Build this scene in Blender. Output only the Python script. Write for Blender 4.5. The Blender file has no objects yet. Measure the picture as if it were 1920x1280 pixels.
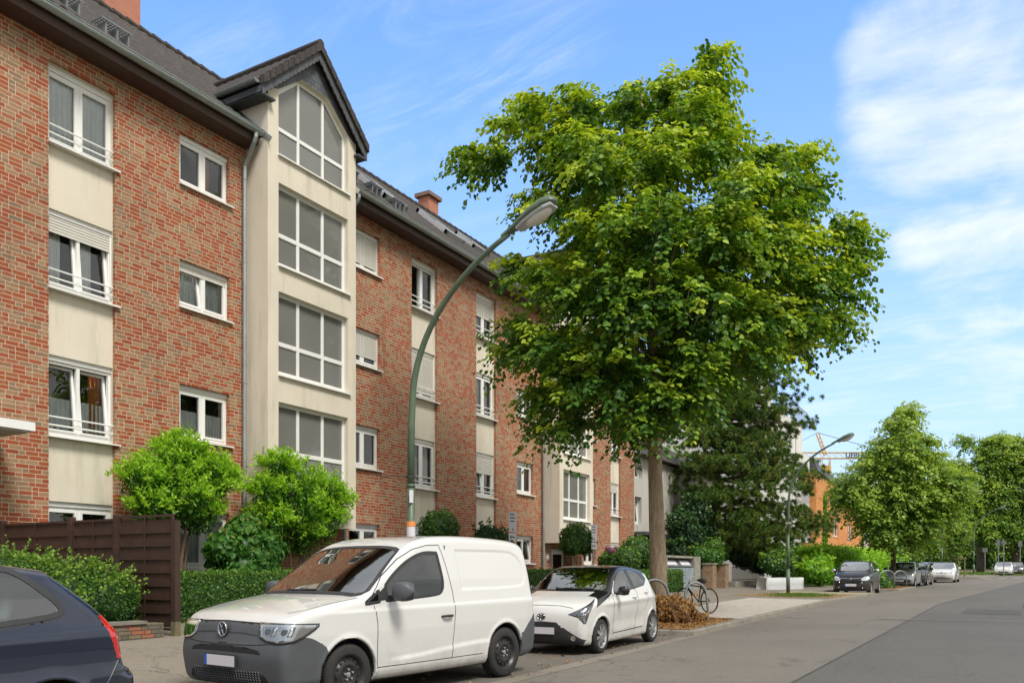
import bpy, math, random
import numpy as np
from mathutils import Vector, Matrix, geometry

random.seed(7); rng = np.random.default_rng(11)
PI = math.pi
# ------------------------------------------------------------------ camera
FPX, HOR = 1580.0, 1070.0
TH = math.atan(907 / FPX); SN, CS = math.sin(TH), math.cos(TH)
CAMH, SLOPE = 1.49, 0.0098
FX = -15.8                                  # facade plane of the brick block
cam = bpy.data.cameras.new('camera'); cam.sensor_width = 36.0
cam.lens = 36.0 * FPX / 1920; cam.shift_y = (HOR - 640) / 1920
cam.clip_start = 0.1; cam.clip_end = 3000
camo = bpy.data.objects.new('camera', cam); bpy.context.scene.collection.objects.link(camo)
camo.location = (0, 0, CAMH); camo.rotation_euler = (PI / 2, 0, TH)
bpy.context.scene.camera = camo
# ------------------------------------------------------------------ sky, sun, exposure
SC = bpy.context.scene
w = bpy.data.worlds.new('World'); SC.world = w; w.use_nodes = True
nt = w.node_tree; N = nt.nodes; L = nt.links
for n in list(N): N.remove(n)
SUN_EL, SUN_AZ = math.radians(52), math.radians(118)      # azimuth clockwise from +Y
sky = N.new('ShaderNodeTexSky'); sky.sky_type = 'NISHITA'; sky.sun_disc = False
sky.sun_elevation = SUN_EL; sky.sun_rotation = SUN_AZ
sky.air_density = 1.0; sky.dust_density = 0.6; sky.ozone_density = 2.5
tc = N.new('ShaderNodeTexCoord')
# clouds: noise on a plane projected high above
sep = N.new('ShaderNodeSeparateXYZ'); L.new(tc.outputs['Generated'], sep.inputs[0])
def mth(op, a, b=None, c=None, clamp=False):
    n = N.new('ShaderNodeMath'); n.operation = op; n.use_clamp = clamp
    for i, v in enumerate((a, b, c)):
        if v is None: continue
        if isinstance(v, (int, float)): n.inputs[i].default_value = v
        else: L.new(v, n.inputs[i])
    return n.outputs[0]
zc = mth('MAXIMUM', sep.outputs[2], 0.0); zz = mth('ADD', zc, 0.16)
px = mth('DIVIDE', sep.outputs[0], zz); py = mth('DIVIDE', sep.outputs[1], zz)
cmb = N.new('ShaderNodeCombineXYZ'); L.new(px, cmb.inputs[0]); L.new(py, cmb.inputs[1])
def cnoise(scale, det, rough, dist, off=(0, 0, 0), sc=(1, 1, 1), rot=0):
    mp = N.new('ShaderNodeMapping'); L.new(cmb.outputs[0], mp.inputs[0])
    mp.inputs['Location'].default_value = off; mp.inputs['Scale'].default_value = sc
    mp.inputs['Rotation'].default_value = (0, 0, rot)
    n = N.new('ShaderNodeTexNoise'); L.new(mp.outputs[0], n.inputs['Vector'])
    n.inputs['Scale'].default_value = scale; n.inputs['Detail'].default_value = det
    n.inputs['Roughness'].default_value = rough; n.inputs['Distortion'].default_value = dist
    return n.outputs['Fac']
def dirmask(v, lo, hi):                     # soft patch of sky round a direction
    vec = Vector(v).normalized()
    d = N.new('ShaderNodeVectorMath'); d.operation = 'DOT_PRODUCT'
    nv = N.new('ShaderNodeVectorMath'); nv.operation = 'NORMALIZE'; L.new(tc.outputs['Generated'], nv.inputs[0])
    L.new(nv.outputs[0], d.inputs[0]); d.inputs[1].default_value = vec
    m = N.new('ShaderNodeMapRange'); m.interpolation_type = 'SMOOTHSTEP'
    L.new(d.outputs['Value'], m.inputs[0]); m.inputs[1].default_value = lo; m.inputs[2].default_value = hi
    return m.outputs[0]
def skydir(x, y):
    u, v = x - 960, HOR - y
    return (CS * u - SN * FPX, SN * u + CS * FPX, v)
def ramp01(v, lo, hi):
    m = N.new('ShaderNodeMapRange'); m.interpolation_type = 'SMOOTHSTEP'
    L.new(v, m.inputs[0]); m.inputs[1].default_value = lo; m.inputs[2].default_value = hi
    return m.outputs[0]
n1 = cnoise(1.7, 9, 0.56, 0.35, (3.1, 1.7, 0)); n2 = cnoise(3.2, 8, 0.68, 0.9, (0.3, 5.2, 0), (0.5, 2.0, 1), 0.9)
n3 = mth('ADD', mth('MULTIPLY', cnoise(4.2, 9, 0.58, 0.3, (7.7, 2.2, 0)), .62), mth('MULTIPLY', cnoise(2.6, 8, 0.62, .5, (1.3, 4.2, 0), (.6, 1.7, 1), .5), .38))
big = mth('MAXIMUM', mth('MAXIMUM', dirmask(skydir(1860, 200), .984, .9965), dirmask(skydir(1700, 120), .9955, .9995)),
          mth('MAXIMUM', mth('MULTIPLY', dirmask(skydir(1880, 580), .991, .9985), .85), mth('MULTIPLY', dirmask(skydir(1800, 400), .9955, .9993), .9)))
c1 = mth('MULTIPLY', ramp01(mth('ADD', n3, mth('MULTIPLY', big, .32)),   .64, .98), mth('MULTIPLY', ramp01(big, .0, .4), .88))
wisp = mth('MAXIMUM', mth('MAXIMUM', dirmask(skydir(850, 60), .984, .9985), dirmask(skydir(420, 70), .9975, .9996)),
           mth('MAXIMUM', dirmask(skydir(1600, 700), .975, .996), mth('MULTIPLY', dirmask(skydir(780, 250), .985, .998), .6)))
c2 = mth('MULTIPLY', mth('MULTIPLY', ramp01(n2, .42, .78), wisp), .42)
back = mth('SUBTRACT', 1.0, dirmask((-SN, CS, .3), -.2, .55))      # cloud added to the unseen sky behind the camera, for neutral light
ndir = N.new('ShaderNodeVectorMath'); ndir.operation = 'NORMALIZE'; L.new(tc.outputs['Generated'], ndir.inputs[0])
sn_ = N.new('ShaderNodeSeparateXYZ'); L.new(ndir.outputs[0], sn_.inputs[0])
east = ramp01(sn_.outputs[0], .10, .30)                      # grey cloud added out of view across the street, for pane reflections
over = ramp01(sn_.outputs[2], .54, .66)                      # bright cloud added overhead out of view, for soft top light and windscreens
c3 = mth('MAXIMUM', mth('MULTIPLY', mth('MULTIPLY', ramp01(n1, .2, .5), back), .8), mth('MAXIMUM', mth('MULTIPLY', east, .95), mth('MULTIPLY', over, .85)))
cl = mth('MAXIMUM', c1, c2, clamp=True)
hz = mth('POWER', mth('SUBTRACT', 1.0, zc, clamp=True), 2.3)
mixh = N.new('ShaderNodeMix'); mixh.data_type = 'RGBA'
L.new(mth('MULTIPLY', hz, .97), mixh.inputs['Factor']); 
hs = N.new('ShaderNodeMix'); hs.data_type = 'RGBA'; hs.blend_type = 'MULTIPLY'; hs.inputs['Factor'].default_value = 1.0
L.new(sky.outputs[0], hs.inputs['A']); hs.inputs['B'].default_value = (.86, 1.60, 2.2, 1)
L.new(hs.outputs['Result'], mixh.inputs['A']); mixh.inputs['B'].default_value = (4.2, 4.6, 5.5, 1)
mixc = N.new('ShaderNodeMix'); mixc.data_type = 'RGBA'
L.new(cl, mixc.inputs['Factor']); L.new(mixh.outputs['Result'], mixc.inputs['A']); mixc.inputs['B'].default_value = (6.0, 6.3, 6.9, 1)
mixd = N.new('ShaderNodeMix'); mixd.data_type = 'RGBA'
shade = N.new('ShaderNodeMix'); shade.data_type = 'RGBA'; L.new(ramp01(n1, .3, .7), shade.inputs['Factor']); shade.inputs['A'].default_value = (3.6, 3.55, 3.4, 1); shade.inputs['B'].default_value = (6.8, 6.65, 6.3, 1)
L.new(c3, mixd.inputs['Factor']); L.new(mixc.outputs['Result'], mixd.inputs['A']); L.new(shade.outputs['Result'], mixd.inputs['B'])
bg = N.new('ShaderNodeBackground'); bg.inputs['Strength'].default_value = 0.092
L.new(mixd.outputs['Result'], bg.inputs[0])
wo = N.new('ShaderNodeOutputWorld'); L.new(bg.outputs[0], wo.inputs[0])
sl = bpy.data.lights.new('sun', 'SUN'); sl.energy = 2.0; sl.angle = math.radians(17); sl.color = (1.0, .955, .88)
so = bpy.data.objects.new('sun', sl); SC.collection.objects.link(so)
sd = Vector((math.sin(SUN_AZ) * math.cos(SUN_EL), math.cos(SUN_AZ) * math.cos(SUN_EL), math.sin(SUN_EL)))
so.rotation_euler = (-sd).to_track_quat('-Z', 'Y').to_euler(); so.location = (10, -10, 30)
SC.view_settings.view_transform = 'Standard'; SC.view_settings.look = 'None'
SC.view_settings.exposure = 0.90; SC.view_settings.gamma = 1.0
SC.cycles.max_bounces = 6; SC.cycles.diffuse_bounces = 3; SC.cycles.glossy_bounces = 3
SC.cycles.transmission_bounces = 4; SC.cycles.transparent_max_bounces = 8
SC.cycles.caustics_reflective = False; SC.cycles.caustics_refractive = False
SC.cycles.use_denoising = True

# ------------------------------------------------------------------ small helpers
COL = SC.collection
def tag(o, label=None, cat=None, group=None, kind=None):
    if label: o['label'] = label
    if cat: o['category'] = cat
    if group: o['group'] = group
    if kind: o['kind'] = kind
    return o
def wloc(o):
    v = Vector((0, 0, 0))
    while o: v += Vector(o.location); o = o.parent
    return v
def empty(name, loc, rz=0.0):
    o = bpy.data.objects.new(name, None); COL.objects.link(o)
    o.location = loc; o.rotation_euler = (0, 0, rz); o.empty_display_size = .2
    return o
def mesh(name, V, F, m=None, parent=None, smooth=False, world=True, mats=None, mi=None):
    me = bpy.data.meshes.new(name)
    V = np.asarray(V, dtype=float).reshape(-1, 3)
    if parent is not None and world: V = V - np.array(wloc(parent))
    if isinstance(F, np.ndarray):
        n, k = F.shape
        me.vertices.add(len(V)); me.vertices.foreach_set('co', V.ravel())
        me.loops.add(n * k); me.loops.foreach_set('vertex_index', F.ravel().astype(np.int32))
        me.polygons.add(n); me.polygons.foreach_set('loop_start', np.arange(0, n * k, k, dtype=np.int32))
        me.polygons.foreach_set('loop_total', np.full(n, k, dtype=np.int32))
        me.update(calc_edges=True)
    else:
        me.from_pydata([tuple(v) for v in V], [], F); me.update()
    if mats: [me.materials.append(x) for x in mats]
    elif m: me.materials.append(m)
    if mi is not None: me.polygons.foreach_set('material_index', np.asarray(mi, dtype=np.int32))
    if smooth: me.polygons.foreach_set('use_smooth', [True] * len(me.polygons))
    o = bpy.data.objects.new(name, me); COL.objects.link(o)
    if parent is not None: o.parent = parent
    return o
class MB:
    def __init__(s): s.V = []; s.F = []
    def add(s, V, F):
        b = len(s.V); s.V += [tuple(v) for v in V]; s.F += [tuple(i + b for i in f) for f in F]; return s
    def quad(s, a, b, c, d): return s.add([a, b, c, d], [(0, 1, 2, 3)])
    def box(s, x0, x1, y0, y1, z0, z1, M=None):
        V = [(x, y, z) for x in (x0, x1) for y in (y0, y1) for z in (z0, z1)]
        if M: V = [M @ Vector(v) for v in V]
        return s.add(V, [(0, 1, 3, 2), (4, 6, 7, 5), (0, 4, 5, 1), (2, 3, 7, 6), (0, 2, 6, 4), (1, 5, 7, 3)])
    def prism(s, poly, h, axis='z', off=0.0):
        n = len(poly)
        def P(p, t):
            if axis == 'z': return (p[0], p[1], t)
            if axis == 'x': return (t, p[0], p[1])
            return (p[0], t, p[1])
        V = [P(p, off) for p in poly] + [P(p, off + h) for p in poly]
        F = [tuple(range(n))[::-1], tuple(range(n, 2 * n))] + [(i, (i + 1) % n, n + (i + 1) % n, n + i) for i in range(n)]
        return s.add(V, F)
    def tube(s, pts, r, n=8, caps=True):
        pts = [Vector(p) for p in pts]; R = r if hasattr(r, '__len__') else [r] * len(pts)
        V = []; F = []; up = None
        for i, p in enumerate(pts):
            t = (pts[min(i + 1, len(pts) - 1)] - pts[max(i - 1, 0)])
            t = t.normalized() if t.length > 1e-9 else Vector((0, 0, 1))
            if up is None: up = Vector((1, 0, 0)) if abs(t.x) < .8 else Vector((0, 1, 0))
            a = (up - t * up.dot(t)).normalized(); b = t.cross(a); up = a
            V += [p + (a * math.cos(2 * PI * k / n) + b * math.sin(2 * PI * k / n)) * R[i] for k in range(n)]
        m = len(pts)
        for i in range(m - 1):
            F += [(i * n + k, i * n + (k + 1) % n, (i + 1) * n + (k + 1) % n, (i + 1) * n + k) for k in range(n)]
        if caps: F += [tuple(range(n))[::-1], tuple(range((m - 1) * n, m * n))]
        return s.add(V, F)
    def lathe(s, prof, n=24, axis='y', c=(0, 0, 0), close=False):
        V = []; F = []; m = len(prof)            # prof: (radius, height)
        for k in range(n):
            a = 2 * PI * k / n
            for r, h in prof:
                q = {'z': (r * math.cos(a), r * math.sin(a), h), 'y': (r * math.cos(a), h, r * math.sin(a)), 'x': (h, r * math.cos(a), r * math.sin(a))}[axis]
                V.append((q[0] + c[0], q[1] + c[1], q[2] + c[2]))
        for k in range(n):
            k2 = (k + 1) % n
            for i in range(m - 1): F.append((k * m + i, k * m + i + 1, k2 * m + i + 1, k2 * m + i))
        return s.add(V, F)
    def build(s, name, m, parent=None, smooth=False, world=True):
        return mesh(name, s.V, s.F, m, parent, smooth, world)

# ------------------------------------------------------------------ materials
MATS = {}
def new_mat(name):
    m = bpy.data.materials.new(name); m.use_nodes = True; nt = m.node_tree
    b = nt.nodes['Principled BSDF']; MATS[name] = m
    return m, nt, b
class G:                                     # tiny node graph helper
    def __init__(s, nt): s.nt = nt; s.N = nt.nodes; s.L = nt.links
    def set(s, sock, v):
        if isinstance(v, bpy.types.NodeSocket): s.L.new(v, sock)
        elif v is not None: sock.default_value = v
    def m(s, op, a, b=None, c=None, clamp=False):
        n = s.N.new('ShaderNodeMath'); n.operation = op; n.use_clamp = clamp
        for i, v in enumerate((a, b, c)):
            if v is not None: s.set(n.inputs[i], v)
        return n.outputs[0]
    def obj(s):
        if not hasattr(s, '_tc'): s._tc = s.N.new('ShaderNodeTexCoord')
        return s._tc.outputs['Object']
    def pos(s):
        if not hasattr(s, '_g'): s._g = s.N.new('ShaderNodeNewGeometry')
        return s._g.outputs['Position']
    def sep(s, v):
        n = s.N.new('ShaderNodeSeparateXYZ'); s.L.new(v, n.inputs[0]); return n.outputs
    def comb(s, x=0.0, y=0.0, z=0.0):
        n = s.N.new('ShaderNodeCombineXYZ'); [s.set(n.inputs[i], v) for i, v in enumerate((x, y, z))]; return n.outputs[0]
    def noise(s, v, scale, det=4, rough=.55, dist=0.0, out='Fac'):
        n = s.N.new('ShaderNodeTexNoise'); s.L.new(v, n.inputs['Vector'])
        n.inputs['Scale'].default_value = scale; n.inputs['Detail'].default_value = det
        n.inputs['Roughness'].default_value = rough; n.inputs['Distortion'].default_value = dist
        return n.outputs[out]
    def white(s, v):
        n = s.N.new('ShaderNodeTexWhiteNoise'); s.L.new(v, n.inputs['Vector']); return n.outputs['Value']
    def map(s, v, loc=(0, 0, 0), rot=(0, 0, 0), sc=(1, 1, 1)):
        n = s.N.new('ShaderNodeMapping'); s.L.new(v, n.inputs[0])
        n.inputs['Location'].default_value = loc; n.inputs['Rotation'].default_value = rot; n.inputs['Scale'].default_value = sc
        return n.outputs[0]
    def ramp(s, v, stops, interp='LINEAR'):
        n = s.N.new('ShaderNodeValToRGB'); s.L.new(v, n.inputs[0]); cr = n.color_ramp; cr.interpolation = interp
        while len(cr.elements) < len(stops): cr.elements.new(.5)
        for e, (p, c) in zip(cr.elements, stops):
            e.position = p; e.color = (*c, 1) if len(c) == 3 else c
        return n.outputs[0]
    def rng(s, v, a, b, c=0.0, d=1.0, smooth=False):
        n = s.N.new('ShaderNodeMapRange'); s.L.new(v, n.inputs[0])
        if smooth: n.interpolation_type = 'SMOOTHSTEP'
        for i, q in enumerate((a, b, c, d)): n.inputs[i + 1].default_value = q
        return n.outputs[0]
    def mix(s, f, a, b, mode='MIX'):
        n = s.N.new('ShaderNodeMix'); n.data_type = 'RGBA'; n.blend_type = mode
        s.set(n.inputs['Factor'], f)
        for k, v in (('A', a), ('B', b)):
            s.set(n.inputs[k], (*v, 1) if isinstance(v, tuple) and len(v) == 3 else v)
        return n.outputs['Result']
    def bump(s, h, strength, dist, b=None):
        n = s.N.new('ShaderNodeBump'); s.L.new(h, n.inputs['Height']); n.inputs['Strength'].default_value = strength
        n.inputs['Distance'].default_value = dist
        if b: s.L.new(n.outputs[0], b.inputs['Normal'])
        return n.outputs[0]
def simple(name, col, rough=.6, metal=0.0, var=0.12, vs=6.0, bump=0.0, bs=40.0, spec=None, coat=0.0):
    m, nt, b = new_mat(name); g = G(nt)
    b.inputs['Roughness'].default_value = rough; b.inputs['Metallic'].default_value = metal
    if spec is not None: b.inputs['Specular IOR Level'].default_value = spec
    if coat: b.inputs['Coat Weight'].default_value = coat; b.inputs['Coat Roughness'].default_value = .04
    if var:
        f = g.rng(g.noise(g.obj(), vs, 5, .6), .25, .75, 1 - var, 1 + var)
        v = g.mix(1.0, tuple(col), g.comb(f, f, f), 'MULTIPLY'); g.set(b.inputs['Base Color'], v)
    else: b.inputs['Base Color'].default_value = (*col, 1)
    if bump: g.bump(g.noise(g.obj(), bs, 4, .6), bump, .01, b)
    return m
def leafmat(name, stops, trans=.35, rough=.45, spec=.35):
    m, nt, b = new_mat(name); g = G(nt)
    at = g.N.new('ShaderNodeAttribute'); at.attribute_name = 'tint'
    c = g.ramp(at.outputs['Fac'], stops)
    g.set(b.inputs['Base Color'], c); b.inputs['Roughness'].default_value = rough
    b.inputs['Specular IOR Level'].default_value = spec
    tr = g.N.new('ShaderNodeBsdfTranslucent'); g.L.new(g.mix(1.0, c, (1.25, 1.3, .55), 'MULTIPLY'), tr.inputs[0])
    ms = g.N.new('ShaderNodeMixShader'); ms.inputs[0].default_value = trans
    g.L.new(b.outputs[0], ms.inputs[1]); g.L.new(tr.outputs[0], ms.inputs[2])
    g.L.new(ms.outputs[0], g.N['Material Output'].inputs[0])
    return m
def glassmat(name, refl=1.0, tint=(.75, .8, .78), dark=0.0, ior=1.5, add=0.0):
    m, nt, b = new_mat(name); g = G(nt)
    fr = g.N.new('ShaderNodeFresnel'); fr.inputs[0].default_value = ior
    nm = g.bump(g.noise(g.obj(), .9, 2, .5), .05, .3)
    gl = g.N.new('ShaderNodeBsdfGlossy'); gl.inputs['Roughness'].default_value = .01; g.L.new(nm, gl.inputs['Normal'])
    gl.inputs[0].default_value = (.95, .97, .96, 1)
    tr = g.N.new('ShaderNodeBsdfTransparent'); tr.inputs[0].default_value = (*tint, 1)
    ms = g.N.new('ShaderNodeMixShader')
    f = g.m('ADD', g.m('MULTIPLY', fr.outputs[0], refl), add, clamp=True); g.L.new(f, ms.inputs[0])
    g.L.new(tr.outputs[0], ms.inputs[1]); g.L.new(gl.outputs[0], ms.inputs[2])
    g.L.new(ms.outputs[0], g.N['Material Output'].inputs[0]); g.N.remove(b)
    return m
def brick(name, stops, mortar=(.62, .5, .36), h=.0833, u=.125, joint=.011, dirt=.25):
    m, nt, b = new_mat(name); g = G(nt)
    X, Y, Z = g.sep(g.pos())
    al = g.m('DIVIDE', g.m('ADD', X, Y), u); rz = g.m('DIVIDE', Z, h); row = g.m('FLOOR', rz)
    off = g.m('FLOOR', g.m('MULTIPLY', g.white(g.comb(row, 3.7, 1.2)), 10.0)); off = g.m('MULTIPLY', off, .5)
    a = g.m('ADD', g.m('ADD', al, off), 500.0)
    grp = g.m('FLOOR', g.m('DIVIDE', a, 5.0)); p = g.m('SUBTRACT', a, g.m('MULTIPLY', grp, 5.0))
    hdr = g.m('GREATER_THAN', p, 4.0)
    c0 = g.m('MULTIPLY', g.m('FLOOR', g.m('DIVIDE', p, 2.0)), 2.0); wd = g.m('SUBTRACT', 2.0, hdr)
    loc = g.m('SUBTRACT', p, c0)
    du = g.m('MULTIPLY', g.m('MINIMUM', loc, g.m('SUBTRACT', wd, loc)), u)
    fz = g.m('FRACT', rz); dz = g.m('MULTIPLY', g.m('MINIMUM', fz, g.m('SUBTRACT', 1.0, fz)), h)
    d = g.m('MINIMUM', du, dz)
    msk = g.rng(d, joint * .45, joint * .62, 0, 1, True)
    idv = g.comb(g.m('ADD', g.m('MULTIPLY', grp, 3.0), c0), row, 0.0)
    r1 = g.white(idv); idv2 = g.comb(row, g.m('ADD', g.m('MULTIPLY', grp, 7.0), c0), 5.5); r2 = g.white(idv2)
    # flamed bricks: colour drifts along the brick
    fl = g.noise(g.comb(al, rz, 0.0), 1.1, 2, .5); sh = g.m('MULTIPLY', g.m('SUBTRACT', fl, .5), g.m('MULTIPLY', r2, .9))
    drift = g.m('MULTIPLY', g.m('SUBTRACT', g.noise(g.pos(), .22, 3, .5), .5), .55); col = g.ramp(g.m('ADD', g.m('ADD', r1, drift), sh, clamp=True), stops)
    f = g.rng(g.noise(g.pos(), 45, 3, .7), .3, .7, .86, 1.12); col = g.mix(1.0, col, g.comb(f, f, f), 'MULTIPLY')
    big = g.rng(g.noise(g.pos(), .35, 4, .6), .3, .7, 1 - dirt * .5, 1 + dirt * .4)
    mo = g.rng(g.noise(g.pos(), 14, 3, .6), .3, .7, .8, 1.1)
    mc = g.mix(1.0, mortar, g.comb(mo, mo, mo), 'MULTIPLY')
    col = g.mix(1.0, col, (1.10, 1.20, 1.04), 'MULTIPLY'); col = g.mix(msk, mc, col); col = g.mix(1.0, col, g.comb(big, big, big), 'MULTIPLY')
    stk = g.rng(g.noise(g.map(g.pos(), sc=(2.5, 2.5, .22)), 1.6, 5, .65), .55, .75, 1.0, .78); col = g.mix(1.0, col, g.comb(stk, stk, stk), 'MULTIPLY')
    g.set(b.inputs['Base Color'], col); b.inputs['Roughness'].default_value = .8
    g.bump(g.m('ADD', msk, g.m('MULTIPLY', g.noise(g.pos(), 60, 3, .6), .25)), .6, .006, b)
    return m
M_brick = brick('brick_masonry', [(0.0, (.24, .046, .018)), (.18, (.31, .066, .024)), (.36, (.27, .060, .026)), (.46, (.30, .105, .058)), (.54, (.29, .145, .088)),
                                  (.68, (.31, .175, .112)), (.80, (.25, .135, .085)), (.88, (.185, .12, .088)), (.94, (.29, .12, .07)), (1.0, (.30, .06, .024))],
                mortar=(.58, .455, .31))
def render_mat(name, col, stain=.5):
    m, nt, b = new_mat(name); g = G(nt)
    P = g.pos(); n = g.noise(P, .8, 6, .62); st = g.noise(g.map(P, sc=(3.0, 3.0, .35)), 1.2, 5, .65)
    f = g.rng(n, .3, .7, .93, 1.05); c = g.mix(1.0, col, g.comb(f, f, f), 'MULTIPLY')
    c = g.mix(g.rng(st, .48, .74, 0, stain, True), c, tuple(x * .62 for x in col))
    fine = g.rng(g.noise(P, 90, 2, .6), .3, .7, .93, 1.06); c = g.mix(1.0, c, g.comb(fine, fine, fine), 'MULTIPLY')
    g.set(b.inputs['Base Color'], c); b.inputs['Roughness'].default_value = .9
    g.bump(g.noise(P, 120, 3, .7), .35, .004, b); return m
M_render = render_mat('cream_render', (.70, .64, .52)); M_render2 = render_mat('grey_render', (.50, .48, .43), .6); M_white_r = render_mat('white_render', (.70, .69, .65), .3)
M_pvc = simple('white_window_plastic', (.80, .80, .77), .35, var=.04, vs=3)
M_shut = simple('shutter_plastic', (.60, .58, .52), .5, var=.06)
M_zinc = simple('zinc_sheet', (.30, .335, .33), .42, .45, var=.18, vs=4, bump=.1, bs=8)
M_soffit = simple('brown_eaves_board', (.055, .028, .02), .6, var=.2)
M_dark = simple('dark_void', (.02, .02, .02), .8, var=0)
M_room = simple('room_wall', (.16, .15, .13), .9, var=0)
M_alu = simple('brushed_metal', (.55, .56, .56), .35, .7, var=.08)
def tilemat(name, a, bcol):
    m, nt, b = new_mat(name); g = G(nt); P = g.obj()
    n = g.noise(P, 2.2, 5, .65); n2 = g.noise(P, 26, 4, .6)
    c = g.mix(g.rng(n, .42, .72), a, bcol); f = g.rng(n2, .3, .7, .7, 1.3); c = g.mix(1.0, c, g.comb(f, f, f), 'MULTIPLY')
    li = g.rng(g.noise(g.map(P, loc=(4, 2, 9)), 7, 6, .75), .60, .68, 0, .55, True); c = g.mix(li, c, (.16, .145, .09))
    g.set(b.inputs['Base Color'], c); b.inputs['Roughness'].default_value = .75; g.bump(n2, .4, .008, b); return m
M_tile = tilemat('concrete_roof_tile', (.036, .029, .025), (.062, .050, .041))
M_slate = tilemat('slate', (.07, .075, .085), (.11, .115, .125))
M_terra = simple('terracotta_render', (.42, .17, .11), .8, var=.15)
M_glass = glassmat('window_glass', 1.3, (.90, .92, .91), add=.04)
M_bayglass = simple('stairwell_glass', (.185, .185, .172), .04, var=.12, vs=.45, spec=.7)  # grey of the reflected sky put into the base colour
M_curt = simple('net_curtain', (.86, .89, .89), .9, var=.1)
M_curt_o = simple('orange_curtain', (.42, .13, .04), .9, var=.1)
# ------------------------------------------------------------------ terrain
def sm(t): t = min(max(t, 0.0), 1.0); return t * t * (3 - 2 * t)
KB = [(-60, -5.35), (33, -5.35), (41, -4.8), (52, -3.95), (69, -2.75), (87, -1.2), (100, .3), (140, 6.5), (260, 28)]
def kerb_x(y):
    for (a, xa), (b, xb) in zip(KB, KB[1:]):
        if y <= b: return xa + (xb - xa) * (y - a) / (b - a)
    return KB[-1][1]
def rise(x, y):                              # height of pavement over the road plane
    near = 1 - sm((y - 10.5) / 7.0)
    a = .11 + .30 * sm((-8.0 - x) / 2.6) ; b = .10 + .14 * sm((-6.0 - x) / 8.0)
    return a * near + b * (1 - near)
def gz(x, y, paved=False): return SLOPE * y + (rise(x, y) if paved else 0.0)
def pz(x, y): return gz(x, y, True)

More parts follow.
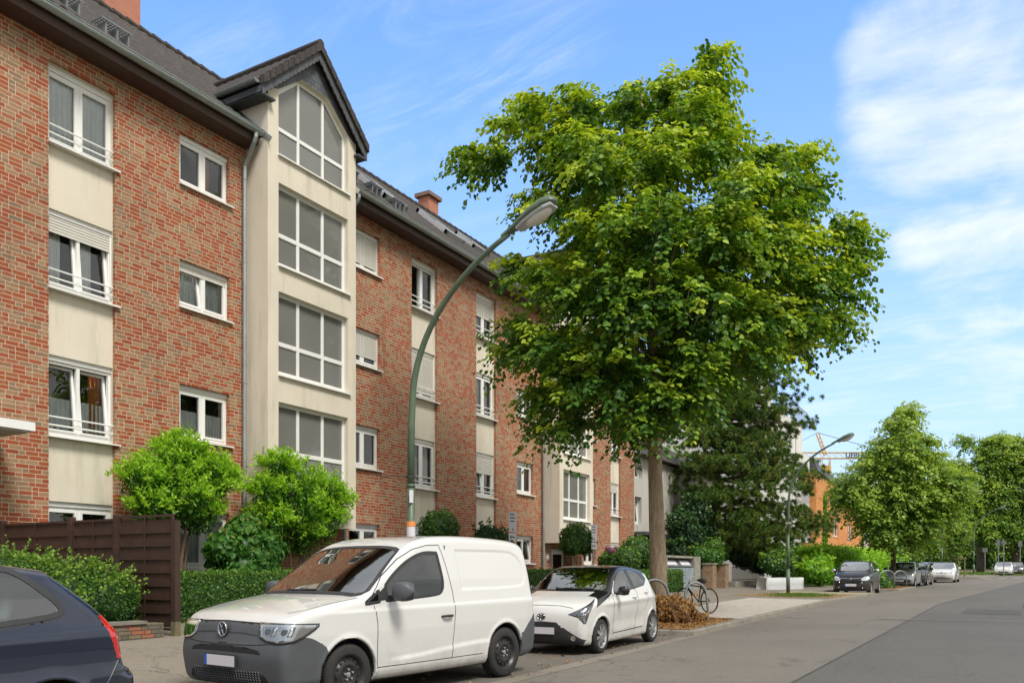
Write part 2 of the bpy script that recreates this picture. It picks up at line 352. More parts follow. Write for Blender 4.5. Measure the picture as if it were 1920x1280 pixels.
# ------------------------------------------------------------------ windows
def window(parent, X, y0, y1, z0, z1, lights=2, mid=None, shutter=0.0, rail=False, tilt=(), curtain=None, sill=True,
           glass=None, blind=0.0, openleaf=None, box=True, sillx=.1, shape=None, recess=None, fr=.055):
    """X = plane of the frame's outer face; facade looks to +X"""
    f = MB(); zt = z1
    if box and not shape:                                   # shutter box / guide on top
        f.box(X - .06, X + .03, y0, y1, z1 - .10, z1); zt = z1 - .10
        for k in range(3): f.box(X + .03, X + .036, y0, y1, z1 - .092 + k * .03, z1 - .075 + k * .03)
    xs0, xs1 = X - .07, X
    f.box(xs0, xs1, y0, y0 + fr, z0, zt); f.box(xs0, xs1, y1 - fr, y1, z0, zt)
    f.box(xs0, xs1, y0 + fr, y1 - fr, z0, z0 + fr + .03); f.box(xs0, xs1, y0 + fr, y1 - fr, zt - fr, zt)
    cuts = lights if isinstance(lights, (list, tuple)) else [y0 + (y1 - y0) * k / lights for k in range(1, lights)]
    ed = [y0 + fr] + list(cuts) + [y1 - fr]
    for c in cuts: f.box(xs0, xs1, c - .035, c + .035, z0 + fr + .03, zt - fr)
    if mid: f.box(xs0 + .002, xs1 - .002, y0 + fr, y1 - fr, mid - .045, mid + .045)
    fo = f.build('window', M_pvc, parent)
    panes = MB(); sash = MB()
    zr = [(z0 + fr + .03, zt - fr)] if not mid else [(z0 + fr + .03, mid - .045), (mid + .045, zt - fr)]
    for i in range(len(ed) - 1):
        a = ed[i] + (0 if i == 0 else .035); b = ed[i + 1] - (0 if i == len(ed) - 2 else .035)
        for (za, zb) in zr:
            hgt = zb - za; tl = .13 if i in tilt else 0.0; yo = 0.0
            sw = .05 if not mid else .012
            Mx = None
            if tl: Mx = Matrix.Translation((X - .03, 0, za)) @ Matrix.Rotation(-math.atan(tl / hgt), 4, 'Y') @ Matrix.Translation((-(X - .03), 0, -za))
            if openleaf == i: Mx = Matrix.Translation((X - .05, a, 0)) @ Matrix.Rotation(math.radians(75), 4, 'Z') @ Matrix.Translation((-(X - .05), -a, 0))
            xa, xb = X - .055, X + .012
            if mid: xa, xb = X - .05, X - .012
            sash.box(xa, xb, a, a + sw, za, zb, Mx); sash.box(xa, xb, b - sw, b, za, zb, Mx)
            sash.box(xa, xb, a + sw, b - sw, za, za + sw, Mx); sash.box(xa, xb, a + sw, b - sw, zb - sw, zb, Mx)
            V = [(X - .03, a + sw, za + sw), (X - .03, b - sw, za + sw), (X - .03, b - sw, zb - sw), (X - .03, a + sw, zb - sw)]
            if Mx: V = [Mx @ Vector(v) for v in V]
            panes.add(V, [(0, 1, 2, 3)])
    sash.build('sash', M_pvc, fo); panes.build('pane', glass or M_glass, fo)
    if sill:
        s = MB(); Ms = None
        s.prism([(X - .02, z0 + .012), (X + sillx + .07, z0 - .025), (X + sillx + .07, z0 - .055), (X - .02, z0 - .03)], (y1 - y0) + .10, 'y', y0 - .02)
        s.build('sill', M_pvc, fo)
    if shutter:
        s = MB(); h = (zt - z0 - .03) * shutter; zb = zt - h; n = max(2, int(h / .052)); d = h / n; V = []; F = []
        for k in range(n + 1):
            z = zt - k * d
            for (dx, dz) in ((.004, 0), (.016, -.3 * d), (.016, -.75 * d), (.004, -.9 * d)):
                V += [(X + .004 + dx, y0 + .03, z + dz), (X + .004 + dx, y1 - .03, z + dz)]
        V = V[:n * 8 + 2]; q = len(V) // 2
        F = [(2 * i, 2 * i + 1, 2 * i + 3, 2 * i + 2) for i in range(q - 1)]
        s.add(V, F); s.box(X + .003, X + .02, y0 + .03, y1 - .03, zb - .05, zb); s.build('roller_shutter', M_shut, fo)
        for ya in (y0, y1 - .032): g = MB(); g.box(X, X + .028, ya, ya + .032, z0, zt); g.build('shutter_guide', M_pvc, fo)
    if rail:
        r = MB()
        for z in (z0 + .20, z0 + .36): r.tube([(X + .09, y0 - .0, z), (X + .09, y1 + .06, z)], .017, 8)
        for y in (y0 + .03, y1 - .03): r.tube([(X, y, z0 + .2), (X + .09, y, z0 + .2)], .01, 6); r.tube([(X, y, z0 + .36), (X + .09, y, z0 + .36)], .01, 6)
        r.build('railing', M_pvc, fo)
    if curtain:
        for (kind, a, b, za, zb) in curtain:
            ya, yb = y0 + (y1 - y0) * a, y0 + (y1 - y0) * b; zza, zzb = z0 + (z1 - z0) * za, z0 + (z1 - z0) * zb
            n = int((yb - ya) / .012) + 2; V = []; cd = .15 if tilt or openleaf is not None else .095
            for k in range(n):
                y = ya + (yb - ya) * k / (n - 1); dx = .022 * math.sin(y * 62 + 1.3 * math.sin(y * 11)) + .01 * math.sin(y * 23)
                V += [(X - cd + dx, y, zza + .01 * math.sin(y * 40)), (X - cd + dx * .6, y, zzb)]
            mesh('curtain', V, [(2 * k, 2 * k + 2, 2 * k + 3, 2 * k + 1) for k in range(n - 1)], M_curt if kind == 'net' else M_curt_o, fo)
    if blind:
        s = MB(); zb = z0 + (z1 - z0) * blind
        for k in range(int((zb - z0) / .035)): s.quad((X - .10, y0 + .08, z0 + .08 + k * .035), (X - .10, y1 - .08, z0 + .08 + k * .035), (X - .115, y1 - .08, z0 + .08 + k * .035 + .026), (X - .115, y0 + .08, z0 + .08 + k * .035 + .026))
        s.build('blind', M_curt, fo)
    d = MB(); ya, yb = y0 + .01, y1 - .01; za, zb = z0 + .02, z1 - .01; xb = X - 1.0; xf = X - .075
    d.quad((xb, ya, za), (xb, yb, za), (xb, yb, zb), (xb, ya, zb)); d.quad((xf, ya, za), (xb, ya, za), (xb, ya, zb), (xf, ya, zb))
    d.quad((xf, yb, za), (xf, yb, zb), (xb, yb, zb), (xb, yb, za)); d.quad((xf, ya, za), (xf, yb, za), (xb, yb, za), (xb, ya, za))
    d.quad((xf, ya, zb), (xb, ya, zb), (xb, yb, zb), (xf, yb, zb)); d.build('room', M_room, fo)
    return fo

def holed_wall(mb, X, y0, y1, z0, z1, holes, depth):
    """front sheet at X with rectangular holes and their reveals (to X-depth)"""
    ys = sorted({y0, y1} | {v for h in holes for v in h[:2] if y0 < v < y1}); zs = sorted({z0, z1} | {v for h in holes for v in h[2:4] if z0 < v < z1})
    for a, b in zip(ys, ys[1:]):
        for c, d in zip(zs, zs[1:]):
            cy, cz = (a + b) / 2, (c + d) / 2
            if any(h[0] < cy < h[1] and h[2] < cz < h[3] for h in holes): continue
            mb.quad((X, a, c), (X, b, c), (X, b, d), (X, a, d))
    for (a, b, c, d, *r) in holes:
        e = X - (r[0] if r else depth)
        mb.quad((X, a, c), (X, a, d), (e, a, d), (e, a, c)); mb.quad((X, b, c), (e, b, c), (e, b, d), (X, b, d))
        mb.quad((X, a, d), (X, b, d), (e, b, d), (e, a, d)); mb.quad((X, a, c), (e, a, c), (e, b, c), (X, b, c))

# ------------------------------------------------------------------ the brick block
BLD = empty('apartment_building', (FX, 24, .3))
tag(BLD, 'long four storey red and tan brick apartment block with cream stairwell bays and white windows', 'apartment building')
ZB, ZT = -.2, 11.80
rowF = [(9.79, 11.32), (6.99, 8.52), (4.13, 5.69), (1.33, 2.85)]     # tall windows: sill, head
rowS = [(10.17, 11.30), (7.42, 8.46), (4.47, 5.68), (1.80, 2.85)]    # small windows
cA, cB, cE, cC, cD, cF = (9.62, 11.04), (12.62, 14.03), (18.30, 19.67), (21.24, 22.63), (25.01, 26.35), (27.89, 29.21)
cG, cH = (33.9, 35.15), (36.9, 38.1); c0, c00 = (5.2, 6.6), (2.0, 3.4)
BAYS = [(14.57, 17.77), (30.12, 33.32)]
holes = []
for c in (cA, cC, cD, cH, c0): holes.append((c[0], c[1], ZB, 11.34, .09))
for c in (cB, cE, cF, cG): holes += [(c[0], c[1], (1.55 if c is cB and s == 1.80 else s), t, .15) for s, t in rowS]
DOOR = (30.75, 32.75, .3, 2.45)
holes.append(DOOR + (.5,))
mb = MB(); holed_wall(mb, FX, 1.0, 39.88, ZB, ZT, holes, .14)
mb.quad((FX, 39.88, ZB), (FX - 11, 39.88, ZB), (FX - 11, 39.88, ZT), (FX, 39.88, ZT))
mb.add([(FX, 39.88, ZT), (FX - 11, 39.88, ZT), (FX - 5.3, 39.88, 16.5)], [(0, 1, 2)])
mb.quad((FX, 1, ZB), (FX, 1, ZT), (FX - 11, 1, ZT), (FX - 11, 1, ZB)); mb.add([(FX, 1, ZT), (FX - 11, 1, ZT), (FX - 5.3, 1, 16.5)], [(0, 2, 1)])
mb.quad((FX - 11, 1, ZB), (FX - 11, 39.88, ZB), (FX - 11, 39.88, ZT), (FX - 11, 1, ZT))
mb.build('wall', M_brick, BLD)
XR = FX - .09
for c in (cA, cC, cD, cH, c0):
    rp = MB(); holed_wall(rp, XR, c[0], c[1], ZB, 11.34, [(c[0], c[1], s, t) for s, t in rowF], .11); rp.build('render_panel', M_render, BLD)
XF, XS = FX - .17, FX - .12
net = lambda z0, z1, a=.04, b=.96: ('net', a, b, z0, z1)
T = {('A', 0): dict(curtain=[net(.1, .98)]), ('A', 1): dict(shutter=.20, tilt=(0, 1), curtain=[net(.1, .8, .04, .3), net(.1, .8, .55, .75)]),
     ('A', 2): dict(tilt=(0, 1), curtain=[net(.12, .5), ('orange', .72, .9, .1, .95)]), ('A', 3): dict(),
     ('C', 0): dict(openleaf=0, curtain=[net(.1, .95, .5, .75)], shutter=.04), ('C', 1): dict(shutter=.86), ('C', 2): dict(blind=.62), ('C', 3): dict(),
     ('D', 0): dict(shutter=.45), ('D', 1): dict(blind=.75), ('D', 2): dict(shutter=.40, tilt=(0,)), ('D', 3): dict(),
     ('H', 0): dict(), ('H', 1): dict(curtain=[net(.1, .9)]), ('H', 2): dict(shutter=.2), ('H', 3): dict(shutter=.9)}
for nm, c in (('A', cA), ('C', cC), ('D', cD), ('H', cH), ('H', c0)):
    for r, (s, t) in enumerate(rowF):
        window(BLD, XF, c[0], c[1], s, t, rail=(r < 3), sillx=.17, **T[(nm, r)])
S = {('B', 0): dict(curtain=[('orange', .62, .7, .1, .95)]), ('B', 1): dict(shutter=.08, tilt=(0,), curtain=[net(.1, .95)]), ('B', 2): dict(curtain=[net(.08, .55)]), ('B', 3): dict(curtain=[net(.1, .9)]),
     ('E', 0): dict(shutter=.80), ('E', 1): dict(shutter=.68), ('E', 2): dict(), ('E', 3): dict(),
     ('F', 0): dict(), ('F', 1): dict(curtain=[net(.1, .6)]), ('F', 2): dict(curtain=[net(.1, .9, .1, .3)]), ('F', 3): dict(tilt=(1,)),
     ('G', 0): dict(), ('G', 1): dict(shutter=.5), ('G', 2): dict(shutter=.5), ('G', 3): dict()}
for nm, c in (('B', cB), ('E', cE), ('F', cF), ('G', cG)):
    for r, (s, t) in enumerate(rowS):
        if nm == 'B' and r == 3: s = 1.55
        window(BLD, XS, c[0], c[1], s, t, sillx=.13, **S[(nm, r)])

# stairwell bays
def bay(y0, y1, full=True):
    XB = -15.1; ym = (y0 + y1) / 2; b = MB(); zb, zt = 2.62, 11.62
    wy0, wy1 = ym - 1.25, ym + 1.28; rows = [(8.93, 10.92, 9.71), (6.27, 8.28, 7.05), (3.60, 5.60, 4.40)]
    holed_wall(b, XB, y0, y1, zb, zt, [(wy0, wy1, s, t) for s, t, m in rows], .16)
    for y, sgn in ((y0, 1), (y1, -1)):
        b.quad((XB, y, zb), (FX - .1, y, zb), (FX - .1, y, 11.9), (XB, y, 11.9))
        b.quad((XB, y, 11.9), (-15.2, y, 11.9), (-17.3, y, 13.1), (XB, y, 13.1))
    b.quad((XB, y0, zb), (XB, y1, zb), (FX - .1, y1, zb), (FX - .1, y0, zb))
    hexw = [(wy0, zt), (wy1, zt), (wy1, 13.18), (ym + .50, 13.80), (ym - .46, 13.80), (wy0, 13.18)]
    out = [(y0, zt), (y1, zt), (y1, 13.05), (ym, 14.62), (y0, 13.05)]
    # gable front round the six sided window
    P = lambda p, x=XB: (x, p[0], p[1])
    b.add([P(out[0]), P(hexw[0]), P(hexw[5]), P(out[4])], [(0, 1, 2, 3)]); b.add([P(hexw[1]), P(out[1]), P(out[2]), P(hexw[2])], [(0, 1, 2, 3)])
    for i in range(len(hexw)):
        a, c = hexw[i], hexw[(i + 1) % len(hexw)]
        b.quad(P(a), P(c), P(c, XB - .16), P(a, XB - .16))
    bo = b.build('stair_bay', M_render, BLD)
    g = MB(); g.add([P(out[4]), P(hexw[5]), P(hexw[4]), P(out[3])], [(0, 1, 2, 3)]); g.add([P(hexw[4]), P(hexw[3]), P(out[3])], [(0, 1, 2)]); g.add([P(hexw[3]), P(hexw[2]), P(out[2]), P(out[3])], [(0, 1, 2, 3)])
    g.build('gable_slate', M_slate_t, bo)
    for s, t, m in rows:
        window(BLD, XB - .13, wy0, wy1, s, t, lights=[ym - .45, ym + .44], mid=m, sill=True, glass=M_bayglass, box=False, sillx=.14, fr=.07)
    # six sided gable window
    f = MB(); xo = XB - .13; n = len(hexw); cen = (ym, 12.6); inn = []
    for p in hexw: inn.append((p[0] + (.075 if p[0] < ym - 1 else -.075 if p[0] > ym + 1 else 0), p[1] + (.09 if p[1] < 12 else -.085)))
    for i in range(n):
        j = (i + 1) % n; a, c, d, e = hexw[i], hexw[j], inn[j], inn[i]
        f.quad(P(a, xo), P(c, xo), P(d, xo), P(e, xo)); f.quad(P(e, xo), P(d, xo), P(d, xo - .06), P(e, xo - .06))
    for y in (ym - .45, ym + .44): f.box(xo - .05, xo - .001, y - .04, y + .04, zt + .07, 13.74)
    f.box(xo - .05, xo - .002, wy0 + .07, wy1 - .07, 12.27, 12.36)
    fo = f.build('window', M_pvc, BLD); pn = MB(); pn.add([P(p, xo - .03) for p in hexw], [tuple(range(6))]); pn.build('pane', M_bayglass, fo)
    sl_ = MB(); sl_.prism([(xo, zt + .01), (XB + .07, zt - .03), (XB + .07, zt - .06), (xo, zt - .04)], wy1 - wy0 + .1, 'y', wy0 - .03); sl_.build('sill', M_pvc, fo)
    bk = MB(); bk.quad((XB - 1.0, y0 + .05, zb), (XB - 1.0, y1 - .05, zb), (XB - 1.0, y1 - .05, 13.4), (XB - 1.0, y0 + .05, 13.4)); bk.build('stairwell_lining', M_room, bo)
    # dormer roof
    ez, rz, e0, e1 = 13.06, 14.87, ym - 1.93, ym + 1.87
    xf = -14.9; xb = -19.2
    for sgn, ye, nm in ((-1, e0, 'roof'), (1, e1, 'roof')):
        V = []; F = []; nu = 12; nv = 60
        for i in range(nu * 4 + 1):
            t = i / (nu * 4); row = t * nu; fr_ = row - math.floor(row); lift = .028 * (fr_ if i < nu * 4 else 1)
            for k in range(nv + 1):
                x = xf + (xb - xf) * k / nv; wv = .018 * (1 if (k % 4) < 2 else -.4)
                y = ym + (ye - ym) * t; z = rz + (ez - rz) * t + wv + lift
                V.append((x, y, z))
        a = nv + 1
        for i in range(nu * 4):
            for k in range(nv): F.append((i * a + k, i * a + k + 1, (i + 1) * a + k + 1, (i + 1) * a + k))
        ro = mesh('dormer_roof', V, F, M_tile, BLD)
        # verge: tile caps and slate bargeboard
        vg = MB(); n = 10
        for k in range(n):
            ta, tb = k / n, (k + 1.06) / n
            ya, yb = ym + (ye - ym) * ta, ym + (ye - ym) * tb; za, zb_ = rz + (ez - rz) * ta, rz + (ez - rz) * tb
            vg.prism([(ya, za + .055), (yb, zb_ + .085), (yb, zb_ - .12), (ya, za - .15)], .14, 'x', xf - .1)
        vg.build('verge_tile', M_tile, ro)
        bb = MB(); n = 15
        for k in range(n):
            ta, tb = k / n, (k + 1.0) / n; ya, yb = ym + (ye - ym) * ta, ym + (ye - ym) * tb; za, zb_ = rz + (ez - rz) * ta, rz + (ez - rz) * tb
            dx = .004 * (k % 2)
            bb.prism([(ya, za - .13), (yb, zb_ - .13), (yb - sgn * .0, zb_ - .36), ((ya + yb) / 2, (za + zb_) / 2 - .40), (ya, za - .37)], .03, 'x', xf - .06 + dx)
        bb.build('slate_bargeboard', M_slate, ro)
        so_ = MB(); so_.prism([(ym, rz - .1), (ye, ez - .1), (ye, ez - .14), (ym, rz - .16)], xb - xf + .06, 'x', xf - .06); so_.build('soffit', M_soffit, ro)
        fa = MB(); fa.box(xb, xf - .04, min(ye, ye - sgn * .03), max(ye, ye - sgn * .03), ez - .33, ez - .05); fa.box(xb, xf - .04, min(ye, ym + sgn * 1.5), max(ye, ym + sgn * 1.5), ez - .34, ez - .30)
        fa.build('eaves_slate', M_slate, ro)
        gt = MB(); pr = []
        for k in range(9):
            a_ = PI * k / 8; pr.append((ye + sgn * .085 - .085 * math.cos(a_), ez - .03 - .085 * math.sin(a_)))
        V = [(x, p[0], p[1]) for x in (xf - .12, -17.0) for p in pr]; V += [(x, p[0], p[1] + .003) for x in (xf - .12, -17.0) for p in pr]
        gt.add(V[:18], [(i, i + 1, 10 + i, 9 + i) for i in range(8)]); gt.add([(xf - .12, *p) for p in pr], [tuple(range(9))]); gt.build('gutter', M_zinc, ro)
    rd = MB(); rd.tube([(xf + .03, ym, rz + .02), (xb, ym, rz + .02)], .11, 10); rd.build('ridge_tile', M_tile, BLD)
    for y, sg in ((y0, -1), (y1, 1)): fl = MB(); fl.box(-17.2, -14.95, min(y, y + sg * .012), max(y, y + sg * .012), 0, .13, Matrix.Translation((-15.3, 0, 11.95)) @ Matrix.Rotation(math.atan(.842), 4, 'Y') @ Matrix.Translation((15.3, 0, 0))); fl.build('lead_flashing', M_alu, bo)
def slate_tiled():
    m, nt, b = new_mat('slate_shingles'); g = G(nt); X, Y, Z = g.sep(g.pos())
    rz_ = g.m('DIVIDE', Z, .14); row = g.m('FLOOR', rz_); al = g.m('ADD', g.m('DIVIDE', Y, .22), g.m('MULTIPLY', g.m('MODULO', row, 2.0), .5))
    fr_ = g.m('FRACT', al); e = g.m('MINIMUM', g.m('MULTIPLY', g.m('MINIMUM', fr_, g.m('SUBTRACT', 1.0, fr_)), .22), g.m('MULTIPLY', g.m('FRACT', rz_), .14))
    k = g.rng(e, .004, .012); r = g.white(g.comb(g.m('FLOOR', al), row, 1.0)); f = g.m('MULTIPLY', g.rng(r, 0, 1, .75, 1.2), g.rng(k, 0, 1, .45, 1))
    g.set(b.inputs['Base Color'], g.mix(1.0, (.10, .105, .12), g.comb(f, f, f), 'MULTIPLY')); b.inputs['Roughness'].default_value = .6
    g.bump(k, .6, .01, b); return m
M_slate_t = slate_tiled()
for y0, y1 in BAYS: bay(y0, y1)

# main roof: real tile relief on the street side
RX, RZ, EX, EZ = -21.0, 16.73, -15.22, 11.93
def tiled(y0, y1, name='roof'):
    nrow = 23; nu = nrow * 3; nv = int((y1 - y0) / .06); k = np.arange(nv + 1); ys = y0 + (y1 - y0) * k / nv
    wv = .032 * np.where((k % 5) < 2, 1.0, -.5); inb = np.zeros(nv + 1, bool)
    for b0, b1 in BAYS: inb |= (ys > b0 - .02) & (ys < b1 + .02)
    V = []
    for i in range(nu + 1):
        t = i / nu; f_ = (i % 3) / 3.0 if i < nu else 0; lift = .060 * (1 - f_)
        xr_ = np.full(nv + 1, EX + (RX - EX) * t); xr_ = np.where(inb, np.minimum(xr_, -16.6), xr_)
        V.append(np.stack([xr_, ys, EZ + (RZ - EZ) * (xr_ - EX) / (RX - EX) + wv + lift], 1))
    V = np.concatenate(V); a = nv + 1; I = np.arange(nu)[:, None] * a + np.arange(nv)[None, :]
    F = np.stack([I, I + 1, I + a + 1, I + a], -1).reshape(-1, 4)
    return mesh(name, V, F, M_tile, BLD)
RO = tiled(.7, 40.1)
rb = MB(); rb.quad((RX, .7, RZ), (RX, 40.1, RZ), (-27, 40.1, 11.7), (-27, .7, 11.7)); rb.build('rear_roof', M_tile, BLD)
rd = MB()
for k in range(94): rd.tube([(RX, .7 + k * .42, RZ + .05), (RX, .7 + k * .42 + .44, RZ + .03)], [.125, .105], 8)
rd.build('ridge_tile', M_tile, RO)
def chimney(y, w=.62, l=.95, h=1.25, x=RX):
    b = MB(); b.box(x - w / 2, x + w / 2, y - l / 2, y + l / 2, RZ - .9, RZ + h); o = b.build('chimney', M_terra, RO)
    c = MB(); c.box(x - w / 2 - .12, x + w / 2 + .12, y - l / 2 - .12, y + l / 2 + .12, RZ + h, RZ + h + .16); c.build('chimney_cap', M_chcap, RO)
M_chcap = simple('chimney_cap_concrete', (.20, .13, .09), .85, var=.2)
chimney(14.9, .8, 1.1, 1.3, RX - .4); chimney(29.9, .55, .72, .85, RX - .35)
def on_roof(t, y, lift=0.0):
    n = Vector((RZ - EZ, 0, EX - RX)).normalized(); n = Vector((abs(n.x), 0, abs(n.z)))
    return Vector((EX + (RX - EX) * t, y, EZ + (RZ - EZ) * t)) + n * lift
def skylight(y, t0, t1, wd=.8):
    f = MB(); g_ = MB()
    def rb_(ya, yb, ta, tb, h0, h1, mbx):
        P = [on_roof(t, yy, h) for h in (h0, h1) for (t, yy) in ((ta, ya), (ta, yb), (tb, yb), (tb, ya))]
        mbx.add(P, [(3, 2, 1, 0), (4, 5, 6, 7), (0, 1, 5, 4), (1, 2, 6, 5), (2, 3, 7, 6), (3, 0, 4, 7)])
    e = .012
    rb_(y, y + .09, t0, t1, .0, .20, f); rb_(y + wd - .09, y + wd, t0, t1, .0, .20, f); rb_(y, y + wd, t0, t0 + e * 1.4, .0, .205, f); rb_(y, y + wd, t1 - e * 1.4, t1, .0, .21, f)
    o = f.build('skylight', M_skf, RO); rb_(y + .06, y + wd - .06, t0 + e, t1 - e, .15, .17, g_); g_.build('pane', M_skg, o)
M_skf = simple('skylight_frame', (.50, .51, .51), .4, .1, var=.1); M_skg = simple('skylight_glass', (.10, .12, .14), .05, var=0, spec=.8)
for y, ta, tb in ((21.0, .26, .50), (25.0, .33, .56), (28.4, .50, .66)): skylight(y, ta, tb, 1.15)
def platform(y0, y1, t):
    g_ = MB(); x = EX + (RX - EX) * t; z = EZ + (RZ - EZ) * t + .15
    n = int((y1 - y0) / .28)
    for k in range(int((y1 - y0) / .06)): g_.box(x, x + .33, y0 + k * .06, y0 + k * .06 + .014, z, z + .03)
    for q in range(5): g_.box(x + q * .08, x + q * .08 + .012, y0, y1, z + .002, z + .032)
    for k in range(3):
        y = y0 + .1 + k * (y1 - y0 - .2) / 2; g_.add([(x, y, z), (x + .3, y, z), (x + .28, y, z - .24), (x, y + .04, z), (x + .3, y + .04, z), (x + .28, y + .04, z - .24)], [(0, 1, 2), (5, 4, 3), (0, 3, 4, 1), (1, 4, 5, 2), (2, 5, 3, 0)])
    g_.build('roof_step', M_galvd, RO)
M_galvd = simple('weathered_grating', (.22, .23, .235), .5, .4, var=.2)
M_galv = simple('galvanised_steel', (.27, .28, .28), .45, .5, var=.15)
platform(9.55, 10.25, .13); platform(10.35, 11.05, .06); platform(18.5, 19.1, .20); platform(19.15, 19.75, .14); platform(19.8, 20.4, .08)
# eaves: soffit board and half round gutter, interrupted by the bays
seg = [(.7, 14.50), (17.84, 30.05), (33.39, 40.1)]
for a, b in seg:
    e = MB(); e.box(FX - .05, -15.33, a, b, 11.70, 11.74); e.box(-15.36, -15.33, a, b, 11.741, 11.93); e.build('soffit', M_soffit, BLD)
    gt = MB(); n = 10; pr = [(-15.23 - .095 * math.cos(PI * k / n), 11.97 - .095 * math.sin(PI * k / n)) for k in range(n + 1)]
    pr += [(-15.23 + .095, 11.985)]
    m_ = len(pr); V = [(p[0], y, p[1]) for y in (a, b) for p in pr]
    gt.add(V, [(i, i + 1, m_ + i + 1, m_ + i) for i in range(m_ - 1)]); gt.add([(p[0], b, p[1]) for p in pr], [tuple(range(m_))]); gt.add([(p[0], a, p[1]) for p in pr], [tuple(range(m_))])
    gt.tube([(-15.135, a, 11.985), (-15.135, b, 11.985)], .014, 6)
    y = a + 1.2
    while y < b: gt.add([(p[0] * 1 + (.004 if p[0] > -15.23 else -.004), yy, p[1] - .004) for yy in (y, y + .035) for p in pr], [(i, i + 1, m_ + i + 1, m_ + i) for i in range(m_ - 1)]); y += 2.0
    gt.build('gutter', M_zinc, BLD)
for y, yo in ((14.40, 14.32), (29.88, 29.85), (18.0, 18.05)):
    dp = MB(); dp.tube([(-15.23, yo, 11.9), (-15.23, yo, 11.78), (-15.28, yo, 11.68), (-15.62, y, 11.34), (-15.69, y, 11.22), (-15.69, y, .3)], .052, 12)
    for z in (10.9, 8.9, 6.0, 3.0): dp.tube([(-15.69, y, z), (-15.69, y, z + .05)], .060, 12)
    dp.build('downpipe', M_zinc, BLD, smooth=False)
# entrance under the second bay
d = MB(); X = FX - .45
d.box(X - .05, X, 30.75, 32.75, 2.20, 2.45); d.box(X - .05, X, 30.75, 30.83, .3, 2.2); d.box(X - .05, X, 31.68, 31.76, .3, 2.2); d.box(X - .05, X, 32.67, 32.75, .3, 2.2); d.box(X - .05, X, 30.83, 31.68, 1.22, 1.36); d.box(X - .05, X, 31.76, 32.67, .3, .5); d.box(X - .05, X, 31.76, 32.67, 1.25, 1.33)
do = d.build('entrance_door', M_pvc, BLD); g_ = MB(); g_.quad((X - .03, 30.83, 1.36), (X - .03, 32.67, 1.36), (X - .03, 32.67, 2.2), (X - .03, 30.83, 2.2)); g_.quad((X - .03, 31.76, .5), (X - .03, 32.67, .5), (X - .03, 32.67, 1.25), (X - .03, 31.76, 1.25)); g_.build('pane', M_glass, do)
mbx = MB()
for r in range(5):
    for c in range(2): mbx.box(X - .02, X + .03, 30.86 + c * .40, 31.23 + c * .40, .42 + r * .155, .56 + r * .155)
mbx.build('letterbox', M_pvc, do)
lp = MB(); lp.lathe([(0, .07), (.06, .065), (.10, .03), (.11, 0)], 16, 'x', (FX, 30.42, 2.05)); lo = lp.build('wall_lamp', M_pvc, BLD, True)
for v in lo.data.vertices: v.co.z = (v.co.z - (2.05 - .3)) * 1.45 + (2.05 - .3)
# flat white porch canopy at the near end
cp = MB(); cp.box(-15.79, -14.55, 7.3, 8.62, 3.93, 4.08); co = cp.build('porch_canopy', M_pvc, BLD)
cq = MB(); cq.box(-15.79, -14.60, 7.35, 8.57, 3.90, 3.928); cq.build('canopy_lining', M_render2, co)
# ------------------------------------------------------------------ ground, road, pavement
def asphalt(name, a, b_, grain=.25, dirt=None, crack=0.0):
    m, nt, b = new_mat(name); g = G(nt); P = g.pos()
    n = g.noise(P, .22, 6, .62, .4); c = g.mix(g.rng(n, .35, .68), a, b_)
    n2 = g.noise(g.map(P, sc=(2.2, .18, 1)), 1.0, 5, .6); c = g.mix(g.rng(n2, .55, .75, 0, .35), c, tuple(x * .72 for x in a))
    v = g.N.new('ShaderNodeTexVoronoi'); v.inputs['Scale'].default_value = 130; g.L.new(P, v.inputs['Vector'])
    sp = g.rng(g.sep(v.outputs['Color'])[0], 0, 1, 1 - grain, 1 + grain); c = g.mix(1.0, c, g.comb(sp, sp, sp), 'MULTIPLY')
    n4 = g.rng(g.noise(P, 22, 5, .75), .3, .7, .84, 1.14); c = g.mix(1.0, c, g.comb(n4, n4, n4), 'MULTIPLY'); n5 = g.rng(g.noise(g.map(P, loc=(3, 9, 1)), 1.4, 3, .5), .66, .74, 0, .3); c = g.mix(n5, c, tuple(x * .5 for x in a))
    if dirt:
        k = g.rng(g.noise(g.map(P, loc=(7, 3, 0)), .9, 7, .68), .50, .70, 0, .8); c = g.mix(k, c, dirt)
    if crack:
        v2 = g.N.new('ShaderNodeTexVoronoi'); v2.feature = 'DISTANCE_TO_EDGE'; v2.inputs['Scale'].default_value = .55
        w_ = g.N.new('ShaderNodeVectorMath'); w_.operation = 'ADD'; g.L.new(P, w_.inputs[0]); g.L.new(g.noise(P, 1.6, 4, .7, out='Color'), w_.inputs[1]); g.L.new(w_.outputs[0], v2.inputs['Vector'])
        k = g.m('MULTIPLY', g.rng(v2.outputs['Distance'], .004, .012, 1, 0), g.rng(g.noise(P, .3, 2, .5), .5, .6)); c = g.mix(g.m('MULTIPLY', k, crack), c, (.03, .028, .025))
    g.set(b.inputs['Base Color'], c); b.inputs['Roughness'].default_value = .82
    g.bump(g.noise(P, 150, 3, .7), .35, .006, b); return m
M_road = asphalt('road_asphalt', (.142, .127, .104), (.172, .155, .128), .26, crack=.8)
M_patch = asphalt('dark_asphalt', (.092, .087, .076), (.115, .108, .094), .42, crack=.4)
M_bayasp = asphalt('parking_asphalt', (.115, .105, .09), (.15, .135, .115), .25, dirt=(.13, .10, .065), crack=.5)
M_walk = asphalt('pavement_asphalt', (.18, .155, .12), (.23, .20, .16), .2, dirt=(.14, .12, .09), crack=.6)
M_kerb = simple('kerb_stone', (.21, .19, .155), .85, var=.3, vs=2.5, bump=.3, bs=40)
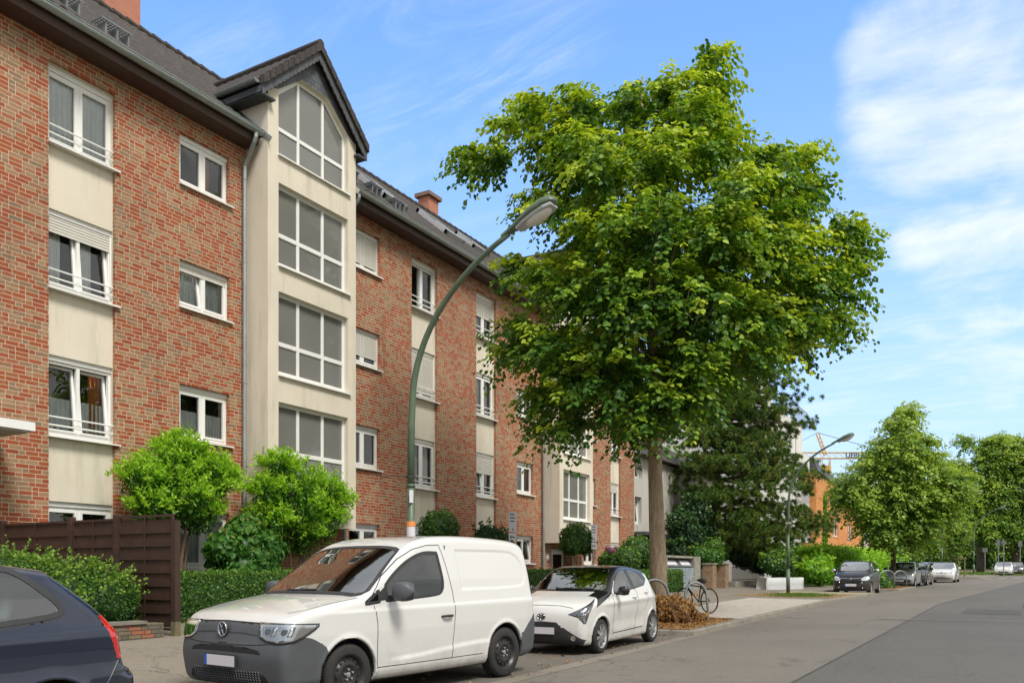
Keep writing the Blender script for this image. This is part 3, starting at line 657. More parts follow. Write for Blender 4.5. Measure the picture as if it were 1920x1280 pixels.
def paver(name, a, bcol, su, sv, rot=0.0, joint=.004, jc=(.10, .09, .07)):
    m, nt, b = new_mat(name); g = G(nt); P = g.map(g.pos(), rot=(0, 0, rot)); X, Y, Z = g.sep(P)
    r = g.m('DIVIDE', X, su); row = g.m('FLOOR', r); al = g.m('ADD', g.m('DIVIDE', Y, sv), g.m('MULTIPLY', g.m('MODULO', row, 2.0), .5))
    f1 = g.m('FRACT', r); f2 = g.m('FRACT', al)
    d = g.m('MINIMUM', g.m('MULTIPLY', g.m('MINIMUM', f1, g.m('SUBTRACT', 1.0, f1)), su), g.m('MULTIPLY', g.m('MINIMUM', f2, g.m('SUBTRACT', 1.0, f2)), sv))
    k = g.rng(d, joint, joint * 2.2); q = g.white(g.comb(row, g.m('FLOOR', al), 2.0)); c = g.mix(q, a, bcol)
    n = g.rng(g.noise(P, 3, 5, .65), .3, .7, .82, 1.12); c = g.mix(1.0, c, g.comb(n, n, n), 'MULTIPLY')
    g.set(b.inputs['Base Color'], g.mix(k, jc, c)); b.inputs['Roughness'].default_value = .85; g.bump(k, .4, .01, b); return m
M_pale = paver('pale_paving', (.42, .37, .31), (.50, .45, .385), .20, .10, 0.1)
M_ypav = paver('yellow_paving', (.36, .31, .19), (.43, .38, .25), .16, .16, .3, .009, (.12, .12, .05))
M_grassg = simple('dry_turf', (.16, .15, .06), .9, var=.5, vs=1.2, bump=.6, bs=30)
M_soil = simple('garden_soil', (.075, .055, .035), .95, var=.5, vs=3, bump=.8, bs=25)
M_straw = simple('straw_litter', (.22, .135, .06), .95, var=.55, vs=8, bump=.9, bs=45)
def struct(o): return tag(o, kind='structure')
g0 = MB(); g0.quad((-900, -40, SLOPE * -40 - .03), (900, -40, SLOPE * -40 - .03), (900, 1500, SLOPE * 1500 - .03), (-900, 1500, SLOPE * 1500 - .03)); struct(g0.build('ground', M_grassg))
def strip(name, xa, xb, y0, y1, m, dz, dy=.5, nx=1, paved=False):
    n = max(1, int((y1 - y0) / dy)); ys = np.linspace(y0, y1, n + 1); V = []; 
    for y in ys:
        a, b_ = (xa(y) if callable(xa) else xa), (xb(y) if callable(xb) else xb)
        for k in range(nx + 1):
            x = a + (b_ - a) * k / nx; V.append((x, y, (pz(x, y) if paved else gz(x, y)) + dz))
    w_ = nx + 1; F = [(i * w_ + k, i * w_ + k + 1, (i + 1) * w_ + k + 1, (i + 1) * w_ + k) for i in range(n) for k in range(nx)]
    return mesh(name, V, F, m)
RW = 6.2
M_rep = asphalt('repair_asphalt', (.06, .057, .05), (.085, .08, .07), .4)
M_seam = simple('tar_seam', (.06, .056, .05), .7, var=.3, vs=2)
struct(strip('road', lambda y: kerb_x(y) - .02, lambda y: kerb_x(y) + RW, -30, 260, M_road, 0.0, 1.0, 2))
struct(strip('road_resurfaced', lambda y: kerb_x(y) + 3.15 + .02 * max(0, y - 10), lambda y: kerb_x(y) + RW - .01, -30, 120, M_patch, .004, 1.0))
struct(strip('road_seam', lambda y: kerb_x(y) + 3.13 + .02 * max(0, y - 10), lambda y: kerb_x(y) + 3.165 + .02 * max(0, y - 10), -30, 120, M_seam, .008, 1.0))
struct(strip('gutter_strip', lambda y: kerb_x(y) - .16, lambda y: kerb_x(y) + .10, -30, 75, M_walk, .004, 1.0))
LANES = [(-30, 16.75), (41.4, 47.2), (52.6, 86.0)]
def edge_x(y):
    k = kerb_x(y)
    for a, b_ in LANES:
        if a < y < b_:
            lo = min(1, max(0, (y - a) / .5)) if a > -30 else 1; hi = min(1, (b_ - y) / .55)
            t = min(lo, hi); t = 1 - (1 - t) ** 2.6
            return k - 2.45 * t
    return k
struct(strip('parking_lane', lambda y: kerb_x(y) - 2.6, lambda y: kerb_x(y) - .02, -30, 90, M_bayasp, -.002, .5))
yy = []
y = -30.0
while y < 100: yy.append(y); y += .06 if any(abs(y - t) < .7 for L_ in LANES for t in L_) else .5
def walk(name, xl, xr, m, dz, y0, y1, nx=8):
    ys = [q for q in yy if y0 <= q <= y1]; V = []
    for q in ys:
        a, b_ = (xl(q) if callable(xl) else xl), (xr(q) if callable(xr) else xr)
        for k in range(nx + 1):
            x = a + (b_ - a) * k / nx; V.append((x, q, pz(x, q) + dz))
    w_ = nx + 1
    return mesh(name, V, [(i * w_ + k, i * w_ + k + 1, (i + 1) * w_ + k + 1, (i + 1) * w_ + k) for i in range(len(ys) - 1) for k in range(nx)], m)
struct(walk('pavement', -13.2, lambda q: edge_x(q) - .12, M_walk, 0, -30, 100, 14))
struct(walk('front_garden', -24, -13.2, M_soil, 0, -30, 100, 6))
def kerbrun(pts, name='kerb'):
    V = []; F = []
    for i, (x, q) in enumerate(pts):
        a = pts[max(i - 1, 0)]; b_ = pts[min(i + 1, len(pts) - 1)]; t = Vector((b_[0] - a[0], b_[1] - a[1])).normalized(); n = Vector((t.y, -t.x))   # to the road
        h = pz(x, q) - SLOPE * q; g_ = SLOPE * q
        for (o, z) in ((-.14, g_ - .05), (-.14, pz(x, q) + .012), (-.02, pz(x, q) + .012), (0.0, pz(x, q) - .008), (.012, g_ - .05)):
            V.append((x + n.x * o, q + n.y * o, z))
        if i: b0 = (i - 1) * 5; F += [(b0 + k, b0 + k + 1, b0 + 6 + k, b0 + 5 + k) for k in range(4)]
    return struct(mesh(name, V, F, M_kerb))
kerbrun([(edge_x(q), q) for q in yy])
kr = [(kerb_x(q) + RW, q) for q in np.arange(-30, 140, 1.0)]
V = []; F = []
for i, (x, q) in enumerate(kr):
    for (o, z) in ((0, -.05), (.0, .10), (.14, .115), (9.0, .2)): V.append((x + o, q, SLOPE * q + z))
    if i: b0 = (i - 1) * 4; F += [(b0 + k, b0 + k + 1, b0 + 5 + k, b0 + 4 + k) for k in range(3)]
struct(mesh('pavement_opposite', V, F, M_walk))
struct(walk('paved_crossing', lambda q: -8.3 if q > 22.5 else -8.3 + (22.5 - q) * 1.6, lambda q: edge_x(q) - .16, M_pale, .006, 20.6, 33.0, 4))
struct(walk('tree_bed', -8.6, lambda q: edge_x(q) - .16, M_straw, .012, 16.95, 20.5, 6))
struct(walk('verge_bed', lambda q: -9.6 + (q - 34) * .2, lambda q: edge_x(q) - .15, M_straw, .008, 34.2, 39.4, 4))
struct(walk('island_paving', -8.6, lambda q: edge_x(q) - .15, M_ypav, .010, 38.9, 41.2, 4))
struct(walk('tree_bed', -6.3, lambda q: edge_x(q) - .15, M_straw, .010, 47.5, 52.4, 4))
# manhole cover and gully
mh = MB(); mh.lathe([(0, .006), (.29, .006), (.30, .0)], 28, 'z', (-4.62, 23.7, SLOPE * 23.7 + .004)); tag(mh.build('manhole_cover', simple('cast_iron', (.20, .18, .155), .6, .3)), 'round cast iron manhole cover set in the road asphalt', 'manhole cover')
gy = MB()
for k in range(6): gy.box(-1.0 + k * .07, -.96 + k * .07, 33.5, 33.95, SLOPE * 33.7 + .004, SLOPE * 33.7 + .014)
# give way dashes of the side street
for k in range(6):
    d = MB(); x0 = -1.0 + k * 1.15; y0 = 84.0 + k * 1.6
    d.quad((x0, y0, SLOPE * y0 + .006), (x0 + .7, y0 + .9, SLOPE * (y0 + .9) + .006), (x0 + .7, y0 + 1.6, SLOPE * (y0 + 1.6) + .006), (x0, y0 + .7, SLOPE * (y0 + .7) + .006)); struct(d.build('road_marking', M_pvc))
def gp(a, b_):                               # road point seen at a picture position
    u, v = a - 960, HOR - b_; d = (CS * u - SN * FPX, SN * u + CS * FPX, v); t = -CAMH / (d[2] - SLOPE * d[1]); return d[0] * t, d[1] * t
def roadpatch(name, pts, m, dz):
    q = [gp(*p) for p in pts]; b = MB(); b.add([(x, y, SLOPE * y + dz) for x, y in q], [tuple(range(len(q)))]); return struct(b.build(name, m))
roadpatch('repair_patch', [(1802, 1150), (1915, 1153), (1917, 1144), (1812, 1141)], M_rep, .0085)
roadpatch('repair_seam', [(1650, 1161), (1925, 1166), (1925, 1164.2), (1652, 1160)], M_road, .0095)
# side street
ss = MB(); ss.quad((-40, 78, SLOPE * 78 - .012), (2, 84, SLOPE * 84 - .012), (2, 96, SLOPE * 96 - .012), (-40, 88, SLOPE * 88 - .012))
# ------------------------------------------------------------------ leaves
def leafmesh(name, P, A, Nn, size, m, parent, tint, wid=.8, world=True, fold=.12, sides=4):
    """one small bent leaf per point. P centre, A long axis, Nn leaf normal (all (n,3))"""
    n = len(P); A = A / (np.linalg.norm(A, axis=1, keepdims=True) + 1e-9)
    Nn = Nn - A * np.sum(A * Nn, 1, keepdims=True); Nn /= (np.linalg.norm(Nn, axis=1, keepdims=True) + 1e-9); B = np.cross(Nn, A)
    s = (np.full(n, size) if np.isscalar(size) else size)[:, None]
    if sides == 4:
        V = np.stack([P - A * s * .5, P + B * s * wid * .5 - A * s * .08 + Nn * s * fold, P + A * s * .5 - Nn * s * fold, P - B * s * wid * .5 - A * s * .08 + Nn * s * fold], 1)
    else:                                     # rounder six cornered leaf in two folded halves
        V = np.stack([P - A * s * .5, P + B * s * wid * .42 - A * s * .28 + Nn * s * fold, P + B * s * wid * .40 + A * s * .16 + Nn * s * fold, P + A * s * .5 - Nn * s * fold * .6,
                      P - B * s * wid * .40 + A * s * .16 + Nn * s * fold, P - B * s * wid * .42 - A * s * .28 + Nn * s * fold], 1)
    V = V.reshape(-1, 3)
    if sides == 4: F = (np.arange(n)[:, None] * 4 + np.arange(4)[None, :]); rep = 4
    else:
        b = np.arange(n)[:, None] * 6; F = np.concatenate([b + np.array([[0, 1, 2, 3]]), b + np.array([[0, 3, 4, 5]])], 0); rep = 6
    o = mesh(name, V, F, m, parent, False, world)
    at = o.data.attributes.new('tint', 'FLOAT', 'POINT'); at.data.foreach_set('value', np.repeat(tint, rep).astype(np.float32))
    return o
def rnd(n): return rng.random(n)
def unit(n):
    v = rng.normal(size=(n, 3)); return v / np.linalg.norm(v, axis=1, keepdims=True)
LG = 1.55
_lm = leafmat
def leafmat(name, stops, *a): return _lm(name, [(p, tuple(min(.75, v * LG) for v in c)) for p, c in stops], *a)
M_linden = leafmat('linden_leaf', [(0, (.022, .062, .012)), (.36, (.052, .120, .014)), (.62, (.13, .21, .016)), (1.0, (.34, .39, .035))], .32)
M_avenue = leafmat('avenue_leaf', [(0, (.022, .062, .012)), (.45, (.07, .14, .018)), (1.0, (.24, .31, .045))], .38)
M_willow = leafmat('bright_leaf', [(0, (.035, .10, .010)), (.45, (.11, .26, .014)), (1.0, (.30, .46, .04))], .45)
M_hazel = leafmat('broad_leaf', [(0, (.022, .075, .012)), (.6, (.05, .13, .018)), (.88, (.11, .19, .03)), (1.0, (.26, .20, .04))], .3)
M_box = leafmat('hedge_leaf', [(0, (.018, .050, .010)), (.5, (.045, .105, .016)), (1.0, (.12, .21, .03))], .25)
M_cotone = leafmat('shrub_leaf', [(0, (.012, .040, .010)), (.5, (.04, .10, .012)), (1.0, (.17, .27, .04))], .3)
M_laurel = leafmat('laurel_leaf', [(0, (.06, .16, .010)), (.5, (.14, .30, .015)), (1.0, (.30, .44, .04))], .35)
M_darkleaf = leafmat('dark_leaf', [(0, (.010, .030, .010)), (.6, (.022, .060, .016)), (1.0, (.07, .13, .03))], .2)
M_pine = leafmat('pine_needle', [(0, (.022, .052, .012)), (.5, (.062, .115, .020)), (.85, (.12, .17, .03)), (1.0, (.15, .14, .04))], .15)
LG = 1.1
M_dry = leafmat('withered_leaf', [(0, (.10, .045, .015)), (.5, (.26, .13, .045)), (1.0, (.42, .26, .11))], .2, .8, .1)
M_grass = leafmat('grass_blade', [(0, (.05, .11, .012)), (.6, (.10, .20, .02)), (1.0, (.24, .22, .07))], .3)
M_pink = leafmat('pink_petal', [(0, (.30, .10, .22)), (1.0, (.50, .28, .42))], .3)
def bark(name, a, b_, sc=(9, 9, 1.6)):
    m, nt, b = new_mat(name); g = G(nt); P = g.map(g.obj(), sc=sc); n = g.noise(P, 1.6, 7, .7, .6)
    c = g.mix(g.rng(n, .35, .65), a, b_); li = g.rng(g.noise(g.obj(), 5.5, 6, .72), .55, .66, 0, .55); c = g.mix(li, c, (.24, .23, .13))
    g.set(b.inputs['Base Color'], c); b.inputs['Roughness'].default_value = .9; g.bump(n, 1.0, .035, b); return m
M_bark = bark('linden_bark', (.24, .165, .11), (.50, .39, .27)); M_bark2 = bark('dark_bark', (.05, .035, .025), (.12, .085, .055)); M_stem = simple('woody_stem', (.13, .085, .05), .9, var=.3)
def outward(P, c, flat=.5):
    d = P - c; d[:, 2] *= flat; return d / (np.linalg.norm(d, axis=1, keepdims=True) + 1e-6)
def spray_crown(name, blobs, nspray, perspray, leaf, m, parent, axis, length=1.0, droop=.35, base=.0, top=1.0, sides=4, inner=.35):
    """foliage in leafy sprays that leave the limbs and hang slightly, filling ellipsoid blobs (centre, radii)"""
    C = np.array([b[0] for b in blobs]); R = np.array([b[1] for b in blobs]); vol = (R[:, 0] * R[:, 1] * R[:, 2]) ** (2 / 3); k = rng.choice(len(blobs), nspray, p=vol / vol.sum())
    U = unit(nspray); rad = np.where(rnd(nspray) < inner, rnd(nspray) ** .5 * .8, .8 + .25 * rnd(nspray))
    S = C[k] + U * R[k] * rad[:, None]
    ax = np.stack([np.full(nspray, axis[0]), np.full(nspray, axis[1]), S[:, 2]], 1)
    D = (S - ax); D /= (np.linalg.norm(D, axis=1, keepdims=True) + 1e-6); D = D * .65 + U * .7 + rng.normal(size=D.shape) * .25
    D[:, 2] += .12; D /= np.linalg.norm(D, axis=1, keepdims=True)
    T = np.tile(np.linspace(-.5, .5, perspray), nspray); rep = np.repeat(np.arange(nspray), perspray)
    ln = (length * (.6 + .8 * rnd(nspray)))[rep]; d = D[rep]; side = np.cross(d, np.array([0, 0, 1.0])); side /= (np.linalg.norm(side, axis=1, keepdims=True) + 1e-6)
    alt = np.where((np.arange(len(T)) % 2) == 0, 1.0, -1.0)[:, None]
    P = S[rep] + d * (T * ln)[:, None] + side * alt * leaf * .55; tt = T + .5
    P[:, 2] -= droop * ln * tt ** 2; P += rng.normal(size=P.shape) * leaf * .35
    A = d * .5 + side * alt * .8 + np.array([0, 0, -.55]); Nn = np.array([0, 0, 1.0]) + d * .35 + rng.normal(size=P.shape) * .38
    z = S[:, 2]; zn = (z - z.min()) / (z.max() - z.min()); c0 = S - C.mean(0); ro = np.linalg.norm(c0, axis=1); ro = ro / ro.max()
    kb = np.sin(k * 12.9) * .10; uz = .22 * U[:, 2]; tn = base + (top - base) * np.clip(kb + uz + .13 + .25 * zn + .35 * (rad - .5) + .45 * rng.normal(size=nspray) * .35 + .12, 0, 1)  # clump tops tinted as if lit from above; outer leaves yellower
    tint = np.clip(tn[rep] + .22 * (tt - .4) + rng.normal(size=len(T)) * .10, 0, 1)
    return leafmesh(name, P, A, Nn, leaf * (.7 + .6 * rnd(len(T))), m, parent, tint, .85, sides=sides)
def limbs(name, base, top, blobs, r0, m, parent, taper=.35, n=14, clear=.25):
    mb = MB(); base = Vector(base); top = Vector(top); H = (top - base).length
    pts = [base + (top - base) * t + Vector((.08 * math.sin(t * 7 + base.x), .08 * math.cos(t * 5 + base.y), 0)) * (t > .3) for t in np.linspace(0, 1, 16)]
    rs = [r0 * (1.18 if i == 0 else 1.05 if i == 1 else 1) * (1 - (1 - .08) * (max(0, t - .15) / .85) ** .9) for i, t in enumerate(np.linspace(0, 1, 16))]
    mb.tube(pts, rs, 18); o = mb.build(name, m, parent, True)
    lb = MB()
    idx = sorted(range(len(blobs)), key=lambda i: -blobs[i][1][0])[:n]
    for i in idx:
        c = Vector(blobs[i][0]); t = min(.92, max(clear, (c.z - base.z) / H - .16 - random.random() * .1)); a = base + (top - base) * t
        mid = a.lerp(c, .5) + Vector((0, 0, -.06 * (c - a).length)); r = r0 * .42 * (1 - t * .6)
        lb.tube([a, a.lerp(mid, .5) + Vector((0, 0, .05)), mid, mid.lerp(c, .6) + Vector((0, 0, .1)), c], [r, r * .8, r * .6, r * .38, r * .16], 8)
        for q in range(3):
            e = c + Vector(unit(1)[0]) * blobs[i][1][0] * .8; lb.tube([mid, mid.lerp(e, .5) + Vector((0, 0, .12)), e], [r * .4, r * .25, r * .08], 6)
    lb.build('limb', m, parent, True); return o

# the big linden
TX, TY = -7.35, 20.3
tz = pz(TX, TY); Zc = -SN * TX + CS * TY; ppm = FPX / Zc
TREE = tag(empty('linden_tree', (TX, TY, tz)), 'large green linden with a broad leafy crown above the street lamp head', 'tree')
def tp(px_, py_, r, d=0.0, ry=None):         # crown lobe: measured from the trunk across, up and in depth
    h = (px_ - 1231) / ppm; z = (HOR - py_) / ppm + CAMH; r = r / ppm
    return ((TX + CS * h - SN * d, TY + SN * h + CS * d, z), (r, r, (ry / ppm if ry else r * .82)))
lobes = [(1335, 105, 40, 0), (1325, 150, 52, .4), (1250, 165, 50, -.3), (1300, 220, 75, .2), (1170, 200, 62, .5), (1075, 200, 60, 0), (985, 205, 46, .3), (945, 230, 34, -.2), (1040, 260, 66, -.4),
         (925, 290, 40, 0), (870, 300, 34, .2), (1090, 300, 85, 0), (1210, 290, 95, 0), (1340, 280, 70, .4), (1430, 290, 42, -.2), (1400, 340, 70, 0), (1520, 290, 36, 0), (1530, 340, 34, .3), (1490, 390, 50, 0),
         (1100, 420, 75, .5), (1000, 375, 50, .2), (1220, 420, 115, 0), (1360, 430, 95, 0), (1480, 460, 80, 0), (1590, 430, 42, 0), (1610, 480, 34, .2), (1560, 520, 66, 0), (960, 500, 44, 0), (1040, 520, 70, .2),
         (1150, 550, 110, 0), (1300, 560, 120, 0), (1440, 580, 95, 0), (1560, 600, 50, 0), (950, 610, 46, .1), (1020, 640, 70, 0), (930, 655, 28, .1), (1130, 680, 100, 0), (1270, 680, 85, 0), (1390, 650, 62, 0), (1480, 640, 36, 0),
         (1010, 740, 46, 0), (1060, 790, 34, .1), (1000, 800, 24, 0), (1130, 750, 50, .2), (1210, 745, 50, -.1), (1060, 720, 60, 0)]
lobes += [(1231, 760, 62, 0), (1290, 730, 60, 0), (1170, 790, 46, 0), (1340, 700, 50, 0)]
BL = []
def tpd(a, b_, r, d):                        # same lobe nearer or farther, drawn in towards the axis
    k = 1 + d / Zc; h = (a - 1231) / ppm; X_ = (a - 960) / FPX * Zc * k - (1231 - 960) / FPX * Zc; z = (HOR - b_) / ppm * k + CAMH; r = r / ppm
    return ((TX + CS * X_ - SN * d, TY + SN * X_ + CS * d, z), (r, r, r * .82))
for (a, b_, r, d) in lobes:
    BL.append(tpd(a, b_, r * .84, d * 2))
    hh = abs(a - 1231) / ppm; depth = math.sqrt(max(0, 5.3 ** 2 - hh ** 2)) * (1.0 if b_ > 330 else max(.3, (b_ - 40) / 330))
    for s_ in (-1, 1):
        if depth > 1.2: BL.append(tpd(a, b_ + random.uniform(-6, 6), r * .70, s_ * depth * .42))
        if depth > 2.6: BL.append(tpd(a * .85 + 1240 * .15, b_ + random.uniform(-6, 6) + 6, r * .62, s_ * depth * .75))
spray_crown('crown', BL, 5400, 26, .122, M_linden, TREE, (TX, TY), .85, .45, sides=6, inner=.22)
limbs('trunk', (TX, TY, tz - .05), (TX - CS * .45, TY - SN * .45, 14.0), BL, .205, M_bark, TREE, n=26, clear=.30)
# ------------------------------------------------------------------ helpers to stand things in the street
def yx(px_, X):                              # distance along the street where a sight line meets the plane X
    u = px_ - 960; return X * (SN * u + CS * FPX) / (CS * u - SN * FPX)
def xy(px_, y): u = px_ - 960; return y * (CS * u - SN * FPX) / (SN * u + CS * FPX)
def zat(px_, py_, X): y = yx(px_, X); Z = -SN * X + CS * y; return CAMH + (HOR - py_) / FPX * Z
def mpp(px_, X): return (-SN * X + CS * yx(px_, X)) / FPX
def bush(name, label, cat, c, blobs, n, leaf, m, group=None, trunk=None, leafname='foliage', base=0, top=1.0, core=True, shoots=0, sides=4, droop=.3, wid=.8, outw=.9, corem=None, sl=1.0):
    """blobs: (dx, dy, z, rx, ry, rz) about c on the ground; leaves in the skin of the blobs"""
    z0 = pz(*c); r = tag(empty(name, (c[0], c[1], z0)), label, cat, group)
    B = np.array(blobs, float); C = B[:, :3] + np.array([c[0], c[1], 0]); R = B[:, 3:]
    ar = (R[:, 0] * R[:, 1] + R[:, 0] * R[:, 2] + R[:, 1] * R[:, 2]); k = rng.choice(len(B), n, p=ar / ar.sum()); U = unit(n)
    lump = 1 + .10 * np.sin(U[:, 0] * 7 + k) * np.sin(U[:, 1] * 6 + 2 * k) + .06 * np.sin(U[:, 2] * 13 + U[:, 0] * 9)
    rad = (outw + (1.06 - outw) * rnd(n)) * lump; P = C[k] + U * R[k] * rad[:, None]
    low = P[:, 2] < z0 + .02; P[low, 2] = z0 + .02 + rnd(low.sum()) * .1
    Nn = U * .9 + np.array([0, 0, .35]) + rng.normal(size=P.shape) * .5; A = rng.normal(size=P.shape) * .7 + np.array([0, 0, -droop]) + U * .3
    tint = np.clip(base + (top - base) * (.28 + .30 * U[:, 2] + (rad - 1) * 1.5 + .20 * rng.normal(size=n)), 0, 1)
    if shoots:
        ks = rng.choice(len(B), shoots); us = unit(shoots); us[:, 2] = np.abs(us[:, 2]) * .9 + .1; s0 = C[ks] + us * R[ks]; q = 16; T = np.tile(np.linspace(0, 1, q), shoots); rep = np.repeat(np.arange(shoots), q); ln = (sl * (.14 + .26 * rnd(shoots)))[rep]
        dr = us + np.array([0, 0, .5]) + rng.normal(size=us.shape) * .35; dr /= np.linalg.norm(dr, axis=1, keepdims=True); sp = s0[rep] + dr[rep] * (T * ln)[:, None]; sp[:, 2] -= .3 * ln * T ** 2; sp += rng.normal(size=sp.shape) * leaf * .35
        P = np.concatenate([P, sp]); Nn = np.concatenate([Nn, rng.normal(size=sp.shape) + [0, 0, .6]]); A = np.concatenate([A, dr[rep] + rng.normal(size=sp.shape) * .6]); tint = np.concatenate([tint, np.clip(.62 + .25 * T + .1 * rng.normal(size=len(T)), 0, 1)])
    leafmesh(leafname, P, A, Nn, leaf * (.65 + .7 * rnd(len(P))), m, r, tint, wid, sides=sides)
    if core:
        mb = MB()
        for b in B:
            V = []; nu, nv = 14, 9
            for i in range(nv + 1):
                th = PI * i / nv
                for j in range(nu):
                    ph = 2 * PI * j / nu; u = np.array([math.sin(th) * math.cos(ph), math.sin(th) * math.sin(ph), math.cos(th)]); f = .86 + .05 * math.sin(ph * 3 + i)
                    V.append((c[0] + b[0] + u[0] * b[3] * f, c[1] + b[1] + u[1] * b[4] * f, max(z0 - .05, b[2] + u[2] * b[5] * f)))
            mb.add(V, [(i * nu + j, i * nu + (j + 1) % nu, (i + 1) * nu + (j + 1) % nu, (i + 1) * nu + j) for i in range(nv) for j in range(nu)])
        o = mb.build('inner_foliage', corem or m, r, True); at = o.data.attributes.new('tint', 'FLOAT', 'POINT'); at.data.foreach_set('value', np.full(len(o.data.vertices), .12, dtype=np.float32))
    if trunk:
        t = MB()
        for (dx, dy, r0, zt, ex, ey) in trunk: t.tube([(c[0] + dx, c[1] + dy, z0 - .02), (c[0] + dx * .8 + ex * .4, c[1] + dy * .8 + ey * .4, (z0 + zt) / 2), (c[0] + ex, c[1] + ey, zt)], [r0, r0 * .8, r0 * .5], 8)
        t.build('trunk', M_stem, r, True)
    return r
def fromblob(px_, py_, rpx, X, rz=None, d=0): # centre and radius of a lump of leaves standing on plane X
    k = mpp(px_, X); return (X, yx(px_, X), zat(px_, py_, X), rpx * k)
def hedge(name, label, p0, p1, w_, ztop, n, leaf, m, cat='hedge', z0f=None, base=0.0, top=1.0, shag=.03):
    a, b = np.array(p0, float), np.array(p1, float); t = (b - a); Ln = np.linalg.norm(t); t /= Ln; nn = np.array([t[1], -t[0]])
    zb = lambda s: pz(*(a + t * s)); r = tag(empty(name, (a[0], a[1], zb(0))), label, cat)
    f = rnd(n); s = rnd(n) * Ln; zt = ztop[0] + (ztop[1] - ztop[0]) * s / Ln; z0 = pz(a[0], a[1]) + (pz(b[0], b[1]) - pz(a[0], a[1])) * s / Ln; h = zt - z0
    face = rng.choice(3, n, p=[.5, .42, .08]); wob = .05 * np.sin(s * 3.1) * np.sin(s * 1.3 + 1) + .02 * np.sin(s * 11)
    off = np.where(face == 0, w_ / 2 + wob, (f - .5) * w_); z = np.where(face == 1, zt + wob * .5, z0 + f * h); s = np.where(face == 2, rng.choice([0, Ln], n), s)
    off = np.where(face == 2, (rnd(n) - .5) * w_, off); off = off + rng.normal(size=n) * shag; z = z + rng.normal(size=n) * shag
    P = np.stack([a[0] + t[0] * s + nn[0] * off, a[1] + t[1] * s + nn[1] * off, z], 1)
    no = np.where((face == 1)[:, None], np.array([0, 0, 1.0]), np.array([nn[0], nn[1], .25])) + rng.normal(size=(n, 3)) * .55
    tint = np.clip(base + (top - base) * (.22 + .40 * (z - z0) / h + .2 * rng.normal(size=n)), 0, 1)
    leafmesh('foliage', P, rng.normal(size=(n, 3)) + [0, 0, -.3], no, leaf * (.6 + .8 * rnd(n)), m, r, tint)
    mb = MB(); k = max(2, int(Ln / .6)); V = []
    for i in range(k + 1):
        q = a + t * Ln * i / k; e = w_ / 2 - .05; zt_ = ztop[0] + (ztop[1] - ztop[0]) * i / k - .05
        for o_, z_ in ((e, pz(*q) - .05), (e + .02 * math.sin(i * 2), zt_ - .1), (e - .06, zt_), (-e, zt_), (-e, pz(*q) - .05)): V.append((q[0] + nn[0] * o_, q[1] + nn[1] * o_, z_))
    F = [(i * 5 + j, i * 5 + j + 1, i * 5 + j + 6, i * 5 + j + 5) for i in range(k) for j in range(4)] + [(0, 1, 2, 3, 4), tuple(k * 5 + j for j in range(5))]
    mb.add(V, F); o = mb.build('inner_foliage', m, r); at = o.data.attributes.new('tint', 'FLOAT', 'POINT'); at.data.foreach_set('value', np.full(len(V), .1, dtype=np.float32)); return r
# ---- left front: loose shrub behind the low wall
bush('loose_shrub', 'big loose green shrub spilling over the low brick wall beside the brown fence', 'shrub', (-12.0, 6.6),
     [(.0, .95, 1.02, .72, .85, .62), (-.3, .0, 1.15, .9, .95, .62), (-.1, -1.3, 1.1, .85, 1.0, .62), (-1.1, .8, 1.2, .9, .9, .55), (-.4, -2.6, 1.0, .9, 1.0, .65), (.2, .4, .8, .72, .9, .45), (-1.3, -.6, 1.2, .9, 1.0, .55), (.30, 1.25, 1.0, .62, .55, .5)], 50000, .042, M_cotone, shoots=560, outw=.90, trunk=None)
hedge('clipped_hedge', 'long low clipped hedge along the front gardens behind the white van', (-13.95, 9.0), (-13.6, 17), .75, (1.44, 1.46), 26000, .042, M_box)
hedge('clipped_hedge', 'low clipped hedge continuing behind the small white car towards the bin store', (-13.6, 17.2), (-12.5, 36.6), .75, (1.46, 1.53), 15000, .07, M_box)
def blobs_px(c, lst, X):
    out = []
    for (a, b_, r, d) in lst:
        k = mpp(a, X + d); x = X + d; y = yx(a, x); out.append((x - c[0], y - c[1], zat(a, b_, x), r * k, r * k, r * k * .9))
    return out
X = -14.95; c = (X, yx(330, X))
bush('garden_tree', 'small bright green tree with narrow leaves between the fence and the grey downpipe', 'tree', c, blobs_px(c, [(320, 888, 50, 0), (385, 885, 34, .1), (262, 905, 34, 0), (330, 938, 58, .1), (400, 920, 30, 0), (290, 960, 40, .1), (370, 965, 42, 0), (340, 850, 34, 0), (415, 900, 24, 0)], X), 9500, .10, M_willow, shoots=700, sl=1.0, wid=.34, outw=.4, base=-.12, core=False, trunk=[(0, 0, .05, 2.6, .1, .2), (.05, .05, .03, 2.9, -.1, .5), (0, -.05, .03, 2.8, .1, -.4)], droop=.7, leafname='crown')
c = (X, yx(555, X))
bush('garden_tree', 'small bright green tree with narrow leaves standing before the cream stairwell bay', 'tree', c, blobs_px(c, [(550, 915, 48, 0), (502, 928, 32, .1), (602, 925, 36, 0), (550, 960, 58, .1), (625, 950, 30, 0), (505, 985, 38, .1), (600, 985, 42, 0), (520, 880, 28, 0), (560, 1010, 40, 0)], X), 9500, .10, M_willow, shoots=700, sl=1.0, wid=.34, outw=.4, base=-.12, core=False, trunk=[(0, 0, .05, 2.6, .1, .2), (.05, .05, .03, 2.9, -.1, .5), (0, -.05, .03, 2.8, .1, -.4)], droop=.7, leafname='crown')
X = -14.5; c = (X, yx(455, X))
bush('broad_leaved_bush', 'round bush with large heart shaped leaves behind the clipped hedge', 'bush', c, blobs_px(c, [(455, 1035, 58, 0), (420, 1030, 36, .1), (500, 1030, 36, .1), (460, 1000, 36, 0), (455, 1070, 60, .1)], X), 3600, .125, M_hazel, sides=6, droop=.9, outw=.88)
X = -13.2; c = (X, yx(823, X))
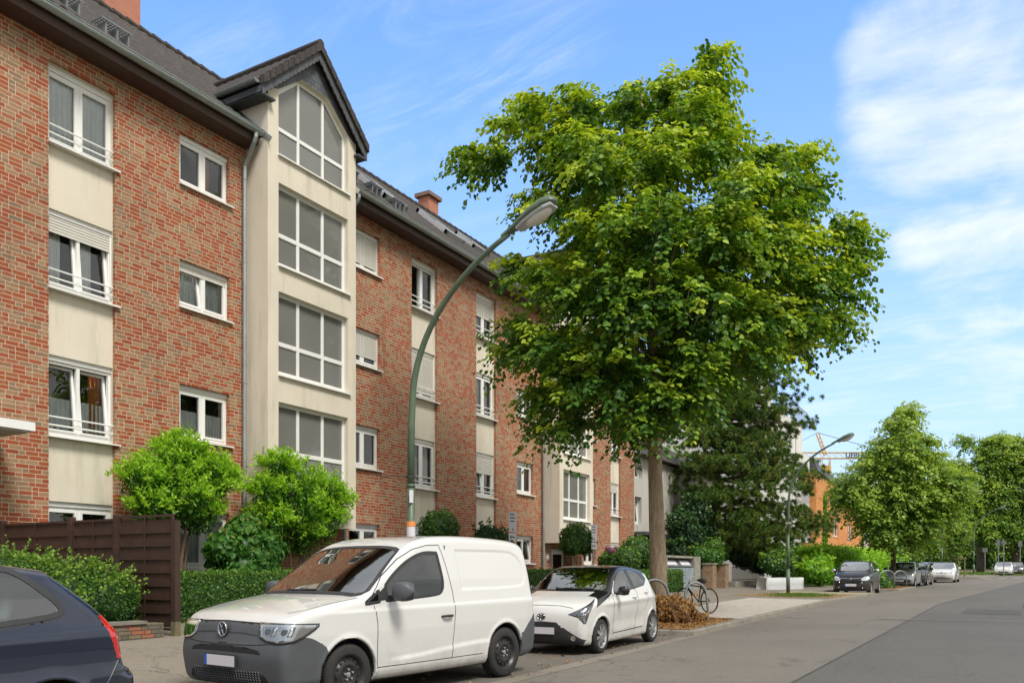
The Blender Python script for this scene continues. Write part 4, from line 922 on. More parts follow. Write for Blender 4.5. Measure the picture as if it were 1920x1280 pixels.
bush('topiary_ball', 'clipped round evergreen on a stem behind the van roof', 'bush', c, blobs_px(c, [(823, 990, 36, 0), (823, 1005, 34, 0)], X), 5200, .055, M_box, trunk=[(0, 0, .05, 2.3, 0, 0)], outw=.94, leafname='crown')
c = (X, yx(922, X))
bush('evergreen_bush', 'loose evergreen bush behind the rear of the white van roof', 'bush', c, blobs_px(c, [(915, 1010, 28, 0), (940, 1018, 22, 0), (925, 1045, 36, 0)], X), 3600, .075, M_darkleaf, shoots=40, base=.2, outw=.8)
X = -12.9; c = (X, yx(1082, X))
bush('topiary_ball', 'clipped green ball with thin stems in front of the house entrance', 'bush', c, blobs_px(c, [(1080, 1008, 30, 0), (1095, 1018, 24, 0), (1070, 1022, 20, 0)], X), 4800, .065, M_box, base=.25, trunk=[(-.15, .1, .03, 2.0, 0, 0), (.1, 0, .025, 2.0, .1, .1), (0, -.2, .025, 2.0, -.1, 0)], outw=.90, leafname='crown')
X = -13.0; c = (X, yx(1195, X))
bush('round_bush', 'dense round green bush left of the linden trunk', 'bush', c, blobs_px(c, [(1195, 1035, 33, 0), (1175, 1050, 26, 0), (1215, 1052, 28, 0)], X), 5600, .075, M_box, base=.2, outw=.92)
X = -14.2; c = (X, yx(1150, X)); k = mpp(1150, X)
bush('hydrangea', 'low hydrangea bush with pink flower heads against the brick wall', 'bush', c, blobs_px(c, [(1150, 1045, 20, 0), (1135, 1052, 14, 0)], X), 1400, .11, M_hazel)
hb = bush('hydrangea_flower', 'x', 'x', c, blobs_px(c, [(1140 + 7 * i, 1028 + (i * 5) % 9, 5, .4) for i in range(5)], X), 900, .06, M_pink, core=False)
for ch in list(hb.children):
    ch.name = 'flower_head'; ch.parent = bpy.data.objects['hydrangea']
bpy.data.objects.remove(hb)
# ---- second linden
def mtree(name, label, px_, X, lobes_, base, leaf, ns, per, m, r0, cat='tree', group=None, dz=1.0, ztop=None, barkm=None, nl=8):
    y = X if X > 20 else yx(px_, X)
    if X > 20: X = xy(px_, y)
    z0 = pz(X, y); k = (-SN * X + CS * y) / FPX; root = tag(empty(name, (X, y, z0)), label, cat, group); B = []
    zc_ = -SN * X + CS * y
    for (a, b_, r) in lobes_:
        for d in (0, -.55, .55):
            D = d * dz; kk = 1 + D / zc_; h = ((a - 960) * kk - (px_ - 960)) * k; z = CAMH + (HOR - b_) * k * kk; rr = r * k * (1 if d == 0 else .85); B.append(((X + CS * h - SN * D, y + SN * h + CS * D, z), (rr, rr, rr * .85)))
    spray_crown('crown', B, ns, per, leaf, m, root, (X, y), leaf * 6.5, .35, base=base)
    zt = ztop or max(b[0][2] for b in B); limbs('trunk', (X, y, z0 - .05), (X, y, zt), B, r0, barkm or M_bark2, root, n=nl, clear=.22); return root
mtree('linden_tree', 'mid sized linden with yellowish crown behind the black city car', 1675, -5.35,
      [(1705, 775, 26), (1690, 800, 30), (1670, 795, 14), (1712, 830, 34), (1650, 840, 30), (1740, 830, 18), (1745, 870, 34), (1690, 870, 48), (1625, 880, 34), (1590, 905, 30), (1780, 900, 34), (1810, 895, 16), (1795, 925, 26), (1740, 930, 44), (1680, 930, 52), (1610, 940, 40), (1572, 930, 20), (1720, 970, 40), (1650, 980, 44), (1775, 960, 28), (1690, 1000, 34), (1735, 995, 22)],
      .30, .17, 2800, 20, M_avenue, .15, dz=4.4)
def px_lobes(cx, w_, top, bot, n, seed, r=(18, 34), pointy=.5):
    rn = random.Random(seed); out = []
    for i in range(n):
        t = rn.random(); y_ = top + (bot - top) * t; ww = w_ * (min(1, .35 + (1 - pointy) + t * 2.2) if t < .5 else 1 - .35 * (t - .5) * 2); out.append((cx + (rn.random() - .5) * 2 * ww, y_, r[0] + rn.random() * (r[1] - r[0])))
    return out
av = 'avenue trees beyond the side street'
mtree('avenue_tree', 'broad avenue tree rising behind the far lamps, left of the edge tree', 1838, 128, px_lobes(1838, 48, 822, 1005, 34, 3, (16, 26), .1), .1, .30, 2200, 18, M_avenue, .42, dz=6, group=av)
mtree('avenue_tree', 'tall avenue tree at the right edge of the street', 1903, 131, px_lobes(1905, 44, 828, 1010, 30, 5, (16, 26), .1), .05, .30, 2000, 18, M_avenue, .45, dz=6, group=av)
mtree('avenue_tree', 'outermost avenue tree beyond the right edge', 1985, 134, px_lobes(1985, 46, 820, 1005, 26, 6, (16, 26), .1), .05, .32, 1100, 18, M_avenue, .45, dz=5, group=av)
mtree('young_tree', 'young dark green tree held by a wooden stand', 1796, 88, px_lobes(1796, 17, 972, 1035, 12, 8, (9, 15), .3), .0, .16, 500, 18, M_avenue, .07, dz=1.6)
bt = 'background trees closing the street'
for i, (a, Xb, t_, b_, w_, s_) in enumerate([(1640, 150, 1000, 1050, 30, 1), (1690, 150, 880, 1040, 34, 2), (1735, 165, 925, 1030, 40, 3), (1790, 172, 925, 1035, 36, 4), (1870, 175, 930, 1035, 36, 9), (1940, 178, 920, 1035, 36, 11), (1570, 160, 985, 1050, 40, 12)]):
    lab = ['low tree between the orange building and the hedge', 'leafy background tree right of the second linden trunk', 'dark background tree behind the row of parked cars', 'background tree behind the young tree', 'background tree filling the gap between avenue trunks', 'background tree closing the right edge', 'background tree behind the orange building'][i]
    mtree('background_tree', lab, a, Xb, px_lobes(a, w_, t_, b_, 16, 20 + s_, (12, 24), .2), -.05, .42, 700, 16, M_avenue, .3, dz=5, group=bt, nl=4)
# ---- the pine
X = -13.6; y = yx(1343, X); z0 = pz(X, y); k = mpp(1343, X)
PN = tag(empty('pine_tree', (X, y, z0)), 'dark bushy pine with drooping boughs behind the brick gate pillars', 'tree')
tk = MB(); tk.tube([(X, y, z0 - .1), (X + .05, y, 3.5), (X - .05, y + .1, 7), (X + .1, y, 10), (X, y, 13.6)], [.30, .26, .20, .13, .05], 12); tk.build('trunk', M_bark2, PN, True)
def pp_(a, b_, d=0.0):
    h = (a - 1343) * k; z = CAMH + (HOR - b_) * k; return np.array([X + CS * h - SN * d, y + SN * h + CS * d, z])
ends = [(1225, 925, 0), (1250, 890, 1), (1285, 870, -1), (1240, 960, 1), (1300, 700, 0), (1330, 665, 0), (1370, 650, 1), (1420, 655, 0), (1470, 665, -1), (1475, 690, 1), (1440, 700, 0), (1510, 745, 0), (1490, 765, 1), (1455, 780, -1), (1522, 800, 0), (1500, 815, 1), (1470, 835, 0), (1535, 890, 0), (1520, 870, 1), (1490, 900, -1), (1562, 990, 0), (1548, 1000, 1), (1520, 960, 0), (1500, 985, -1), (1540, 970, -1), (1460, 950, 0), (1430, 900, -2), (1400, 850, -2), (1380, 780, -2), (1360, 720, -2), (1420, 760, -2), (1440, 840, -2), (1400, 930, -3), (1360, 880, -3), (1380, 980, -3), (1430, 1000, -3), (1330, 940, -3), (1310, 880, -2), (1290, 830, 0), (1300, 780, 1), (1470, 1010, -2), (1350, 1010, -2), (1450, 740, 2), (1410, 700, 2), (1390, 820, 2), (1350, 830, -1), (1450, 880, 1), (1500, 1010, 0), (1410, 1025, -2), (1320, 820, -1), (1365, 930, 0), (1455, 1030, -1), (1470, 720, 0), (1480, 790, 1), (1465, 850, 1), (1490, 860, 0), (1450, 810, 2), (1475, 900, 2), (1430, 730, 3), (1400, 760, 3), (1440, 670, 1), (1395, 690, -1), (1485, 1000, 1), (1320, 980, 1), (1370, 1000, 2), (1300, 930, -1), (1480, 930, -3), (1415, 965, -1)]
lb = MB(); TP = []; 
for (a, b_, d) in ends:
    e = pp_(a, b_, d * 1.1); s0 = np.array([X, y, max(z0 + 1.5, e[2] - .5 + .10 * np.linalg.norm(e[:2] - [X, y]))]); s0[2] = min(s0[2], 13); mdl = (s0 + e) / 2 + [0, 0, .25]
    lb.tube([s0, (s0 + mdl) / 2 + [0, 0, .08], mdl, (mdl + e) / 2 + [0, 0, .05], e], [.075, .06, .045, .03, .012], 6)
    for q in range(64):
        t = .18 + .82 * random.random() ** .75; p = (s0 * (1 - t) + e * t) + [0, 0, .25 * 4 * t * (1 - t)]; TP.append((p + rng.normal(size=3) * np.array([.80, .80, .36]) * (1.25 - .75 * t), e - s0))
lb.build('limb', M_bark2, PN, True)
nT = len(TP); nn_ = 66; C_ = np.repeat(np.array([t[0] for t in TP]), nn_, 0); Dd = np.array([t[1] for t in TP]); Dd /= np.linalg.norm(Dd, axis=1, keepdims=True); Dd = np.repeat(Dd * .45 + [0, 0, .45], nn_, 0)
U = unit(nT * nn_); A = U * .95 + Dd; A /= np.linalg.norm(A, axis=1, keepdims=True); P = C_ + A * .12 + np.repeat(rng.normal(size=(nT, 3)) * .02, nn_, 0)
leafmesh('crown', P, A, rng.normal(size=P.shape), .23, M_pine, PN, np.clip(np.repeat(.45 + .2 * rng.normal(size=nT), nn_) + .1 * rng.normal(size=nT * nn_) + .1, 0, 1), .12, fold=.02)
# ---- shrubs round the pine and along the right
X = -13.8; c = (X, yx(1285, X))
bush('elder_bush', 'tall dark leafy bush in front of the grey house', 'bush', c, blobs_px(c, [(1275, 985, 28, 0), (1300, 965, 28, 0), (1290, 1010, 34, 0), (1320, 1000, 28, .2), (1265, 1030, 22, 0), (1300, 940, 16, 0)], X), 4800, .16, M_darkleaf, outw=.6, shoots=60, core=False, trunk=[(0, 0, .06, 3.0, 0, 0), (.2, .2, .04, 3.2, .3, .4)])
for (a, b_, r, X, lab, mt, bs) in [(1330, 1032, 26, -12.9, 'yellowish green laurel bush behind the brick gate pillars', M_hazel, .2), (1395, 1030, 26, -12.6, 'dark bush behind the low iron fence', M_darkleaf, .1), (1425, 1040, 26, -12.2, 'dark green bush under the pine', M_darkleaf, .2), (1462, 1048, 28, -10.0, 'round green bush behind the wrapped planter', M_cotone, .15), (1535, 1060, 26, -8.8, 'leafy bush at the edge of the drive behind the black city car', M_laurel, -.1)]:
    c = (X, yx(a, X)); bush('shrub', lab, 'shrub', c, blobs_px(c, [(a, b_, r, 0), (a + r * .7, b_ + 6, r * .7, 0), (a - r * .7, b_ + 8, r * .7, 0), (a, b_ + 14, r, .2)], X), 3600, .12, mt, outw=.75, shoots=50, base=bs)
hedge('bright_hedge', 'tall loose bright yellow green hedge behind the parked cars', (-9.7, 52.5), (-8.9, 80), 2.2, (2.75, 3.0), 17000, .17, M_laurel, shag=.16)
hedge('distant_hedge', 'square clipped yellow green hedge beyond the second linden trunk', (-11.8, 100), (-9.2, 104), 1.6, (3.2, 3.2), 2600, .22, M_laurel, shag=.1)
# ---- withered heap at the foot of the linden, straw, grass tufts
c = (-6.75, 19.0); z0 = pz(*c)
HP = bush('withered_shrub', 'heap of withered orange brown cuttings at the foot of the large linden', 'dry shrub', c, [(-.05, .35, z0 + .18, .58, .75, .42), (.30, .1, z0 + .12, .42, .55, .28), (-.5, -.1, z0 + .15, .45, .45, .34), (.5, .5, z0 + .05, .3, .45, .16)], 5200, .095, M_dry, outw=.84, wid=.5, droop=1.0, shoots=14)
tw_ = MB()
for i in range(60):
    a = random.random() * 2 * PI; r = .3 + .5 * random.random(); p = Vector((c[0] + math.cos(a) * r * .4, c[1] + math.sin(a) * r * .5, z0 + .3 + .25 * random.random())); q = Vector((c[0] + math.cos(a) * (r + .3), c[1] + math.sin(a) * (r + .3), z0 + .03)); tw_.tube([p, (p + q) / 2 + Vector((0, 0, .1)), q], .006, 4)
tw_.build('twig', M_stem, HP)
def scatter(name, label, n, fx, m, leaf, up, wid=.3, h=.01):
    P = np.array([fx() for _ in range(n)]); P = np.stack([P[:, 0], P[:, 1], np.array([pz(*p) if edge_x(p[1]) > p[0] else gz(*p) for p in P]) + h + .02 * rnd(n)], 1)
    A = rng.normal(size=P.shape); A[:, 2] = up * np.abs(A[:, 2]) + .02; o = leafmesh(name, P, A, rng.normal(size=P.shape) + [0, 0, 1.5 * (1 - up)], leaf * (.5 + rnd(n)), m, None, rnd(n), wid); return tag(o, label, kind='stuff')
scatter('straw_litter', 'dry straw and leaf litter in the tree bed', 5200, lambda: (-5.6 - 2.6 * random.random(), 17.1 + 3.6 * random.random()), M_dry, .07, .25)
scatter('straw_litter', 'dry litter on the second tree bed', 1500, lambda: (-4.4 - 1.8 * random.random(), 47.7 + 4.6 * random.random()), M_dry, .10, .3)
scatter('grass', 'green grass growing on the little traffic island', 5200, lambda: (-7.1 + random.gauss(0, .5), 36.6 + random.gauss(0, .8)), M_grass, .14, 1.6, .14)
scatter('grass', 'rough turf under the avenue trees', 9000, lambda: (-12 + 20 * random.random(), 104 + 16 * random.random()), M_grass, .3, 1.2, .2)
scatter('leaf_litter', 'scattered dry leaves in the gutter by the parked cars', 260, lambda: (-5.4 - 2.3 * random.random() ** 1.5, 8 + 11 * random.random()), M_dry, .06, .15, .6, .008)
scatter('weeds', 'low weeds along the foot of the garden hedge', 900, lambda: (-13.3 + random.gauss(0, .12), 8.5 + 28 * random.random()), M_grass, .1, 1.2, .2)
c = (-5.6, 49.6); bush('tree_pit_plants', 'green plants and cuttings round the foot of the second linden', 'plants', c, [(0, 0, pz(*c) + .2, .8, 1.2, .45), (.4, -.9, pz(*c) + .1, .5, .7, .3)], 1500, .14, M_cotone, outw=.7, core=True)

fw = hedge('distant_woodland', 'x', (-60, 186), (60, 190), 6, (9, 9), 7000, .8, M_avenue, shag=.5)
for ch in list(fw.children): ch.parent = None; ch.location = fw.location; tag(ch, 'dark far off wood behind the street trees', kind='stuff'); ch.name = 'distant_woodland'
bpy.data.objects.remove(fw)
# ------------------------------------------------------------------ car bodies: one closed implicit shell, meshed, then split into panels, glass and trim
def resample(pts, closed=False, it=2):
    P = [np.array(p[:2], float) for p in pts]; K = [len(p) > 2 for p in pts]      # third entry marks a kept corner
    for _ in range(it):
        Q = []; KQ = []; n = len(P)
        for i in range(n if closed else n - 1):
            a, b = P[i], P[(i + 1) % n]; ka, kb = K[i], K[(i + 1) % n]
            if not closed and i == 0 or ka: Q.append(a); KQ.append(ka)
            if not ka: Q.append(a * .75 + b * .25); KQ.append(False)
            if not kb: Q.append(a * .25 + b * .75); KQ.append(False)
        if not closed: Q.append(P[-1]); KQ.append(K[-1])
        P, K = Q, KQ
    return np.array(P)
def sdpoly(px_, pz_, poly):                   # signed distance to a polygon, negative inside
    a = poly; b = np.roll(poly, -1, 0); d2 = np.full(px_.shape, 1e9); ins = np.zeros(px_.shape, bool)
    for (ax, az), (bx, bz) in zip(a, b):
        ex, ez = bx - ax, bz - az; wx, wz = px_ - ax, pz_ - az; L2 = ex * ex + ez * ez + 1e-12
        t = np.clip((wx * ex + wz * ez) / L2, 0, 1); d2 = np.minimum(d2, (wx - ex * t) ** 2 + (wz - ez * t) ** 2)
        c = ((az <= pz_) & (bz > pz_)) | ((bz <= pz_) & (az > pz_))
        if ez != 0: ins ^= c & (px_ < ax + (pz_ - az) / ez * ex)
    d = np.sqrt(d2); return np.where(ins, -d, d)
def smax(a, b, r):
    h = np.clip(.5 + .5 * (a - b) / r, 0, 1); return b * (1 - h) + a * h + r * h * (1 - h)
def sst(v, a, b): t = np.clip((v - a) / (b - a), 0, 1); return t * t * (3 - 2 * t)
def gauss(v, c, w_): return np.exp(-((v - c) / w_) ** 2)
def surface_net(Fv, o, h):
    nx, ny, nz = Fv.shape; s = Fv < 0; V = np.zeros((nx - 1, ny - 1, nz - 1, 3)); C = np.zeros((nx - 1, ny - 1, nz - 1))
    def sl(a, off, n): return slice(off, n - 1 + off)
    cor = [(i, j, k) for i in (0, 1) for j in (0, 1) for k in (0, 1)]
    get = {c: Fv[c[0]:nx - 1 + c[0], c[1]:ny - 1 + c[1], c[2]:nz - 1 + c[2]] for c in cor}
    for c in cor:
        for ax in range(3):
            if c[ax]: continue
            d = list(c); d[ax] = 1; d = tuple(d); A, B = get[c], get[d]; cr = (A < 0) != (B < 0)
            den = np.where(np.abs(A - B) < 1e-12, 1, A - B); t = np.where(cr, A / den, 0)
            for q in range(3): V[..., q] += cr * (c[q] + (t if q == ax else 0))
            C += cr
    act = C > 0; idx = np.full(C.shape, -1); idx[act] = np.arange(act.sum()); ii = np.argwhere(act)
    P = o + h * (ii + V[act] / C[act][:, None]); Fq = []
    for ax in range(3):
        n1, n2 = (ax + 1) % 3, (ax + 2) % 3; sh = [slice(None)] * 3
        A = Fv.take(range(Fv.shape[ax] - 1), ax) < 0; B = Fv.take(range(1, Fv.shape[ax]), ax) < 0
        e = np.argwhere(A != B); e = e[(e[:, n1] > 0) & (e[:, n2] > 0) & (e[:, n1] < Fv.shape[n1] - 1) & (e[:, n2] < Fv.shape[n2] - 1)]
        fl = A[tuple(e.T)]
        q = []
        for (u, v) in ((-1, -1), (0, -1), (0, 0), (-1, 0)):
            f = e.copy(); f[:, n1] += u; f[:, n2] += v; q.append(idx[tuple(f.T)])
        q = np.stack(q, 1); q[~fl] = q[~fl][:, ::-1]; Fq.append(q)
    return P, np.concatenate(Fq)
class Car:
    """x: 0 front bumper .. L rear, y lateral, z up from the road"""
    def __init__(s, L_, W, H, sil, sec, plan, wheels, Rw, bowf=.10, bowr=.07, crown=.035, rc=.10, extra=None, h=.03, well=.05, track=.0, bowg=None):
        s.L, s.W, s.H, s.wh, s.Rw, s.h = L_, W, H, wheels, Rw, h; s.rc = rc; s.bowf, s.bowr, s.crown = bowf, bowr, crown; s.extra = extra; s.well = well
        s.poly = resample(sil, True, 2); s.sec = np.array(sec, float); s.plan = np.array(plan, float)
        s.gx = np.arange(-.3, L_ + .31, .0125); s.gz_ = np.arange(-.1, H + .25, .0125)
        X, Z = np.meshgrid(s.gx, s.gz_, indexing='ij'); s.D = sdpoly(X, Z, s.poly)
    def sil(s, x, z):
        u = np.clip((x - s.gx[0]) / .0125, 0, len(s.gx) - 1.001); v = np.clip((z - s.gz_[0]) / .0125, 0, len(s.gz_) - 1.001)
        i = u.astype(int); j = v.astype(int); a = u - i; b = v - j; D = s.D
        return D[i, j] * (1 - a) * (1 - b) + D[i + 1, j] * a * (1 - b) + D[i, j + 1] * (1 - a) * b + D[i + 1, j + 1] * a * b
    def hw(s, x, z):
        w_ = np.interp(z, s.sec[:, 0], s.sec[:, 1]) * np.interp(x, s.plan[:, 0], s.plan[:, 1])
        for xw in s.wh: w_ = w_ + .014 * gauss(np.sqrt((x - xw) ** 2 + (z - s.Rw) ** 2), s.Rw + s.well, .035)
        if s.extra: w_ = w_ + s.extra(x, z)
        return w_
    def F(s, x, y, z):
        ay = np.abs(y); t = sst(x, .25 * s.L, .75 * s.L); up = sst(z, .95, 1.15)
        x2 = x - s.bowf * ay ** 2 * (1 - t) * (1 + .0 * up) + s.bowr * ay ** 2 * t; z2 = z + s.crown * ay ** 2
        f = smax(s.sil(x2, z2), (ay - s.hw(x, z)) * .97, s.rc)
        for xw in s.wh:
            r = np.sqrt((x - xw) ** 2 + (z - s.Rw) ** 2); c = np.maximum(r - (s.Rw + s.well), (s.W / 2 - .27) - ay)
            f = np.maximum(f, -c)
        return f
    def grad(s, p, e=.006):
        x, y, z = p.T; return np.stack([s.F(x + e, y, z) - s.F(x - e, y, z), s.F(x, y + e, z) - s.F(x, y - e, z), s.F(x, y, z + e) - s.F(x, y, z - e)], 1) / (2 * e)
    def snapF(s, p, n=3):
        for _ in range(n):
            g = s.grad(p); f = s.F(*p.T); st = np.clip(f / (np.sum(g * g, 1) + 1e-6), -.02, .02); p = p - g * st[:, None]
        return p
    def cast(s, P, ax, sign):                 # march inwards along one axis until the shell is hit
        P = np.array(P, float); n = len(P); lim = {0: (-.3, s.L + .3), 1: (-1.3, 1.3), 2: (-.1, s.H + .3)}[ax]
        a = lim[1] if sign > 0 else lim[0]; st = -.02 * sign; lo = np.full(n, a); done = np.zeros(n, bool); cur = lo.copy()
        for k in range(int((lim[1] - lim[0]) / .02)):
            P[:, ax] = cur; ins = s.F(*P.T) < 0; done |= ins; cur = np.where(done, cur, cur + st)
            if done.all(): break
        b = cur; a = cur - st
        for _ in range(14):
            m_ = (a + b) / 2; P[:, ax] = m_; i = s.F(*P.T) < 0; b = np.where(i, m_, b); a = np.where(i, a, m_)
        P[:, ax] = b; return P
    def body(s, regions):
        h = s.h; xs = np.arange(-.12, s.L + .12, h); ys = np.arange(-(int((s.W / 2 + .1) / h) + .5) * h, s.W / 2 + .12, h); zs = np.arange(.05, s.H + .12, h)
        X, Y, Z = np.meshgrid(xs, ys, zs, indexing='ij'); P, Q = surface_net(s.F(X, Y, Z), np.array([xs[0], ys[0], zs[0]]), h); P = s.snapF(P)
        for nm, fn, *_ in regions:
            if nm == 'arch': continue
            r = fn(P); e = .004; near = np.abs(r) < .62 * h
            if not near.any(): continue
            p = P[near]; g = np.stack([(fn(p + np.eye(3)[k] * e) - fn(p - np.eye(3)[k] * e)) / (2 * e) for k in range(3)], 1)
            gF = s.grad(p); gF /= (np.linalg.norm(gF, axis=1, keepdims=True) + 1e-6); g -= gF * np.sum(g * gF, 1, keepdims=True)
            st = np.clip(fn(p) / (np.sum(g * g, 1) + 1e-4), -h, h); P[near] = s.snapF(p - g * st[:, None], 2)
        c = P[Q].mean(1); lab = np.full(len(Q), -1)
        for i, (nm, fn, *_) in enumerate(regions): lab = np.where((lab < 0) & (fn(c) < 0), i, lab)
        return P, Q, lab
def place(o, loc, rz): o.location = loc; o.rotation_euler = (0, 0, rz); return o
def submesh(name, P, Q, m, parent, smooth=True):
    u, inv = np.unique(Q, return_inverse=True); return mesh(name, P[u], inv.reshape(Q.shape), m, parent, smooth, False)
def poly2(pts, it=2, corner=False): return resample(pts, True, 0 if corner else it)
def reg_side(pts, it=2, lo=.3): 
    pl = poly2(pts, it); return lambda p: np.maximum(sdpoly(p[:, 0], p[:, 2], pl), lo - np.abs(p[:, 1]))
def reg_front(pts, xmax, it=2, mirror=True):
    pl = poly2(pts, it); return lambda p: np.maximum(sdpoly(np.abs(p[:, 1]) if mirror else p[:, 1], p[:, 2], pl), p[:, 0] - xmax)
def reg_rear(pts, xmin, it=2):
    pl = poly2(pts, it); return lambda p: np.maximum(sdpoly(np.abs(p[:, 1]), p[:, 2], pl), xmin - p[:, 0])
def reg_top(pts, zmin, it=2):
    pl = poly2(pts, it); return lambda p: np.maximum(sdpoly(p[:, 0], np.abs(p[:, 1]), pl), zmin - p[:, 2])
def grow(fn, d): return lambda p: fn(p) - d
def either(*f): return lambda p: np.minimum.reduce([q(p) for q in f])
def both(*f): return lambda p: np.maximum.reduce([q(p) for q in f])
def ribbon(car, pts, ax, sign, w_, m, root, name, off=.002, ds=.03, mirror=False):
    """thin strip laid on the shell: shut lines, trims. pts in the two other axes"""
    for sg in ((1, -1) if mirror else (sign,)):
        pl = []
        for a, b in zip(pts, pts[1:]):
            n = max(1, int(math.dist(a, b) / ds)); pl += [(a[0] + (b[0] - a[0]) * k / n, a[1] + (b[1] - a[1]) * k / n) for k in range(n)]
        pl.append(tuple(pts[-1])); pl = np.array(pl); t = np.gradient(pl, axis=0); t /= (np.linalg.norm(t, axis=1, keepdims=True) + 1e-9); nn = np.stack([-t[:, 1], t[:, 0]], 1)
        o2 = [k for k in range(3) if k != ax]; R = []
        for e in (-.5, .5):
            P = np.zeros((len(pl), 3)); P[:, o2[0]] = pl[:, 0] + nn[:, 0] * w_ * e; P[:, o2[1]] = pl[:, 1] + nn[:, 1] * w_ * e; P = car.cast(P, ax, sg if ax == 1 else sign)
            g = car.grad(P); g /= np.linalg.norm(g, axis=1, keepdims=True) + 1e-9; R.append(P + g * off)
        n = len(pl); V = np.concatenate(R); F = [(i, i + 1, n + i + 1, n + i) for i in range(n - 1)]
        mesh(name, V, F, m, root, True, False)
def dpatch(car, pts, sg, m, root, name, ang=45, off=.003, it=1, ds=.02, depth=.012):
    """patch for lamps that wrap the front corner: seen along a slanting line. pts = (u, z)"""
    a = math.radians(ang); d = np.array([math.cos(a), -math.sin(a), 0.0]); e = np.array([math.sin(a), math.cos(a), 0.0])
    pl = resample(pts, True, it) if it else np.array([p[:2] for p in pts], float); B = []
    for p, q in zip(pl, np.roll(pl, -1, 0)):
        n = max(1, int(np.linalg.norm(q - p) / ds)); B += [p + (q - p) * k / n for k in range(n)]
    B = np.array(B); mn, mx = B.min(0), B.max(0); gx, gy = np.meshgrid(np.arange(mn[0] + ds / 2, mx[0], ds), np.arange(mn[1] + ds / 2, mx[1], ds)); I = np.stack([gx.ravel(), gy.ravel()], 1)
    if len(I): I = I[sdpoly(I[:, 0], I[:, 1], B) < -ds * .4]
    A = np.concatenate([B, I]) if len(I) else B; nb = len(B); r = geometry.delaunay_2d_cdt([Vector(p) for p in A], [], [list(range(nb))], 1, 1e-6)
    A2 = np.array([tuple(v) for v in r[0]]); T = [tuple(f) for f in r[2]]; O = A2[:, :1] * e + np.array([0, 0, 1.0]) * A2[:, 1:2] - d * 1.2
    t = np.zeros(len(A2)); done = np.zeros(len(A2), bool)
    for k in range(160):
        P = O + d * t[:, None]; done |= car.F(*P.T) < 0; t = np.where(done, t, t + .02)
        if done.all(): break
    lo, hi = t - .02, t
    for _ in range(14):
        m_ = (lo + hi) / 2; i = car.F(*(O + d * m_[:, None]).T) < 0; hi = np.where(i, m_, hi); lo = np.where(i, lo, m_)
    P = O + d * hi[:, None]; g = car.grad(P); g /= np.linalg.norm(g, axis=1, keepdims=True) + 1e-9; V = list(P + g * off); n = len(V); orig = {}
    for i, lst in enumerate(r[3]):
        for q in lst:
            if q < nb: orig[q] = i
    rim = [orig[q] for q in range(nb) if q in orig]; V += list((P - g * depth)[rim]); k = len(rim); V = np.array(V)
    if sg < 0: V[:, 1] *= -1
    return mesh(name, V, list(T) + [(rim[i], n + i, n + (i + 1) % k, rim[(i + 1) % k]) for i in range(k)], m, root, True, False)
def patch(car, pts, ax, sign, m, root, name, off=.003, it=2, ds=.03, depth=.012):
    pl = resample(pts, True, it) if it else np.array([p[:2] for p in pts], float)
    B = []
    for a, b in zip(pl, np.roll(pl, -1, 0)):
        n = max(1, int(np.linalg.norm(b - a) / ds)); B += [a + (b - a) * k / n for k in range(n)]
    B = np.array(B); mn, mx = B.min(0), B.max(0); gx, gy = np.meshgrid(np.arange(mn[0] + ds / 2, mx[0], ds), np.arange(mn[1] + ds / 2, mx[1], ds)); I = np.stack([gx.ravel(), gy.ravel()], 1)
    if len(I): I = I[sdpoly(I[:, 0], I[:, 1], B) < -ds * .4]
    A = np.concatenate([B, I]) if len(I) else B; nb = len(B)
    r = geometry.delaunay_2d_cdt([Vector(p) for p in A], [], [list(range(nb))], 1, 1e-6)
    A2 = np.array([tuple(v) for v in r[0]]); T = [tuple(f) for f in r[2]]; o2 = [k for k in range(3) if k != ax]
    P = np.zeros((len(A2), 3)); P[:, o2[0]] = A2[:, 0]; P[:, o2[1]] = A2[:, 1]; P = car.cast(P, ax, sign); g = car.grad(P); g /= np.linalg.norm(g, axis=1, keepdims=True) + 1e-9
    V = list(P + g * off); n = len(V)
    # turned down rim
    orig = {}
    for i, lst in enumerate(r[3]):
        for q in lst:
            if q < nb: orig[q] = i
    rim = [orig[q] for q in range(nb) if q in orig]; V += list((P - g * depth)[rim]); k = len(rim)
    F = list(T) + [(rim[i], n + i, n + (i + 1) % k, rim[(i + 1) % k]) for i in range(k)]
    return mesh(name, V, F, m, root, True, False)
# materials
def paint(name, col, flake=0.0, rough=.28):
    m, nt, b = new_mat(name); g = G(nt); b.inputs['Roughness'].default_value = rough; b.inputs['Coat Weight'].default_value = 1.0; b.inputs['Coat Roughness'].default_value = .03
    b.inputs['Metallic'].default_value = flake; Z = g.sep(g.obj())[2]; dirt = g.m('MULTIPLY', g.rng(Z, .15, .7, .45, .0), g.rng(g.noise(g.obj(), 5, 6, .7), .35, .65))
    c = g.mix(dirt, tuple(col), (.20, .17, .13)); geo = g.N.new('ShaderNodeNewGeometry')
    g.set(b.inputs['Base Color'], g.mix(geo.outputs['Backfacing'], c, (.03, .03, .03))); return m
M_pw = paint('white_paint', (.62, .62, .60)); M_pw2 = paint('pearl_white_paint', (.64, .635, .61)); M_navy = paint('navy_paint', (.008, .016, .040), .25, .25); M_black = paint('black_paint', (.006, .006, .007)); MATS['black_paint'].node_tree.nodes['Principled BSDF'].inputs['Coat Weight'].default_value = .45; M_silver = paint('silver_paint', (.52, .54, .56), .6, .3)
M_grey = paint('grey_paint', (.10, .105, .11), .5, .3); M_dgreen = paint('dark_green_paint', (.02, .03, .028), .3, .3)
